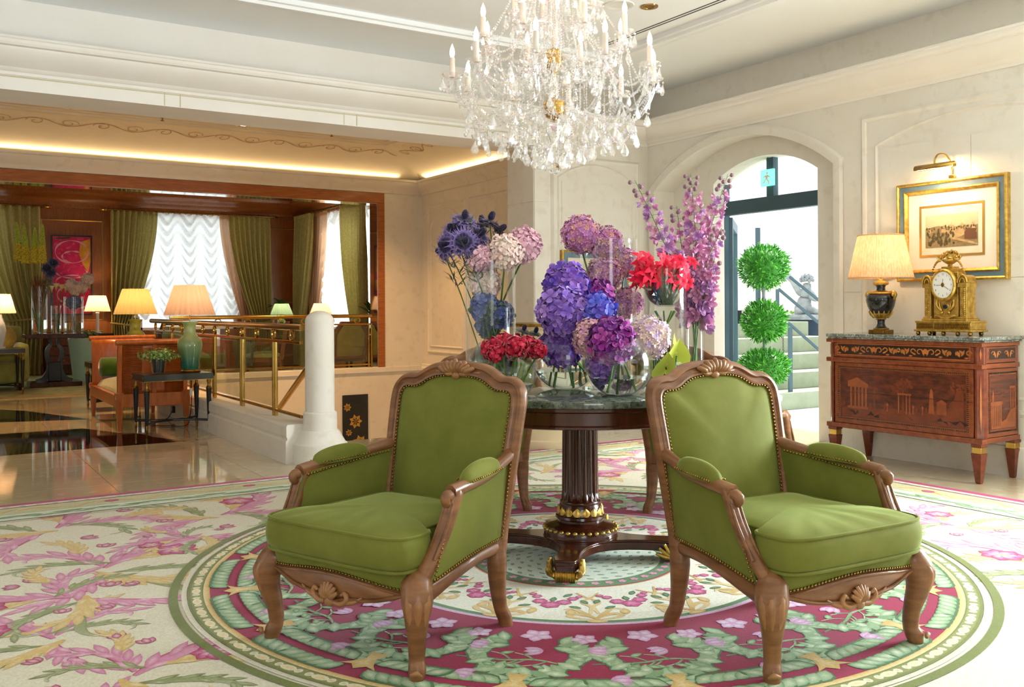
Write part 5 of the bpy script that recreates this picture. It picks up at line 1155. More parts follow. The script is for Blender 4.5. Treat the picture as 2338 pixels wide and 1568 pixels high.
# camera-side end panel
sd=MB(); sd.box(.565,.588,-.165,.20,.292,.733); sd=sd.build('side_panel','marq_wood',cm,bevel=.002); inl('picture_ground',[rect(-.125,.165,.340,.690)],ms,'marq_panel',sd,.003,.0035); beadline(-.14,.18,.325,.705,ms,sd,.0045)
lg=[rect(-.12,.0,.345,.50),rect(-.125,.01,.50,.52),[(-.12,.345),(.16,.345),(.16,.47),(.10,.46),(.05,.40),(-.02,.38)],rect(.095,.16,.60,.615)]+[rect(.10+.018*i,.108+.018*i,.47,.60) for i in range(4)]+[[(-.11,.52),(-.09,.52),(-.088,.56),(-.098,.60),(-.108,.56)]]
inl('inlay_ruins',lg,ms,'marq_mid',sd,.0035,.005); inl('inlay_lines',[rect(-.105+.02*i,-.101+.02*i,.36,.495) for i in range(5)],ms,'marq_dark',sd,.0035,.0056)
sd2=MB(); sd2.box(.565,.588,-.165,.20,.772,CH-.03); sd2=sd2.build('side_drawer_panel','marq_wood',cm,bevel=.002); inl('side_field',[rect(-.135,.165,.795,.865)],ms,'marq_dark',sd2,.003,.004)
pl=[]
for g in (-.06,.09):
    for e in (-1,1): pl+=curl(g+e*.035,.832,.018,e,10,.003); pl+=[leafp(g+e*.008,.803,PI/2-e*.3,.05,.009)]
inl('griffin_scrolls',pl,ms,'marq_light',sd2,.004,.0052)
for e in (-1,1):        # canted corner posts with pale stringing, feet with brass collars
    b=MB(); b.prism([(e*.545,-.232),(e*.560,-.232),(e*.592,-.200),(e*.592,-.17),(e*.545,-.17)],XYZ,.255,CH); post=b.build('corner_post','mahogany_red',cm,bevel=.003)
    pc=Vector((e*.578,-.218)); dd=Vector((e,-1)).normalized(); tt=Vector((dd.y,-dd.x)); mc=lambda u,v,h:(pc.x+tt.x*u+dd.x*h,pc.y+tt.y*u+dd.y*h,v)
    inl('post_inlay',[[(0,.32),(.006,.44),(.004,.60),(0,.70),(-.004,.60),(-.006,.44)],[(0,.785),(.006,.83),(0,.868),(-.006,.83)]],mc,'marq_light',post,.0,.003)
for x,y in ((-.555,-.20),(.555,-.20),(-.555,.19),(.555,.19)):
    b=MB(); b.add([(x+sx*w,y+sy*w,z) for w,z in ((.036,.195),(.018,.012),(.014,0)) for sx,sy in ((-1,-1),(1,-1),(1,1),(-1,1))],[(i*4+k,i*4+(k+1)%4,i*4+4+(k+1)%4,i*4+4+k) for i in range(2) for k in range(4)]+[(0,1,2,3),(8,9,10,11)]); lg=b.build('foot','mahogany_red',cm,bevel=.002); b=MB(); b.box(x-.031,x+.031,y-.031,y+.031,.194,.236); b.build('brass_collar','brass',lg,bevel=.003); b=MB(); b.box(x-.036,x+.036,y-.036,y+.036,.235,.256); b.build('foot_block','mahogany_red',lg,bevel=.002)
# ---- table lamp on the commode
CT=CH+.036
def pleated(b,r0,z0,r1,z1,n=60,amp=.012,sq=0):
    def f(u,v):
        a=2*PI*u; rr=r0+(r1-r0)*v; q=1+amp*math.cos(n*a)
        return (rr*q*math.cos(a),rr*q*math.sin(a),z0+(z1-z0)*v)
    b.grid(f,n*4,3,cu=True)
lp=thing('table_lamp','black porcelain urn lamp with gilt mounts and cream pleated shade on the commode','lamp',(5.95,4.305,CT))
b=MB(); b.box(-.062,.062,-.062,.062,0,.028); b.lathe([(.055,.028),(.056,.036),(.046,.042)],20); b.build('plinth','brass_old',lp,bevel=.003)
b=MB(); b.lathe([(.046,.04),(.034,.052),(.026,.075),(.028,.098),(.040,.104)],24); b.lathe([(.046,.118),(.072,.15),(.094,.20),(.104,.245),(.100,.275),(.080,.295),(.05,.305)],32); b.lathe([(.032,.312),(.030,.335),(.036,.352)],20); b.build('urn','porcelain_black',lp,smooth=50,kind='stuff')
b=MB(); b.lathe([(.030,.100),(.036,.104),(.034,.112),(.048,.118),(.068,.14),(.070,.150),(.055,.135)],24); b.lathe([(.084,.285),(.092,.292),(.086,.300),(.05,.308),(.034,.314),(.03,.312)],24); b.lathe([(.034,.350),(.052,.356),(.056,.366),(.050,.376),(.020,.386),(.012,.40)],24)
for k in range(14): a=2*PI*k/14; b.tube([(.046*math.cos(a),.046*math.sin(a),.116),(.070*math.cos(a),.070*math.sin(a),.142),(.084*math.cos(a),.084*math.sin(a),.165)],[.008,.009,.003],6)
b.build('gilt_mounts','gilt',lp,smooth=40,kind='stuff')
for e in (-1,1):
    b=MB(); b.tube([(0,e*.075,.298),(0,e*.105,.300),(0,e*.118,.282),(0,e*.112,.262),(0,e*.103,.245)],[.010,.013,.014,.012,.004],8,sub=4); b.ball((-.01,e*.108,.283),(.014,.012,.017),8,6); b.build('ram_head_handle','gilt',lp,smooth=60)
b=MB(); b.tube([(0,0,.38),(0,0,.70)],.005,8); b.build('lamp_rod','brass',lp)
b=MB(); pleated(b,.225,.405,.158,.715,64,.010); sh=b.build('shade','shade_cream',lp,smooth=80,fix=False)
b=MB()
for r,z in ((.227,.405),(.160,.715)): b.tube([(r*math.cos(t*PI/24),r*math.sin(t*PI/24),z) for t in range(48)],.004,6,closed=True)
b.build('shade_trim','shade_cream',sh,kind='stuff')
b=MB(); b.ball((0,0,.55),(.022,.022,.035),10,8); b.build('bulb','bulb',lp)
lamp('lamp_glow','POINT',(5.95,4.305,CT+.56),6,(1,.72,.42),.03)
# ---- gilt clock
ck=thing('mantel_clock','ornate gilt mantel clock with white dial and flower basket on the commode','clock',(5.955,3.765,CT),-PI/2); ck.scale=(.86,.95,1.02)
for x,y in [(-.22,-.085),(-.12,-.085),(.0,-.085),(.12,-.085),(.22,-.085),(-.2,.08),(.2,.08)]:
    b=MB(); b.lathe([(.010,0),(.017,.008),(.016,.018),(.010,.026)],12,(x,y,0)); b.build('foot','brass_old',ck)
b=MB(); b.box(-.245,.245,-.105,.10,.024,.038); b.box(-.232,.232,-.095,.095,.038,.088); b.box(-.24,.24,-.10,.098,.084,.096); b.box(-.19,.19,-.085,.085,.096,.110); b.build('base','gilt',ck,bevel=.003,kind='stuff')
b=MB()
for (x0,x1) in ((-.225,-.08),(.02,.225)):
    n=int((x1-x0)/.013)
    for i in range(n):
        x=x0+.006+i*.013; b.bar((x-.006,-.097,.045),(x+.006,-.097,.080),.003,.004); b.bar((x+.006,-.097,.045),(x-.006,-.097,.080),.003,.004)
for i in range(7): b.lathe([(.004,0),(.007,.012),(.004,.022),(.006,.036)],8,(-.065+i*.012,-.099,.043))
b.build('fretwork','brass_old',ck,smooth=30,kind='stuff')
for e in (-1,1):
    b=MB(); b.box(e*.15-.028,e*.15+.028,-.065,.05,.110,.330); b.box(e*.15-.036,e*.15+.036,-.072,.055,.110,.124); b.box(e*.15-.038,e*.15+.038,-.076,.055,.318,.346); pr_=b.build('pillar','gilt',ck,bevel=.003,kind='stuff')
    b=MB()
    for i in range(15):
        z=.132+i*.0125; 
        for q in (-1,1): b.ball((e*.15+q*.010,-.066,z),(.008,.006,.006),6,5)
        b.ball((e*.15,-.068,z+.006),(.005,.005,.004),6,4); b.ball((e*.179,-.01,z),(.004,.012,.006),6,4)
    b.build('leaf_drops','gilt',pr_,kind='stuff')
    b=MB(); 
    b.grid(lambda u,v:(e*.15+.040*math.cos(PI*u),-.074+.12*v,.346+.052*math.sin(PI*u)),14,2); b.tube([(e*.15+.038*math.cos(PI*t/14),-.076,.348+.050*math.sin(PI*t/14)) for t in range(15)],.008,8); b.tube([(e*.15+.022*math.cos(PI*t/14),-.074,.348+.030*math.sin(PI*t/14)) for t in range(15)],.006,8); b.build('arched_cap','gilt',ck,smooth=50,kind='stuff')
b=MB(); b.box(-.105,.105,-.055,.05,.112,.27); b.box(-.10,.10,-.05,.05,.27,.42); b.box(-.075,.075,-.045,.045,.42,.445); b.box(-.05,.05,-.04,.04,.445,.458); b.build('case','gilt',ck,bevel=.004,kind='stuff')
b=MB(); b.M=Matrix.Translation((-.005,-.06,.335))@Matrix.Rotation(PI/2,4,'X'); b.lathe([(.0001,.0),(.104,.0),(.110,.006),(.108,.020),(.098,.030),(.090,.030),(.087,.022)],48); bez=b.build('bezel','gilt',ck,smooth=35)
b=MB(); b.M=Matrix.Translation((-.005,-.06,.335))@Matrix.Rotation(PI/2,4,'X')
for i in range(44): a=2*PI*i/44; b.ball((.097*math.cos(a),.097*math.sin(a),.031),.0042,6,4)
b.build('bezel_beads','gilt',bez,kind='stuff')
b=MB(); b.M=Matrix.Translation((-.005,-.06,.335))@Matrix.Rotation(PI/2,4,'X'); b.lathe([(.0001,.026),(.045,.0255),(.088,.022)],40); dial=b.build('dial','white_enamel',ck,smooth=60)
for i in range(12):
    a=PI/2-2*PI*(i+1)/12; cu=bpy.data.curves.new('n','FONT'); cu.body=str(i+1); cu.size=.018; cu.align_x='CENTER'; cu.align_y='CENTER'; to=bpy.data.objects.new('n',cu); COL.objects.link(to); me=bpy.data.meshes.new_from_object(to); bpy.data.objects.remove(to)
    me.materials.clear(); me.materials.append(MATS['black_paint']); no=bpy.data.objects.new('numeral',me); COL.objects.link(no); no.parent=dial; no.rotation_euler=(PI/2,0,0); no.location=(-.005+.070*math.cos(a),-.0845,.335+.070*math.sin(a))
for nm,a,L in (('hour_hand',PI*.47,.040),('minute_hand',-.55,.058),('alarm_hand',PI+.05,.055)):
    b=MB(); b.bar((-.005-.01*math.cos(a),-.0875,.335-.01*math.sin(a)),(-.005+L*math.cos(a),-.0875,.335+L*math.sin(a)),.0028,.001,up=(0,1,0)); b.build(nm,'brass_old',dial)
b=MB(); b.M=Matrix.Translation((-.005,-.085,.335))@Matrix.Rotation(PI/2,4,'X'); b.lathe([(.0001,.004),(.012,.004),(.016,0),(.016,-.002)],16); b.build('hand_boss','brass_old',dial)
b=MB()
for e in (-1,1):
    b.tube([(e*.07,-.060,.235),(e*.072,-.064,.205),(e*.055,-.066,.18),(e*.03,-.066,.165),(e*.045,-.064,.19),(e*.05,-.062,.22)],[.006,.010,.009,.007,.006,.004],8,sub=4); b.tube([(e*.085,-.058,.13),(e*.06,-.064,.128),(e*.03,-.066,.118),(0,-.066,.113)],[.008,.010,.010,.008],8,sub=4); b.ball((e*.03,-.062,.15),(.014,.010,.012),8,6)
b.build('relief_scrolls','gilt',ck,smooth=60,kind='stuff')
b=MB(); b.ball((0,-.058,.19),(.032,.006,.022),12,6); b.build('oval_cartouche','gilt',ck); b=MB(); b.ball((0,-.063,.19),(.024,.004,.015),12,6); b.build('dark_oval','porcelain_black',ck)
b=MB(); b.lathe([(.012,.455),(.02,.462),(.014,.47),(.045,.488),(.060,.50),(.062,.506),(.05,.504)],20); b.build('flower_basket','gilt',ck,smooth=40)
random.seed(15); b=MB()
for i in range(46):
    x=rnd(-1,1); z=rnd(0,1); 
    if x*x+(z*.9)**2>1: continue
    p=(x*.075,rnd(-.03,.03),.508+z*.055); r=rnd(.008,.016); b.ball(p,(r,r,r*.85),6,5); floret(b,Vector(p)+Vector((0,-r,0)),Vector((rnd(-.4,.4),-1,.3)),r*1.1,(1,1,1),(1,1,1),5,.3)
for e in (-1,1):
    for i in range(9): t=i/8; b.ball((e*(.065+.07*t),-.03,.50-.075*t+.02*math.sin(t*PI)),(.011-.004*t,.010,.010-.003*t),6,5)
b.c=[]; b.build('flower_bunch','gilt',ck,smooth=50,kind='stuff',fix=False)
# ---- framed view with picture light
pc=thing('framed_picture','gilt and blue framed sepia town view hanging above the commode','picture',(XW-.012,3.886,1.675),-PI/2)
fr=lambda u,v,h:(u,-h,v); W2,H2=.417,.357
rc=lambda w,h:[(-w,-h),(w,-h),(w,h),(-w,h)]
b=MB(); b.sweep(rc(W2,H2),[(0,-.01),(0,.03),(.006,.04),(.014,.042),(.022,.034),(.024,.026)],fr,closed=True); b.build('outer_moulding','gilt',pc,smooth=30)
b=MB(); b.sweep(rc(W2-.022,H2-.022),[(0,.026),(.036,.022)],fr,closed=True); b.build('blue_band',mat('frame_blue','#6c8591',.45,col2='#5c7684',scale=12),pc,smooth=30)
b=MB(); b.sweep(rc(W2-.057,H2-.057),[(0,.020),(.002,.030),(.010,.034),(.018,.026),(.026,.018),(.028,.006)],fr,closed=True); b.build('inner_moulding','gilt',pc,smooth=30)
b=MB()
for sx in (-1,1):
    for sz in (-1,1):
        for i in range(5): b.ball((sx*(W2-.03-i*.008),-.036,sz*(H2-.012)),(.007,.006,.005),6,4); b.ball((sx*(W2-.012),-.036,sz*(H2-.03-i*.008)),(.005,.006,.007),6,4)
b.build('corner_leaves','gilt',pc,kind='stuff')
b=MB(); b.box(-W2+.07,W2-.07,-.006,.0,-H2+.07,H2-.07); b.build('mount','candle' if 0 else mat('mount_board','#efe6d6',.8),pc,smooth=0)
b=MB(); b.sweep(rc(.246,.186),[(0,.006),(.0,.009),(.016,.009),(.016,.006)],fr,closed=True); b.build('gold_border','gilt_line',pc,smooth=0)
b=MB(); b.box(-.228,.228,-.0075,0,-.168,.168); b.build('paper',mat('old_paper','#eadfc9',.8,col2='#e4d6bb',scale=9),pc,smooth=0)
mat('ink_sky','#d6c4a2',.8,col2='#c9b593',scale=7); mat('ink_mid','#9a8660',.8,col2='#7d6a46',scale=40); mat('ink_dark','#5f5638',.8,col2='#3f3a26',scale=50); mat('ink_town','#c4a77c',.8,col2='#a88a5e',scale=30); mat('ink_roof','#6e4a34',.8)
b=MB(); b.box(-.197,.197,-.0090,0,-.118,.112); pt=b.build('print','ink_sky',pc,smooth=0)
def flat(nm,polys,m,h): inl(nm,polys,fr,m,pt,h-.0005,h)
random.seed(2)
flat('print_hills',[[(-.197,.02),(-.10,.035),(0,.022),(.10,.03),(.197,.026),(.197,-.118),(-.197,-.118)]],'ink_mid',.0094)
flat('print_river',[[(-.05,.0),(.09,.005),(.12,-.03),(.04,-.06),(-.03,-.05)]],'ink_town',.0097)
flat('print_town',[rect(x,x+rnd(.012,.03),z,z+rnd(.012,.03)) for x,z in [(rnd(-.19,.17),rnd(-.02,.02)) for i in range(26)]]+[[(x,.02),(x+.006,.02),(x+.003,.02+rnd(.02,.04))] for x in (-.02,.0,.06,.075,.11)],'ink_town',.0100)
flat('print_trees',[leafp(rnd(-.19,.02),rnd(-.115,-.03),PI/2+rnd(-.3,.3),rnd(.02,.05),.010) for i in range(40)]+[leafp(rnd(-.197,.19),rnd(-.01,.02),PI/2,rnd(.01,.025),.006) for i in range(30)],'ink_dark',.0103)
flat('print_roofs',[[(.10,-.02),(.18,-.025),(.19,-.0),(.12,.005)],[(.10,-.07),(.19,-.075),(.19,-.025),(.10,-.02)]],'ink_roof',.0105); flat('print_bridge',[[(.02,-.05),(.197,-.10),(.197,-.115),(.0,-.062)]],'ink_town',.0107)
plt=thing('picture_light','brass swan neck picture light over the town view','lamp',(XW,3.886,2.05),-PI/2)
b=MB(); b.tube([(.01,-.02,.0),(.01,-.025,.06),(.01,-.045,.115),(.005,-.10,.150),(0,-.165,.145),(0,-.205,.11),(0,-.21,.075)],.0065,8,sub=6); b.build('swan_neck','brass',plt,smooth=60)
b=MB(); b.box(-.012,.032,-.03,-.012,-.012,.012); b.build('mount','brass',plt,bevel=.003)
b=MB(); b.grid(lambda u,v:(-.145+.29*u,-.21+.026*math.cos(PI*(v*1.25-.12)),.052+.026*math.sin(PI*(v*1.25-.12))),2,12); b.build('trough','brass',plt,smooth=60,thick=.003)
b=MB(); b.tube([(-.13,-.21,.05),(.13,-.21,.05)],.008,8); b.build('tube_bulb','bulb',plt)
lamp('picture_lamp','AREA',(XW-.21,3.886,2.09),5,(1,.68,.36),.04,.28,target=(XW-.02,3.886,1.75))
# ================================================================ STAIR GALLERY
bo=thing('stone_bollard','domed limestone bollard column at the end of the brass railing','bollard',(2.55,6.66,0))
b=MB(); b.lathe([(.203,0),(.203,.135),(.200,.145)],40); b.build('base_drum','limestone',bo,smooth=35)
b=MB(); b.lathe([(.200,.144),(.188,.150),(.180,.165),(.160,.20),(.146,.225),(.142,.232)],40); b.build('base_moulding','limestone',bo,smooth=50)
b=MB(); b.lathe([(.142,.231),(.136,.24),(.126,.245),(.124,.37),(.118,.378),(.108,.382)],40); b.build('lower_shaft','limestone',bo,smooth=35)
b=MB(); b.lathe([(.108,.380),(.107,1.045)]+[(.108*math.cos(t*PI/20),1.045+.085*math.sin(t*PI/20)) for t in range(1,10)]+[(.0001,1.130)],40); b.build('domed_shaft','limestone',bo,smooth=50)
b=MB(); b.sweep([(2.45,6.70),(2.45,YW)],[(.15,0),(.15,.165),(.138,.178),(.138,.19),(.145,.20),(.145,.275),(.135,.29),(-.135,.29),(-.15,.275),(-.15,-.1)],XYZ,pclosed=True); struct(b.build('trim_7','limestone',smooth=25))
def railing(name,label,P0,P1,base,hr,npost,nring,posts_at=None):
    t=thing(name,label,'railing',(0,0,0)); P0=Vector(P0);P1=Vector(P1); L=(P1-P0).length; d=(P1-P0)/L; n=Vector((-d.y,d.x,0))
    q=lambda s,z:Vector((P0.x+d.x*s,P0.y+d.y*s,z))
    b=MB(); b.tube([q(-.02,hr),q(L+.02,hr)],.026,12); b.build('handrail','brass',t)
    b=MB(); b.bar(q(0,hr-.115),q(L,hr-.115),.03,.022); b.build('upper_bar','brass',t,bevel=.003)
    b=MB(); b.bar(q(0,base+.045),q(L,base+.045),.022,.022); b.build('lower_bar','brass',t,bevel=.003)
    ps=posts_at or [L*k/(npost-1) for k in range(npost)]
    for s in ps:
        b=MB()
        for e in (-1,1): b.tube([q(s+e*.022,base),q(s+e*.022,hr-.11)],.016,10)
        b.build('post','brass',t,kind='stuff')
    for k in range(nring):
        s=L*(k+.5)/nring; c=q(s,hr-.062); b=MB(); b.tube([c+d*(.040*math.cos(a*PI/10))+Vector((0,0,.040*math.sin(a*PI/10))) for a in range(20)],.009,6,closed=True); b.build('ring','brass',t)
    for a,c in zip(ps[:-1],ps[1:]):
        b=MB(); p=q(a+.045,0);r=q(c-.045,0); b.add([(w.x+n.x*e,w.y+n.y*e,z) for w,z in ((p,base+.07),(r,base+.07),(r,hr-.145),(p,hr-.145)) for e in (-.004,.004)],[(0,2,4,6),(7,5,3,1),(0,1,3,2),(2,3,5,4),(4,5,7,6),(6,7,1,0)]); b.build('glass_pane','glass_rail',t,smooth=0)
    return t
railing('brass_railing','polished brass and glass railing on the stone kerb between bollard and daybed',(2.44,6.74,0),(2.44,11.98,0),.29,1.005,6,12,[.62,1.51,2.42,3.30,4.2,5.1])
railing('brass_railing','brass and glass railing across the lounge opening above the stairwell',(2.72,YW+.08,0),(5.42,YW+.08,0),.31,1.035,4,7)
b=MB(); p=onX(702,840,2.80); q=onX(632,940,2.80); dd=(q-p); b.tube([p-dd*.25,q+dd*1.2],.024,10); tag(b.build('stair_handrail','brass'),'sloping brass handrail going down the stairs behind the bollard','handrail')
pt=thing('lacquer_panel','black lacquer panel with gilt blossoms on the stairwell wall','panel',(5.15,YW-.001,-.475))
b=MB(); b.box(-.19,.19,-.02,0,-.42,.42); b.build('board','porcelain_black',pt,bevel=.003)
random.seed(4); b=MB()
for cx,cz,r in ((.0,.05,.10),(-.12,.25,.06),(.06,-.25,.11),(-.1,-.1,.05)):
    for k in range(7): a=k*.9; b.prism([(cx+u,cz+v) for u,v in leafp(0,0,a,r,r*.3)],lambda u,v,h:(u,-.02-h,v),-.001,.002)
b.build('gilt_blossoms','gilt_line',pt,smooth=0,kind='stuff')
dm=thing('round_cabinet','beige drum shaped cabinet with brass rim behind the flower table','cabinet',(4.47,6.42,0)); b=MB(); b.lathe([(.36,0),(.37,.02),(.37,.07),(.355,.08),(.355,.96),(.37,.975),(.37,.99)],48); b.build('drum','cabinet_beige',dm,smooth=35); b=MB(); b.lathe([(.0001,.99),(.385,.99),(.39,1.0),(.385,1.015),(.0001,1.015)],48); b.build('brass_rim_top','brass_old',dm,smooth=35)
np_=thing('framed_picture','slim gilt and blue framed picture in the arched wall niche','picture',(5.50,YP-.012,1.40)); fn=lambda u,v,h:(u,-h,v)
b=MB(); b.sweep(rc(.40,.28),[(0,-.01),(0,.03),(.01,.036),(.02,.028)],fn,closed=True); b.build('outer_moulding','gilt',np_,smooth=30); b=MB(); b.sweep(rc(.38,.26),[(0,.026),(.05,.02)],fn,closed=True); b.build('blue_band','frame_blue',np_); b=MB(); b.box(-.34,.34,-.012,0,-.22,.22); b.build('paper','old_paper',np_,smooth=0)
# ---- daybed (ends across X, long side along Y)
db=thing('daybed','cherry wood daybed with ribbed scrolled ends and olive seat beside the brass railing','daybed',(1.93,10.18,0)); DW,DL=.33,.76
for e in (-1,1):
    yy=e*DL
    fe=lambda u,v,e=e:(-DW+2*DW*u, e*(DL-.02+.085*max(0,v-.35)**1.6), .33+.49*v)
    b=MB(); n=34
    for i in range(n):
        v=i/n+.004; v1=(i+1)/n-.004
        for x0,x1 in ((-.27,-.10),(.115,.275)):
            y0=e*(DL-.02+.085*max(0,v-.35)**1.6); y1=e*(DL-.02+.085*max(0,v1-.35)**1.6); z0=.33+.49*v; z1=.33+.49*v1
            b.add([(x0,y0+e*.0,z0),(x1,y0,z0),(x1,y1,z1),(x0,y1,z1),(x0,(y0+y1)/2+e*.012,(z0+z1)/2),(x1,(y0+y1)/2+e*.012,(z0+z1)/2)],[(0,1,5,4),(4,5,2,3)])
    b.build('ribbed_panels','cherry',db,smooth=0,fix=False,kind='stuff')
    b=MB(); b.grid(lambda u,v,e=e:(-DW+.01+2*(DW-.01)*u,e*(DL-.035+.085*max(0,v-.35)**1.6),.33+.49*v),2,10); b.build('end_panel','cherry',db,thick=.02)
    for x in (-.30,.01,.30):
        b=MB(); b.tube([(x,e*(DL-.022+.085*max(0,v/10-.35)**1.6),.30+.049*v+.03) for v in range(11)],.026,4,up=(1,0,0)); b.build('end_post','cherry',db,smooth=30)
    b=MB(); b.tube([(-DW-.01,e*(DL+.035),.835),(DW+.01,e*(DL+.035),.835)],.026,12); b.build('top_roll','cherry',db,smooth=50)
    b=MB(); b.box(-DW,DW,yy-.025,yy+.025,.22,.345); b.build('end_rail','cherry',db,bevel=.004)
    for x in (-.305,.305):
        b=MB(); b.add([(x+sx*w,yy+sy*w,z) for w,z in ((.034,.36),(.03,.22),(.017,0)) for sx,sy in ((-1,-1),(1,-1),(1,1),(-1,1))],[(i*4+k,i*4+(k+1)%4,i*4+4+(k+1)%4,i*4+4+k) for i in range(2) for k in range(4)]+[(0,1,2,3),(8,9,10,11)]); lg=b.build('leg','cherry',db,bevel=.003)
        b=MB()
        for k in range(5): b.tube([(x-.034,yy-.02+.01*k,.30),(x-.040,yy-.02+.01*k,.33),(x-.036,yy-.02+.01*k,.355)],.005,5)
        b.build('fluted_block','cherry',lg,kind='stuff')
for x in (-.31,.31): b=MB(); b.box(x-.022,x+.022,-DL,DL,.22,.335); b.build('long_rail','cherry',db,bevel=.004)
b=MB(); 
def mtr(u,v):
    x=-.285+.57*u; y=-.70+1.40*v; q=(math.sin(PI*min(max(u,.0),1))*math.sin(PI*v)); return (x,y,.335+.12*max(0,q)**.22)
b.grid(mtr,14,24); b.build('seat_cushion','velvet_sage',db,smooth=60)
b=MB(); b.tube([(-.27,.60,.53),(-.25,.60,.53),(.25,.60,.53),(.27,.60,.53)],[.06,.105,.105,.06],16); b.build('bolster','velvet_dark',db,smooth=60)
def black_table(label,x,y,w,d,h,rz=0):
    t=thing('side_table',label,'table',(x,y,0),rz)
    b=MB(); b.box(-w/2,w/2,-d/2,d/2,h-.058,h); b.build('top','black_paint',t,bevel=.003); b=MB(); b.box(-w/2-.002,w/2+.002,-d/2-.002,d/2+.002,h-.061,h-.056); b.build('gilt_edge','brass_old',t)
    for sx in (-1,1):
        for sy in (-1,1):
            px_,py_=sx*(w/2-.03),sy*(d/2-.03); b=MB(); b.lathe([(.010,.10),(.014,.12),(.026,h-.155),(.028,h-.145)],12,(px_,py_,0)); lg=b.build('leg','black_paint',t)
            b=MB(); b.lathe([(.026,h-.146),(.028,h-.138),(.016,h-.12),(.014,h-.10),(.020,h-.075),(.022,h-.06)],12,(px_,py_,0)); b.lathe([(.004,0),(.012,.02),(.010,.045),(.014,.055),(.011,.10)],12,(px_,py_,0)); b.build('gilt_collar','brass_old',lg,kind='stuff')
            b=MB(); b.ball((px_+sx*.03,py_-0,h-.03),(.006,.014,.014),8,6); b.build('rosette','brass_old',t)
    for s in (-1,1):
        b=MB(); P=[(-s*(w/2-.03),-(d/2-.03),.115),(-s*(w/4),-(d/6),.118),(0,0,.118),(s*(w/4),(d/6),.118),(s*(w/2-.03),(d/2-.03),.115)]; b.tube(P,.011,8,sub=4); b.build('cross_stretcher','black_paint',t)
    return t
def vase_lamp(label,x,y,z,prof,mv,shade,ms_,r0,r1,z0,z1,n=44,base=None,power=8,group=None,name='table_lamp',amp=.012):
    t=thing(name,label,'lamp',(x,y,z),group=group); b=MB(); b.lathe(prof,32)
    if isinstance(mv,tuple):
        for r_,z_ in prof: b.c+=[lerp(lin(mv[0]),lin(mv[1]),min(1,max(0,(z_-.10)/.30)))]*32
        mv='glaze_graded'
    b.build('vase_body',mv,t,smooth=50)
    if base: b=MB(); b.lathe(base,28); b.build('base','brass',t,smooth=40)
    b=MB(); b.tube([(0,0,prof[-1][1]-.01),(0,0,z1-.02)],.006,8); b.build('lamp_rod','brass',t)
    b=MB(); pleated(b,r0,z0,r1,z1,n,amp); b.build('shade',ms_,t,smooth=80,fix=False)
    b=MB(); b.ball((0,0,(z0+z1)/2-.02),(.02,.02,.03),8,6); b.build('bulb','bulb',t)
    lamp('lamp_glow','POINT',(x,y,z+(z0+z1)/2),power*1.8,(1,.70,.40),.03); return t
mat('celadon','#5f8a5c',.12,col2='#3f6e52',scale=2.2,stretch=(.2,.2,2),coat=.5); mat('olive_glaze','#6a7a22',.12,col2='#56661a',scale=2.2,coat=.5)
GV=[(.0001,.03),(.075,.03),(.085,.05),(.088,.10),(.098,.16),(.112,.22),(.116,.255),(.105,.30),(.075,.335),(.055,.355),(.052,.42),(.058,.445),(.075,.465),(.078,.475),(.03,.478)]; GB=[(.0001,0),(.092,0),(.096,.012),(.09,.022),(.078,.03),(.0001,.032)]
black_table('black lacquer side table with gilt collared legs holding the large green lamp',2.02,9.03,.62,.42,.555,R_(4))
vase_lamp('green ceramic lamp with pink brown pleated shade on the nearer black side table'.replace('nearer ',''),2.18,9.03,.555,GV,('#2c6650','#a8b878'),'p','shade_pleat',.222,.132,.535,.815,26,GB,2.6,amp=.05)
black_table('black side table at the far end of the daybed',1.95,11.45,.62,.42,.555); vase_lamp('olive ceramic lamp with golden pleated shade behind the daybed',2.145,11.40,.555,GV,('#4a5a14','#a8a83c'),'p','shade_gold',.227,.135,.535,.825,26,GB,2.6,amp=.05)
# potted bush on the near table, in a glass holder
def bush(b,c,r,n,ls,cols,flat=.7,up=.3):
    c=Vector(c)
    for i in range(n):
        d=sphdir(i,n); p=c+Vector((d.x*r[0],d.y*r[1],d.z*r[2]*flat))*rnd(.35,1.05); nn=(d+Vector((rnd(-.6,.6),rnd(-.6,.6),rnd(-.2,.6)+up))).normalized(); u=nn.orthogonal().normalized(); v=nn.cross(u); a=rnd(0,6.28); e=u*math.cos(a)+v*math.sin(a); f=nn.cross(e); L=ls*rnd(.7,1.2)
        cc=lin(random.choice(cols)); b.add([p-e*L*.5,p+f*L*.28+nn*L*.1,p+e*L*.5,p-f*L*.28+nn*L*.1],[(0,1,2),(0,2,3)],[cc,cc,lerp(cc,(1,1,.7),.15),cc])
pp=thing('potted_plant','trailing leafy plant in a black pot on the black side table','plant',(1.89,9.0,.555)); b=MB(); b.lathe([(.052,.0),(.058,.004),(.075,.15),(.072,.152),(.069,.14)],24); b.build('glass_holder','glass_vase',pp); b=MB(); b.lathe([(.046,.008),(.062,.135),(.058,.135),(.0001,.128)],20); b.build('pot','black_paint',pp,smooth=40)
random.seed(8); b=MB(); bush(b,(0,0,.175),(.20,.18,.09),420,.034,['#6a9a3c','#8ab85a','#4f7a2c','#b5a070','#9ac060']); b.build('foliage','leaf_bright',pp,smooth=0,fix=False,kind='stuff')
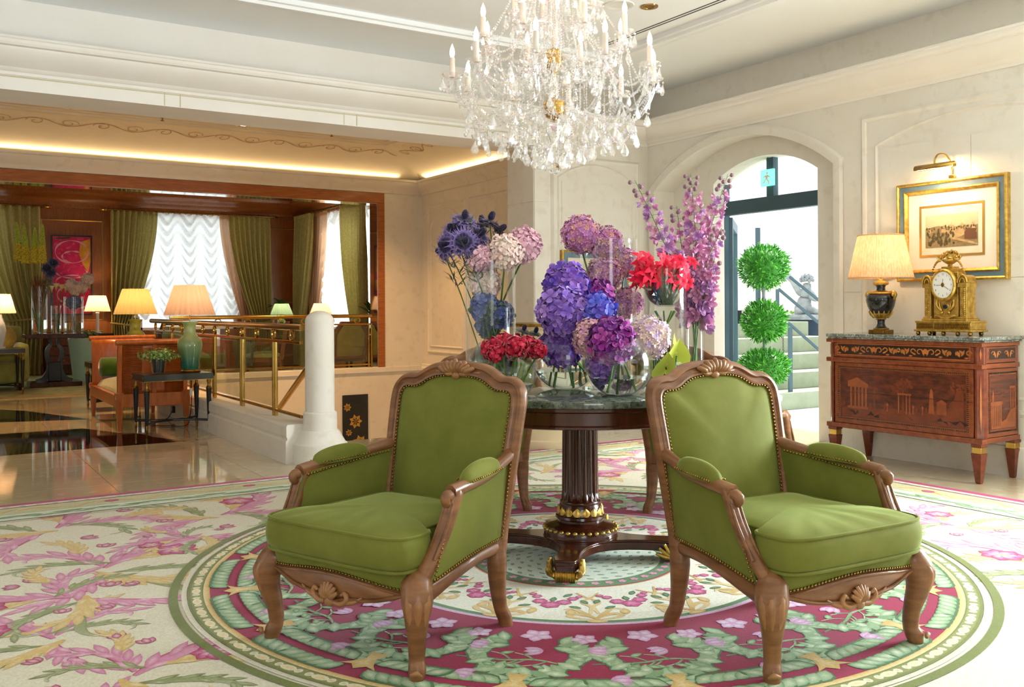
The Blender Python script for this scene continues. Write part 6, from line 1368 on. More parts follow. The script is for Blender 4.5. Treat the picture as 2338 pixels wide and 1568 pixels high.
cd=thing('power_cord','thin dark lamp cord with white switch hanging under the side table','cord',(0,0,0)); b=MB(); b.tube([(2.2,9.06,.49),(2.215,9.12,.30),(2.23,9.25,.12),(2.22,9.35,.02),(2.10,9.5,.008),(1.98,9.65,.008),(2.0,9.9,.008),(2.2,10.1,.01),(2.29,10.2,.10)],.004,6,sub=6); b.build('cable','cord',cd); b=MB(); b.box(2.19,2.215,9.08,9.10,.33,.40); b.build('switch','white_paint',cd,bevel=.004); b=MB(); b.box(2.27,2.30,10.16,10.24,.06,.13); b.build('plug','black_paint',cd,bevel=.004)
# ================================================================ LOUNGE
lr=thing('lounge_rug','mottled sage and gold patterned rug on the lounge floor','rug',(1.9,16.0,0)); b=MB(); b.box(-2.9,1.9,-2.45,2.2,-.004,.010); b.build('field','lounge_wool',lr); b=MB()
for d0,d1 in ((.0,.10),(.18,.22)): b.sweep([(-2.9+d0,-2.45+d0),(1.9-d0,-2.45+d0),(1.9-d0,2.2-d0),(-2.9+d0,2.2-d0)],[(0,.0108),(d1-d0,.0108)],XYZ,closed=True)
b.build('border',mat('rug_pink','#c98f7c',.95,col2='#b5795e',scale=20),lr,smooth=0,kind='stuff')
def curtain(name,label,mp,xo,xi,ztop,zbot,tie,frac,n,m='curtain',sway=0.,grp=None):
    """pleated curtain: xo outer edge (straight), xi inner edge at the top, gathered to frac of its width at height tie"""
    t=thing(name,label,'curtain',(0,0,0),group=grp); b=MB()
    def f(u,v):
        z=ztop+(zbot-ztop)*v; q=(ztop-z)/(ztop-tie)
        w=1-(1-frac)*(min(1,q)**1.7) if q<1 else frac+(.12)*((q-1)/max(.01,(ztop-zbot)/(ztop-tie)-1))
        x=xo+(xi-xo)*w*u+sway*0; dep=.07*math.sin(2*PI*n*u+.6*math.sin(3*v))*(.55+.45*min(1,v*3))+.02*math.sin(7*u+2)
        return mp(x,z,.21+dep)
    b.grid(f,n*8,24); b.build('cloth',m,t,smooth=80,fix=False)
    b=MB(); b.grid(lambda u,v:(lambda p:p)(mp(xo+(xi-xo)*u,ztop+.02-.07*v,.21+.05*math.sin(2*PI*n*u)+.012)),n*8,2); b.build('heading',m,t,smooth=80,fix=False)
    b=MB(); w=frac; b.tube([mp(xo+(xi-xo)*w*u*1.02-(xi-xo)*.02,tie+.05*(1-u)*1.0,.24+.085*math.sin(PI*(.15+.7*u))) for u in [k/8 for k in range(9)]],.016,8); b.build('tie_back','fabric_gold',t,smooth=60); return t
mpb_=lambda u,v,h:(u,YL-h,v); mps_=lambda u,v,h:(XL-h,u,v)
curtain('curtain','olive damask curtain beside the pink painting, furthest from the staircase',mpb_,1.86,.55,2.92,.02,.95,.42,9)
curtain('curtain','olive damask curtain between the pink painting and the white blind',mpb_,3.0,3.82,2.92,.02,.85,.40,8)
curtain('curtain','olive damask curtain between the white blind and the corner panel',mpb_,5.95,5.13,2.92,.02,.85,.42,8)
curtain('lining_curtain','sheer peach curtain edge hanging beside the white blind',lambda u,v,h:(u,YL-h*.55,v),5.60,4.98,2.93,.02,.9,.30,5,'curtain_pink')
curtain('curtain','olive damask curtain at the corner side of the side window blind',mps_,18.15,17.22,2.96,.02,.85,.45,7)
curtain('lining_curtain','sheer peach curtain edge beside the side window blind',lambda u,v,h:(XL-h*.55,u,v),17.6,16.72,2.96,.02,.9,.40,5,'curtain_pink')
curtain('curtain','olive damask curtain next to the wooden jamb of the lounge opening',mps_,14.70,15.85,2.96,.02,.85,.50,8)
def rod(label,A,B):
    t=thing('curtain_rod',label,'curtain rod',(0,0,0)); b=MB(); A=Vector(A);B=Vector(B); b.tube([A,B],.016,10); b.build('rod','brass_old',t); d=(B-A).normalized()
    for P,e in ((A,-1),(B,1)):
        b=MB(); b.ball(P+d*e*.03,(.032,.032,.032),10,7); b.tube([P+d*e*.05,P+d*e*.09,P+d*e*.12],[.022,.02,.004],8); b.build('finial','brass_old',t)
    n=int((B-A).length/.10); b=MB()
    for k in range(n): c=A.lerp(B,(k+.5)/n); w=Vector((-d.y,d.x,0)); b.tube([c+w*(.026*math.cos(a*PI/5))+Vector((0,0,.026*math.sin(a*PI/5)-.008)) for a in range(10)],.004,5,closed=True)
    b.build('rings','brass_old',t,kind='stuff')
rod('gilt curtain rod over the white blind',(2.95,YL-.22,2.955),(6.0,YL-.22,2.955)); rod('gilt curtain rod beside the pink painting',(-.9,YL-.22,2.955),(1.9,YL-.22,2.955)); rod('gilt curtain rod over the side window blind',(XL-.22,14.6,2.995),(XL-.22,18.2,2.995))
def austrian(label,mp,x0,x1,z0,z1,nc,nr,m):
    t=thing('austrian_blind',label,'blind',(0,0,0)); b=MB()
    def f(u,v):
        c=u*nc; fr=c-math.floor(c) if u<1 else 1; drape=.5-.5*math.cos(2*PI*fr); ph=v*nr-1.15*drape; s=ph-math.floor(ph)
        z=z1+(z0-z1)*v-.06*drape*(v**.3); return mp(x0+(x1-x0)*u,z,.03+.08*(.5-.5*math.cos(2*PI*s**1.5))*(.3+.7*drape)+.02*drape)
    b.grid(f,nc*16,nr*14); b.build('gathered_cloth',m,t,smooth=50,fix=False); return t
austrian('white gathered blind glowing in the lounge window',mpb_,3.40,5.45,1.0,2.95,5,10,'austrian'); austrian('gathered blind in the side lounge window beside the palm',mps_,15.0,17.2,.85,2.96,5,10,'austrian'); austrian('white gathered blind half hidden behind the outermost curtain',mpb_,-.6,1.4,1.0,2.93,4,9,'austrian')
# ---- pink painting
pa=thing('abstract_painting','tall pink abstract painting with swirling strokes on the wood panelling','painting',(2.385,YL-.016,1.76)); fp=lambda u,v,h:(u,-h,v)
b=MB(); b.sweep(rc(.335,.715),[(0,-.012),(0,.035),(.024,.035),(.024,.01)],fp,closed=True); b.build('frame','black_paint',pa,smooth=0)
b=MB(); b.box(-.315,.315,-.016,0,-.695,.695); cv_=b.build('canvas',mat('pink_paint','#e0286c',.6,col2='#c9185a',scale=5,detail=6,col3='#ee5a90'),pa,smooth=0)
inl('yellow_patch',[[(.14,.60),(.30,.66),(.315,.30),(.27,.05),(.18,.2),(.12,.38)],[(.2,-.05),(.31,.0),(.31,-.25),(.22,-.2)]],fp,mat('yellow_paint','#e0b03e',.6,col2='#d3832f',scale=8),cv_,.016,.0175)
inl('dark_patch',[[(-.31,.66),(-.05,.69),(.0,.66),(-.2,.635)]],fp,'ink_dark',cv_,.016,.0172)
b=MB()
for cx,cz,rx,rz,a0,a1 in ((0,.42,.27,.20,.5,6.6),(.02,.33,.18,.10,1,4.5),(0,.05,.25,.10,3.2,6.8),(.0,-.12,.26,.12,.2,4.2),(-.02,-.35,.22,.16,.3,6.4),(.05,-.5,.2,.1,2,6)):
    vs=[];n=34
    for i in range(n+1):
        a=a0+(a1-a0)*i/n; w=.010+.006*math.sin(i*.7)
        for e in (-1,1): vs.append(fp(cx+(rx+e*w)*math.cos(a),cz+(rz+e*w)*math.sin(a),.0185))
    b.add(vs,[(2*i,2*i+1,2*i+3,2*i+2) for i in range(n)])
b.build('pink_swirls',mat('pale_pink_paint','#f2a3bd',.6),cv_,smooth=0,kind='stuff',fix=False)
# ---- chest under the painting, column lamp, dish
ds_=thing('mahogany_desk','mahogany writing desk under the pink painting','desk',(2.42,18.0,0))
b=MB(); b.box(-.55,.55,-.30,.28,.68,.725); b.build('top','mahogany',ds_,bevel=.004); b=MB(); b.box(-.52,.52,-.27,.26,.16,.68); b.build('carcass','mahogany',ds_,bevel=.003)
for z in (.20,.365,.53): b=MB(); b.box(-.49,.49,-.285,-.265,z,z+.145); dw=b.build('drawer','mahogany_red',ds_,bevel=.003); b=MB(); b.ball((-.25,-.295,z+.07),.014,8,6); b.ball((.25,-.295,z+.07),.014,8,6); b.build('knobs','brass',dw,kind='stuff')
for x in (-.48,.48):
    for y in (-.23,.22): b=MB(); b.lathe([(.018,0),(.03,.08),(.034,.16)],12,(x,y,0)); b.build('foot','mahogany',ds_)
vase_lamp('white column lamp with cream shade on the mahogany desk',2.745,17.98,.725,[(.0001,0),(.07,0),(.07,.02),(.035,.03),(.028,.05),(.026,.34),(.036,.36),(.02,.37)],'white_enamel','p','shade_cream',.215,.14,.385,.665,40,None,9)
b=MB(); b.lathe([(.03,0),(.05,.01),(.09,.03),(.085,.034),(.04,.016),(.0001,.014)],20); o=b.build('dish','leaf'); o.location=(2.2,17.95,.725); tag(o,'small green glass dish on the mahogany desk','dish')
# ---- pedestal console with vases
cs_=thing('pedestal_console','dark console table with lyre pedestal carrying the tall glass vases','table',(1.76,15.44,.010)); 
b=MB(); b.box(-.40,.40,-.25,.25,.715,.775); b.build('top','mahogany',cs_,bevel=.006)
b=MB(); b.box(-.35,.35,-.24,.24,0,.07); b.build('base','mahogany',cs_,bevel=.006)
for e in (-1,1):
    b=MB(); b.tube([(e*.24,0,.07),(e*.15,0,.10),(e*.085,0,.20),(e*.07,0,.32),(e*.10,0,.45),(e*.09,0,.55),(e*.05,0,.62),(e*.06,0,.715)],[.05,.06,.055,.045,.045,.04,.03,.035],4,up=(0,1,0),sub=4); b.build('lyre_side','black_paint',cs_,smooth=40)
b=MB(); b.box(-.09,.09,-.05,.05,.07,.36); b.build('pedestal','black_paint',cs_,bevel=.01)
ZV=.787
def lvase(label,px,d,r,h,py=None):
    p=atd(px,700,d); t=thing('cylinder_vase',label,'vase',(p.x,p.y,ZV)); b=MB(); b.lathe([(.0001,.004),(r,.004),(r,h),(r-.005,h),(r-.005,.012),(.0001,.012)],24); b.build('glass_body','glass_vase',t,smooth=40); b=MB(); b.lathe([(.0001,.013),(r-.006,.013),(r-.006,h*.3),(.0001,h*.3)],20); b.build('water','water',t,smooth=40); return p
pv1=lvase('tall glass cylinder of grasses and yellow foxtail lilies',90,13.75,.105,.70); pv2=lvase('square looking glass cylinder of pale alliums on the console',168,13.8,.135,.55); pv3=lvase('slim glass cylinder of callas on the console',128,13.85,.07,.42)
random.seed(61)
for k,(px,py0,py1) in enumerate(((38,508,595),(55,515,600),(80,520,600),(97,512,600))):
    p0=atd(px+ (5 if px<60 else -2),py1,13.75); p1=atd(px,py0,13.75); t=thing('foxtail_lily','tapering yellow green foxtail lily spike on the lounge console','flower',tuple(p0),group='foxtail lilies'); b=MB(); d=p1-p0; b.tube([(0,0,0),tuple(d)],.006,5,col=lin('#8aa040'))
    for i in range(160):
        q=i/160; a=i*2.4; r=.055*(1-q)**.7+.006; p=d*q+Vector((math.cos(a)*r,math.sin(a)*r,0)); floret(b,p,Vector((math.cos(a),math.sin(a),.4)),.022*(1.1-.6*q),lin('#a8b030'),lin('#e8cf3a') if q<.45 else lin('#b9cf4a'),4,.3)
    b.build('florets','petal',t,smooth=0,fix=False,kind='stuff'); stem_to(t,[(0,0,.05),tuple((pv1+Vector((rnd(-.04,.04),rnd(-.04,.04),0))-p0)*.5*Vector((1,1,0)).length*0+(Vector((pv1.x,pv1.y,ZV+.03))-p0)*.5),tuple(Vector((pv1.x,pv1.y,ZV+.03))-p0)],.006)
gt=thing('grass_plumes','bunch of rust brown grass plumes below the foxtail lilies','grass',(pv1.x,pv1.y,ZV+.3)); b=MB()
for i in range(170):
    a=rnd(0,6.28); r=rnd(0,.14); L=rnd(.35,.62); p=Vector((rnd(-.04,.04),rnd(-.04,.04),0)); e=Vector((math.cos(a)*r,math.sin(a)*r,L)); w=Vector((rnd(-1,1),rnd(-1,1),0)).normalized()*.006; cc=lin(random.choice(['#8a5a34','#a06a3c','#6f4a2c','#b58a5a'])); b.add([p,p+e*.6+w*.4,p+e*.8+w,p+e+w*.3,p+e*.8-w],[(0,1,2),(2,3,4),(0,2,4)],cc)
b.build('plumes','petal',gt,smooth=0,fix=False,kind='stuff')
for px,py,r in ((108,612,.10),(122,600,.09),(116,622,.09)): thistle('dark blue thistle head on the lounge console',atd(px,py,13.7),(pv1.x,pv1.y,ZV+.1),r,(rnd(-.4,.4),-.8,.4),('#2a3050','#4f5a86'))
for px,py,r in ((200,637,.085),(185,655,.09),(172,660,.09),(163,650,.08)): bloom('allium','round pale pink allium head in the square looking cylinder',atd(px,py,13.75),r,[('#b98a80','#f0d4c6'),('#c49a8a','#f6e2d2')],(pv2.x+rnd(-.05,.05),pv2.y,ZV+.03),170,.026,5,jit=.22,group='pale alliums')
for px,py in ((118,655),(128,650),(140,652),(150,655)): 
    p=atd(px,py,13.8); t=thing('calla_lily','cream calla lily in the slim cylinder','flower',tuple(p),group='cream callas'); b=MB(); b.lathe([(.006,-.09),(.014,-.04),(.03,0),(.05,.02)],10); b.c=[lin('#7aa040')]*10+[lin('#c9cf7a')]*10+[lin('#efe2a8')]*20; b.build('spathe','petal',t,fix=False); stem_to(t,[(0,0,-.08),tuple((Vector((pv3.x,pv3.y,ZV+.02))-p)*.5),tuple(Vector((pv3.x+rnd(-.03,.03),pv3.y,ZV+.02))-p)],.006)
bloom('hydrangea','dark blue hydrangea sunk in the square looking cylinder',atd(168,690,13.8),.10,BLD,(pv2.x,pv2.y,ZV+.05),90,.03)
# ---- planter, green armchair, black table and lamp on the far side
pn_=thing('floor_planter','tall mint glazed planter with leafy plant near the desk','planter',(2.24,16.1,.010)); b=MB(); b.lathe([(.13,0),(.14,.02),(.21,.62),(.22,.66),(.215,.69),(.19,.68),(.0001,.64)],28); b.build('pot','mint_glaze',pn_,smooth=40); b=MB(); bush(b,(0,0,.74),(.26,.26,.12),220,.07,['#3f6a2a','#5a8a3a','#6f7a3c','#8a9a5a']); b.build('foliage','leaf_bright',pn_,smooth=0,fix=False,kind='stuff')
ac=thing('club_armchair','olive green upholstered club armchair with loose gold cushion','armchair',(.90,15.25,.010))
b=MB(); b.box(-.42,.42,-.42,.40,.10,.40); b.build('seat_base','velvet_sage',ac,bevel=.04); b=MB(); b.box(-.32,.32,-.40,.30,.40,.52); b.build('seat_cushion','velvet_sage',ac,bevel=.04)
for e in (-1,1): b=MB(); b.box(e*.39-.08,e*.39+.08,-.42,.40,.12,.66); b.build('arm','velvet_sage',ac,bevel=.05)
b=MB(); b.box(-.44,.44,.28,.46,.12,.90); b.build('backrest','velvet_sage',ac,bevel=.05); b=MB(); b.ball((.12,.12,.72),(.24,.12,.22),12,8); b.build('loose_cushion','fabric_gold',ac)
for x in (-.36,.36):
    for y in (-.36,.36): b=MB(); b.lathe([(.02,0),(.03,.10)],10,(x,y,0)); b.build('foot','mahogany',ac)
lt_=black_table('black side table in front of the olive club armchair',.93,14.45,.64,.80,.615); lt_.location.z=.010
vase_lamp('cream shaded lamp on the black table by the olive armchair',1.0,14.6,.625,[(.0001,0),(.06,0),(.06,.015),(.03,.03),(.05,.12),(.07,.24),(.05,.34),(.02,.4),(.015,.46)],'white_enamel','p','shade_cream',.19,.12,.475,.74,40,None,8)
# ---- lounge seats behind the far railing
def lounge_chair(label,x,y,rz,mseat,mback):
    t=thing('lounge_armchair',label,'armchair',(x,y,0),rz,None)
    b=MB(); b.box(-.27,.27,-.25,.27,.36,.42); b.build('seat_rail','beech',t,bevel=.01); b=MB(); b.ball((0,.01,.44),(.27,.28,.08),16,8); b.build('seat_cushion',mseat,t)
    oc=[(-.25,.42),(.25,.42),(.27,.55),(.27,.78),(.17,.93),(-.17,.93),(-.27,.78),(-.27,.55)]; mo=lambda u,v,h:(u,-.25-.16*(v-.42)+h,v)
    b=MB(); b.prism([(u*.86,.45+(v-.45)*.93) for u,v in oc],mo,-.02,.03); b.build('back_panel',mback,t,bevel=.012); b=MB(); b.sweep(oc,[(-.02,-.03),(-.02,.03),(.025,.03),(.025,-.03)],mo,closed=True,pclosed=True); b.build('back_frame','beech',t,bevel=.006)
    for e in (-1,1):
        b=MB(); b.tube([(e*.27,-.25,.64),(e*.31,-.05,.65),(e*.30,.12,.63),(e*.28,.20,.60)],.022,8,sub=4); b.build('arm','beech',t); b=MB(); b.tube([(e*.28,.19,.60),(e*.285,.16,.5),(e*.27,.18,.4)],.018,8,sub=3); b.build('arm_support','beech',t)
        for yy in (-.24,.25): b=MB(); b.tube([(e*.25,yy,.38),(e*.26,yy*1.02,.2),(e*.255,yy*1.06,0)],[.026,.020,.014],8,sub=3); b.build('leg','beech',t)
    return t
lounge_chair('wood framed lounge chair turned away, octagonal olive back against the far railing',5.36,13.15,R_(8),'fabric_mint','velvet_sage')
lounge_chair('wood framed lounge chair with pale mint seat beyond the far railing glass',4.35,13.6,R_(70),'fabric_mint','fabric_mint'); lounge_chair('pale mint lounge chair nearest the white blind window',3.45,14.3,R_(-60),'fabric_mint','fabric_mint')
dk=thing('writing_table','small dark writing table holding the blue glass bowl','table',(6.05,13.35,0)); b=MB(); b.box(-.38,.38,-.30,.30,.70,.735); b.build('top','mahogany',dk,bevel=.004); b=MB(); b.box(-.35,.35,-.27,.27,.60,.70); b.build('apron','mahogany',dk)
for x in (-.33,.33):
    for y in (-.25,.25): b=MB(); b.tube([(x,y,.60),(x,y,0)],[.026,.014],8); b.build('leg','mahogany',dk)
b=MB(); b.lathe([(.03,0),(.05,.01),(.04,.03),(.14,.085),(.135,.09),(.03,.04),(.0001,.035)],24); o=b.build('glass_bowl','blue_glass'); o.location=(5.85,13.35,.735); tag(o,'blue and green glass bowl on the small writing table','bowl')
ct=thing('corner_table','round wooden corner table under the silver vase','table',(5.98,17.7,0)); b=MB(); b.lathe([(.0001,.70),(.30,.70),(.30,.735),(.0001,.735)],28); b.build('top','mahogany',ct,smooth=35); b=MB(); b.lathe([(.18,0),(.16,.03),(.03,.06),(.03,.66),(.08,.70)],20); b.build('pedestal','mahogany',ct,smooth=35)
def fronds(b,c,n,L,cols,w=.05,droop=.5):
    c=Vector(c)
    for i in range(n):
        a=i*2.4; el=rnd(.3,1.2); d=Vector((math.cos(a)*math.cos(el),math.sin(a)*math.cos(el),math.sin(el))); s_=Vector((-math.sin(a),math.cos(a),0)); LL=L*rnd(.7,1.1); cc=lin(random.choice(cols))
        b.grid(lambda u,v:c+d*(LL*u)+Vector((0,0,-droop*LL*u*u))+s_*((v-.5)*w*math.sin(PI*min(.97,u*.95+.04))),6,2,col=lambda u,v:cc)
sv=thing('vase_plant','dark silver vase of arching green leaves against the corner panel','plant',(5.98,17.7,.735)); b=MB(); b.lathe([(.05,0),(.055,.01),(.05,.1),(.07,.38),(.085,.46),(.08,.46),(.0001,.42)],20); b.build('vase_body','silver',sv,smooth=40); b=MB(); random.seed(19); fronds(b,(0,0,.45),26,.42,['#3f6a2a','#4f7a30','#6a8a3a']); b.build('leaves','leaf_bright',sv,smooth=40,fix=False,kind='stuff')
pm_=thing('potted_palm','tall green palm peeking out beside the wooden jamb','plant',(6.15,13.75,0)); b=MB(); b.lathe([(.14,0),(.18,.30),(.17,.30),(.0001,.27)],20); b.build('pot','mahogany',pm_); b=MB(); b.tube([(0,0,.25),(.02,0,1.0)],[.03,.02],8); b.build('trunk','mahogany',pm_); b=MB(); fronds(b,(.0,0,1.0),30,.55,['#3f7a2a','#4f9a38','#5aa040'],.06,.45); b.build('leaves','leaf_bright',pm_,smooth=40,fix=False,kind='stuff')
DV=[(.0001,0),(.07,0),(.07,.02),(.04,.04),(.07,.16),(.085,.24),(.05,.32),(.02,.36)]
for lab,x,y,ms_ in (('small lamp with pleated brown shade before the side window blind',6.0,15.6,'shade_pleat'),('small lamp with pale green shade in front of the wood corner',5.5,16.2,'shade_green')):
    t=thing('lamp_table','small round table under the lamp '+('with brown shade' if 'brown' in lab else 'with pale green shade'),'table',(x,y,0)); b=MB(); b.lathe([(.0001,.60),(.24,.60),(.24,.63),(.0001,.63)],24); b.build('top','mahogany',t,smooth=35); b=MB(); b.lathe([(.15,0),(.14,.03),(.025,.06),(.025,.57),(.07,.60)],18); b.build('pedestal','mahogany',t,smooth=35)
    vase_lamp(lab,x,y,.63,DV,'olive_glaze','p',ms_,.21,.12,.37,.60,36,None,6)
# ================================================================ GARDEN DOOR AND OUTSIDE
XD=6.60
dr_=struct(bpy.data.objects.new('door_1',None)); COL.objects.link(dr_)
b=MB(); b.box(XD-.03,XD+.04,6.475,6.60,0,2.55); b.build('frame_post','steel_door',dr_,bevel=.004)
b=MB(); b.box(XD-.03,XD+.04,5.16,5.27,0,2.55); b.build('frame_post','steel_door',dr_,bevel=.004)
b=MB(); b.box(XD-.035,XD+.045,5.2,6.55,2.015,2.145); b.build('transom','steel_door',dr_,bevel=.004)
b=MB(); b.box(XD-.03,XD+.04,5.87,5.95,2.14,2.52); b.build('mullion','steel_door',dr_,bevel=.004)
for y0,y1 in ((5.26,5.87),(5.95,6.48)): b=MB(); b.box(XD,XD+.008,y0,y1,2.14,2.52); b.build('fanlight_pane','glass',dr_,smooth=0)
lf=thing('glass_door','open steel framed glass door leaf swung out to the garden','door',(XD+.03,6.47,0),R_(41))
for nm,x0,x1,z0,z1 in (('stile',.0,.09,.02,2.0),('stile',.86,.95,.02,2.0),('top_rail',.09,.86,1.9,2.0),('bottom_rail',.09,.86,.02,.2)):
    b=MB(); b.box(x0,x1,-.03,.03,z0,z1); b.build(nm,'steel_door',lf,bevel=.003)
b=MB(); b.box(.09,.86,-.004,.004,.2,1.9); b.build('pane','glass',lf,smooth=0); b=MB(); b.box(.87,.93,-.07,-.03,.96,1.10); b.tube([(.90,-.07,1.03),(.90,-.10,1.03),(.80,-.10,1.03)],.010,8); b.build('handle','black_paint',lf,kind='stuff')
ex=thing('exit_sign','small green running man exit sign hanging in the fanlight','sign',(XD-.06,5.905,2.30),-PI/2); b=MB(); b.box(-.075,.075,-.012,.012,-.065,.085); b.build('panel','exit_sign',ex,bevel=.003)
b=MB(); fx=lambda u,v,h:(u,-.012-h,v)
b.prism([(.012*math.cos(t*PI/6)+.005,.05+.012*math.sin(t*PI/6)) for t in range(12)],fx,0,.002)
for p in ([(-.02,.03),(.015,.035),(.01,-.005),(-.015,-.01)],[(-.02,.03),(-.045,.02),(-.04,.01),(-.015,.02)],[(.012,.033),(.04,.015),(.035,.007),(.01,.02)],[(.01,-.005),(.03,-.025),(.025,-.05),(.013,-.05),(.015,-.028),(-.005,-.012)],[(-.015,-.01),(-.03,-.035),(-.05,-.04),(-.048,-.03),(-.036,-.026),(-.02,0)]): b.prism(p,fx,0,.002)
b.build('running_figure','white_enamel',ex,smooth=0,kind='stuff'); b=MB(); b.tube([(0,0,.08),(0,0,.22)],.004,6); b.build('hanger','steel_door',ex)
b=MB(); b.box(XW+.47,22,-6,22,-.14,-.02); struct(b.build('floor_terrace','paving',smooth=0))
b=MB(); b.box(XW+.2,XW+.75,5.26,6.48,-.05,-.001); struct(b.build('trim_8','marble_floor',smooth=0))
b=MB(); b.box(13.5,13.8,2,20,-.02,1.6); struct(b.build('wall_garden','plaster',smooth=0))
# ---- topiary
tp=thing('topiary_tree','three ball clipped topiary in a white pot outside the garden door','plant',tuple(atd(1744,700,9.1).xy)+(-.02,)); zz=lambda py:CAMH+(697-py)/FPX*9.1+.02
b=MB(); b.lathe([(.10,0),(.11,.01),(.115,.05),(.15,.24),(.165,.25),(.17,.29),(.155,.30),(.0001,.28)],28); b.lathe([(.128,.10),(.14,.115),(.138,.135),(.13,.14)],28); b.build('pot','terracotta_white',tp,smooth=40,kind='stuff')
b=MB(); b.tube([(0,0,.25),(.004,0,.8),(-.004,.0,1.6)],.017,8,sub=4); b.build('trunk','stone_grey',tp,smooth=60)
random.seed(71)
for py,rx,rz in ((609,.232,.205),(733,.205,.190),(838,.232,.165)):
    b=MB(); c=Vector((0,0,zz(py))); b.ball(c,(rx*.82,rx*.82,rz*.82),14,10,col=lin('#449c30')); n=900
    for i in range(n):
        d=sphdir(i,n); p=c+Vector((d.x*rx,d.y*rx,d.z*rz))*rnd(.80,1.0); o=(d+Vector((rnd(-.5,.5),rnd(-.5,.5),rnd(-.3,.7)))).normalized(); L=rnd(.03,.055)
        for q in range(2):
            w=o.orthogonal().normalized(); a=rnd(0,6.28); w=(w*math.cos(a)+o.cross(w)*math.sin(a))*.006; o2=(o+Vector((rnd(-.4,.4),rnd(-.4,.4),rnd(-.4,.4)))).normalized(); cc=lin(random.choice(['#3f9a2c','#55b83a','#74d24c','#2f7f22','#8ae060'])); b.add([p-w,p+w,p+o2*L+w*.6,p+o2*L*1.15,p+o2*L-w*.6],[(0,1,2,4),(4,2,3)],cc)
    b.build('leaf_ball','leaf_bright',tp,smooth=0,fix=False,kind='stuff')
# ---- garden steps, rails, statue on a dark planter
gs=thing('garden_steps','pale concrete garden steps rising behind the topiary','stairs',(0,0,0))
for k in range(5):
    b=MB(); b.box(7.9-.05*k,10.2,7.15+.34*k,9.5,-.02+.19*k,-.02+.19*(k+1)); b.build('step','concrete',gs,bevel=.006)
gr=thing('steel_rail','blue grey steel handrail beside the garden steps','railing',(0,0,0)); XG=8.22
pq=lambda px,py,Y:onY(px,py,Y)
b=MB(); p=onz(1797,932,-.02); b.bar((p.x,p.y-.05,-.02),(p.x,p.y-.05,onY(1797,738,p.y-.05).z),.06,.02,up=(0,1,0)); b.build('post','steel_door',gr,bevel=.003); Y0=p.y-.05
for a,c in (((1800,737),(1875,803)),((1778,660),(1875,742)),((1803,632),(1875,690))): b=MB(); b.bar(onY(*a,Y0),onY(*c,Y0),.022,.03); b.build('rail','steel_door',gr,bevel=.003)
b=MB(); q=onY(1775,660,Y0); b.bar((q.x,Y0,q.z),(q.x,Y0,q.z-.35),.04,.02,up=(0,1,0)); b.build('post','steel_door',gr); b=MB(); b.bar(onY(1730,520,9.4),Vector((onY(1730,520,9.4).x,9.4,0)),.05,.05); b.build('post','steel_door',gr)
b=MB()
for k in range(9): c=onY(1788,752+k*7,Y0-.03); b.tube([c+Vector((.008*math.cos(a*PI/4)*(k%2),.008*math.cos(a*PI/4)*(1-k%2),.018*math.sin(a*PI/4))) for a in range(8)],.003,5,closed=True)
b.build('chain','black_paint',gr,kind='stuff')
pc_=onY(1860,790,9.0); pl_=thing('dark_planter','large dark blue round planter behind the garden steps','planter',(pc_.x,9.0,.55)); b=MB(); b.lathe([(.40,0),(.42,.3),(.44,.42),(.42,.44),(.0001,.40)],32); b.build('pot','planter_blue',pl_,smooth=40)
b=MB(); random.seed(33)
for k in range(30): a=rnd(0,6.28); r=rnd(.15,.38); floret(b,Vector((math.cos(a)*r,math.sin(a)*r,.44+rnd(0,.06))),Vector((rnd(-.4,.4),-.6,.8)),.05,lin('#6a8a3a'),lin(random.choice(['#d8a03a','#7aa84a','#d8783a','#5a8a3a'])),5,.4)
b.build('flowers','petal',pl_,smooth=0,fix=False,kind='stuff')
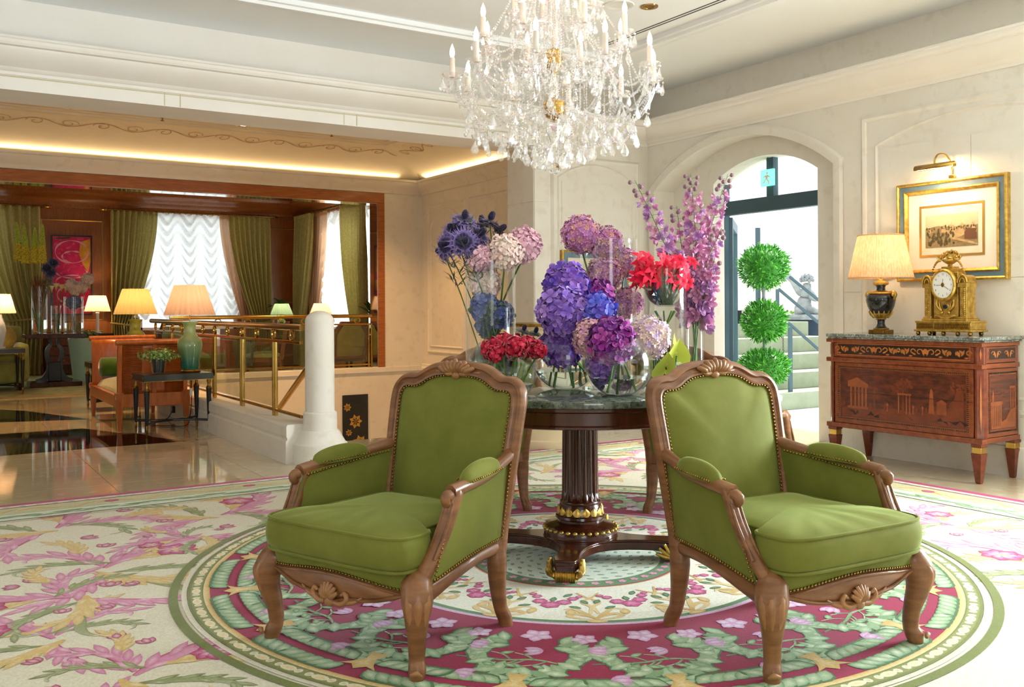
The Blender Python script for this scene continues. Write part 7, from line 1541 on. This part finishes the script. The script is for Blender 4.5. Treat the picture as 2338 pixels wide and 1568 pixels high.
# statue: kneeling figure, one continuous skinned body with an arm raised over its head
st_=thing('garden_statue','weathered grey stone statue of a crouching child on the dark planter','statue',(onY(1835,770,8.9).x,8.9,.97),YAW+PI)
def skin(name,verts,edges,radii,m,parent,sub=2):
    me=bpy.data.meshes.new(name); me.from_pydata(verts,edges,[]); o=bpy.data.objects.new(name,me); COL.objects.link(o); o.parent=parent
    o.modifiers.new('skin','SKIN'); sv_=me.skin_vertices[0].data
    for i,r in enumerate(radii): sv_[i].radius=r if isinstance(r,tuple) else (r,r)
    sv_[0].use_root=True; s=o.modifiers.new('sub','SUBSURF'); s.levels=sub; s.render_levels=sub; me.materials.append(MATS[m]); 
    for p in me.polygons: p.use_smooth=True
    return o
V=[(0,0,.10),(0,.02,.20),(-.01,.04,.30),(-.02,.05,.36),(-.03,.06,.42),(-.03,.07,.50),  # pelvis..head
   (-.10,.05,.34),(-.15,.12,.26),(-.06,.18,.28),(-.02,.20,.31),                        # arm folded to the chest
   (.07,.05,.35),(.13,.08,.44),(.20,.10,.55),(.27,.12,.60),(.36,.12,.60),               # arm raised, holding a shell
   (-.08,.04,.09),(-.13,.22,.10),(-.12,.06,.03),(-.10,-.08,.02),(.08,.04,.09),(.12,.22,.12),(.11,.10,.03),(.10,-.08,.02)]
E_=[(0,1),(1,2),(2,3),(3,4),(4,5),(3,6),(6,7),(7,8),(8,9),(3,10),(10,11),(11,12),(12,13),(13,14),(0,15),(15,16),(16,17),(17,18),(0,19),(19,20),(20,21),(21,22)]
RR=[.105,.10,.095,.075,.045,.085,.05,.042,.036,.03,.052,.045,.042,.06,.05,.075,.06,.045,.035,.075,.06,.045,.035]
skin('body',V,E_,RR,'stone_grey',st_)
b=MB(); random.seed(3)
for i in range(40): d=sphdir(i,40); b.ball(Vector((-.03,.06,.52))+Vector((d.x*.085,d.y*.085,abs(d.z)*.085)),.026,6,5)
b.build('hair_curls','stone_grey',st_,smooth=60,kind='stuff'); b=MB(); b.ball((-.03,.155,.485),(.014,.02,.016),8,6); b.build('nose','stone_grey',st_)
b=MB(); b.lathe([(.30,-.02),(.31,.02),(.29,.05),(.0001,.06)],20); b.build('rock_base','stone_grey',st_,smooth=40)
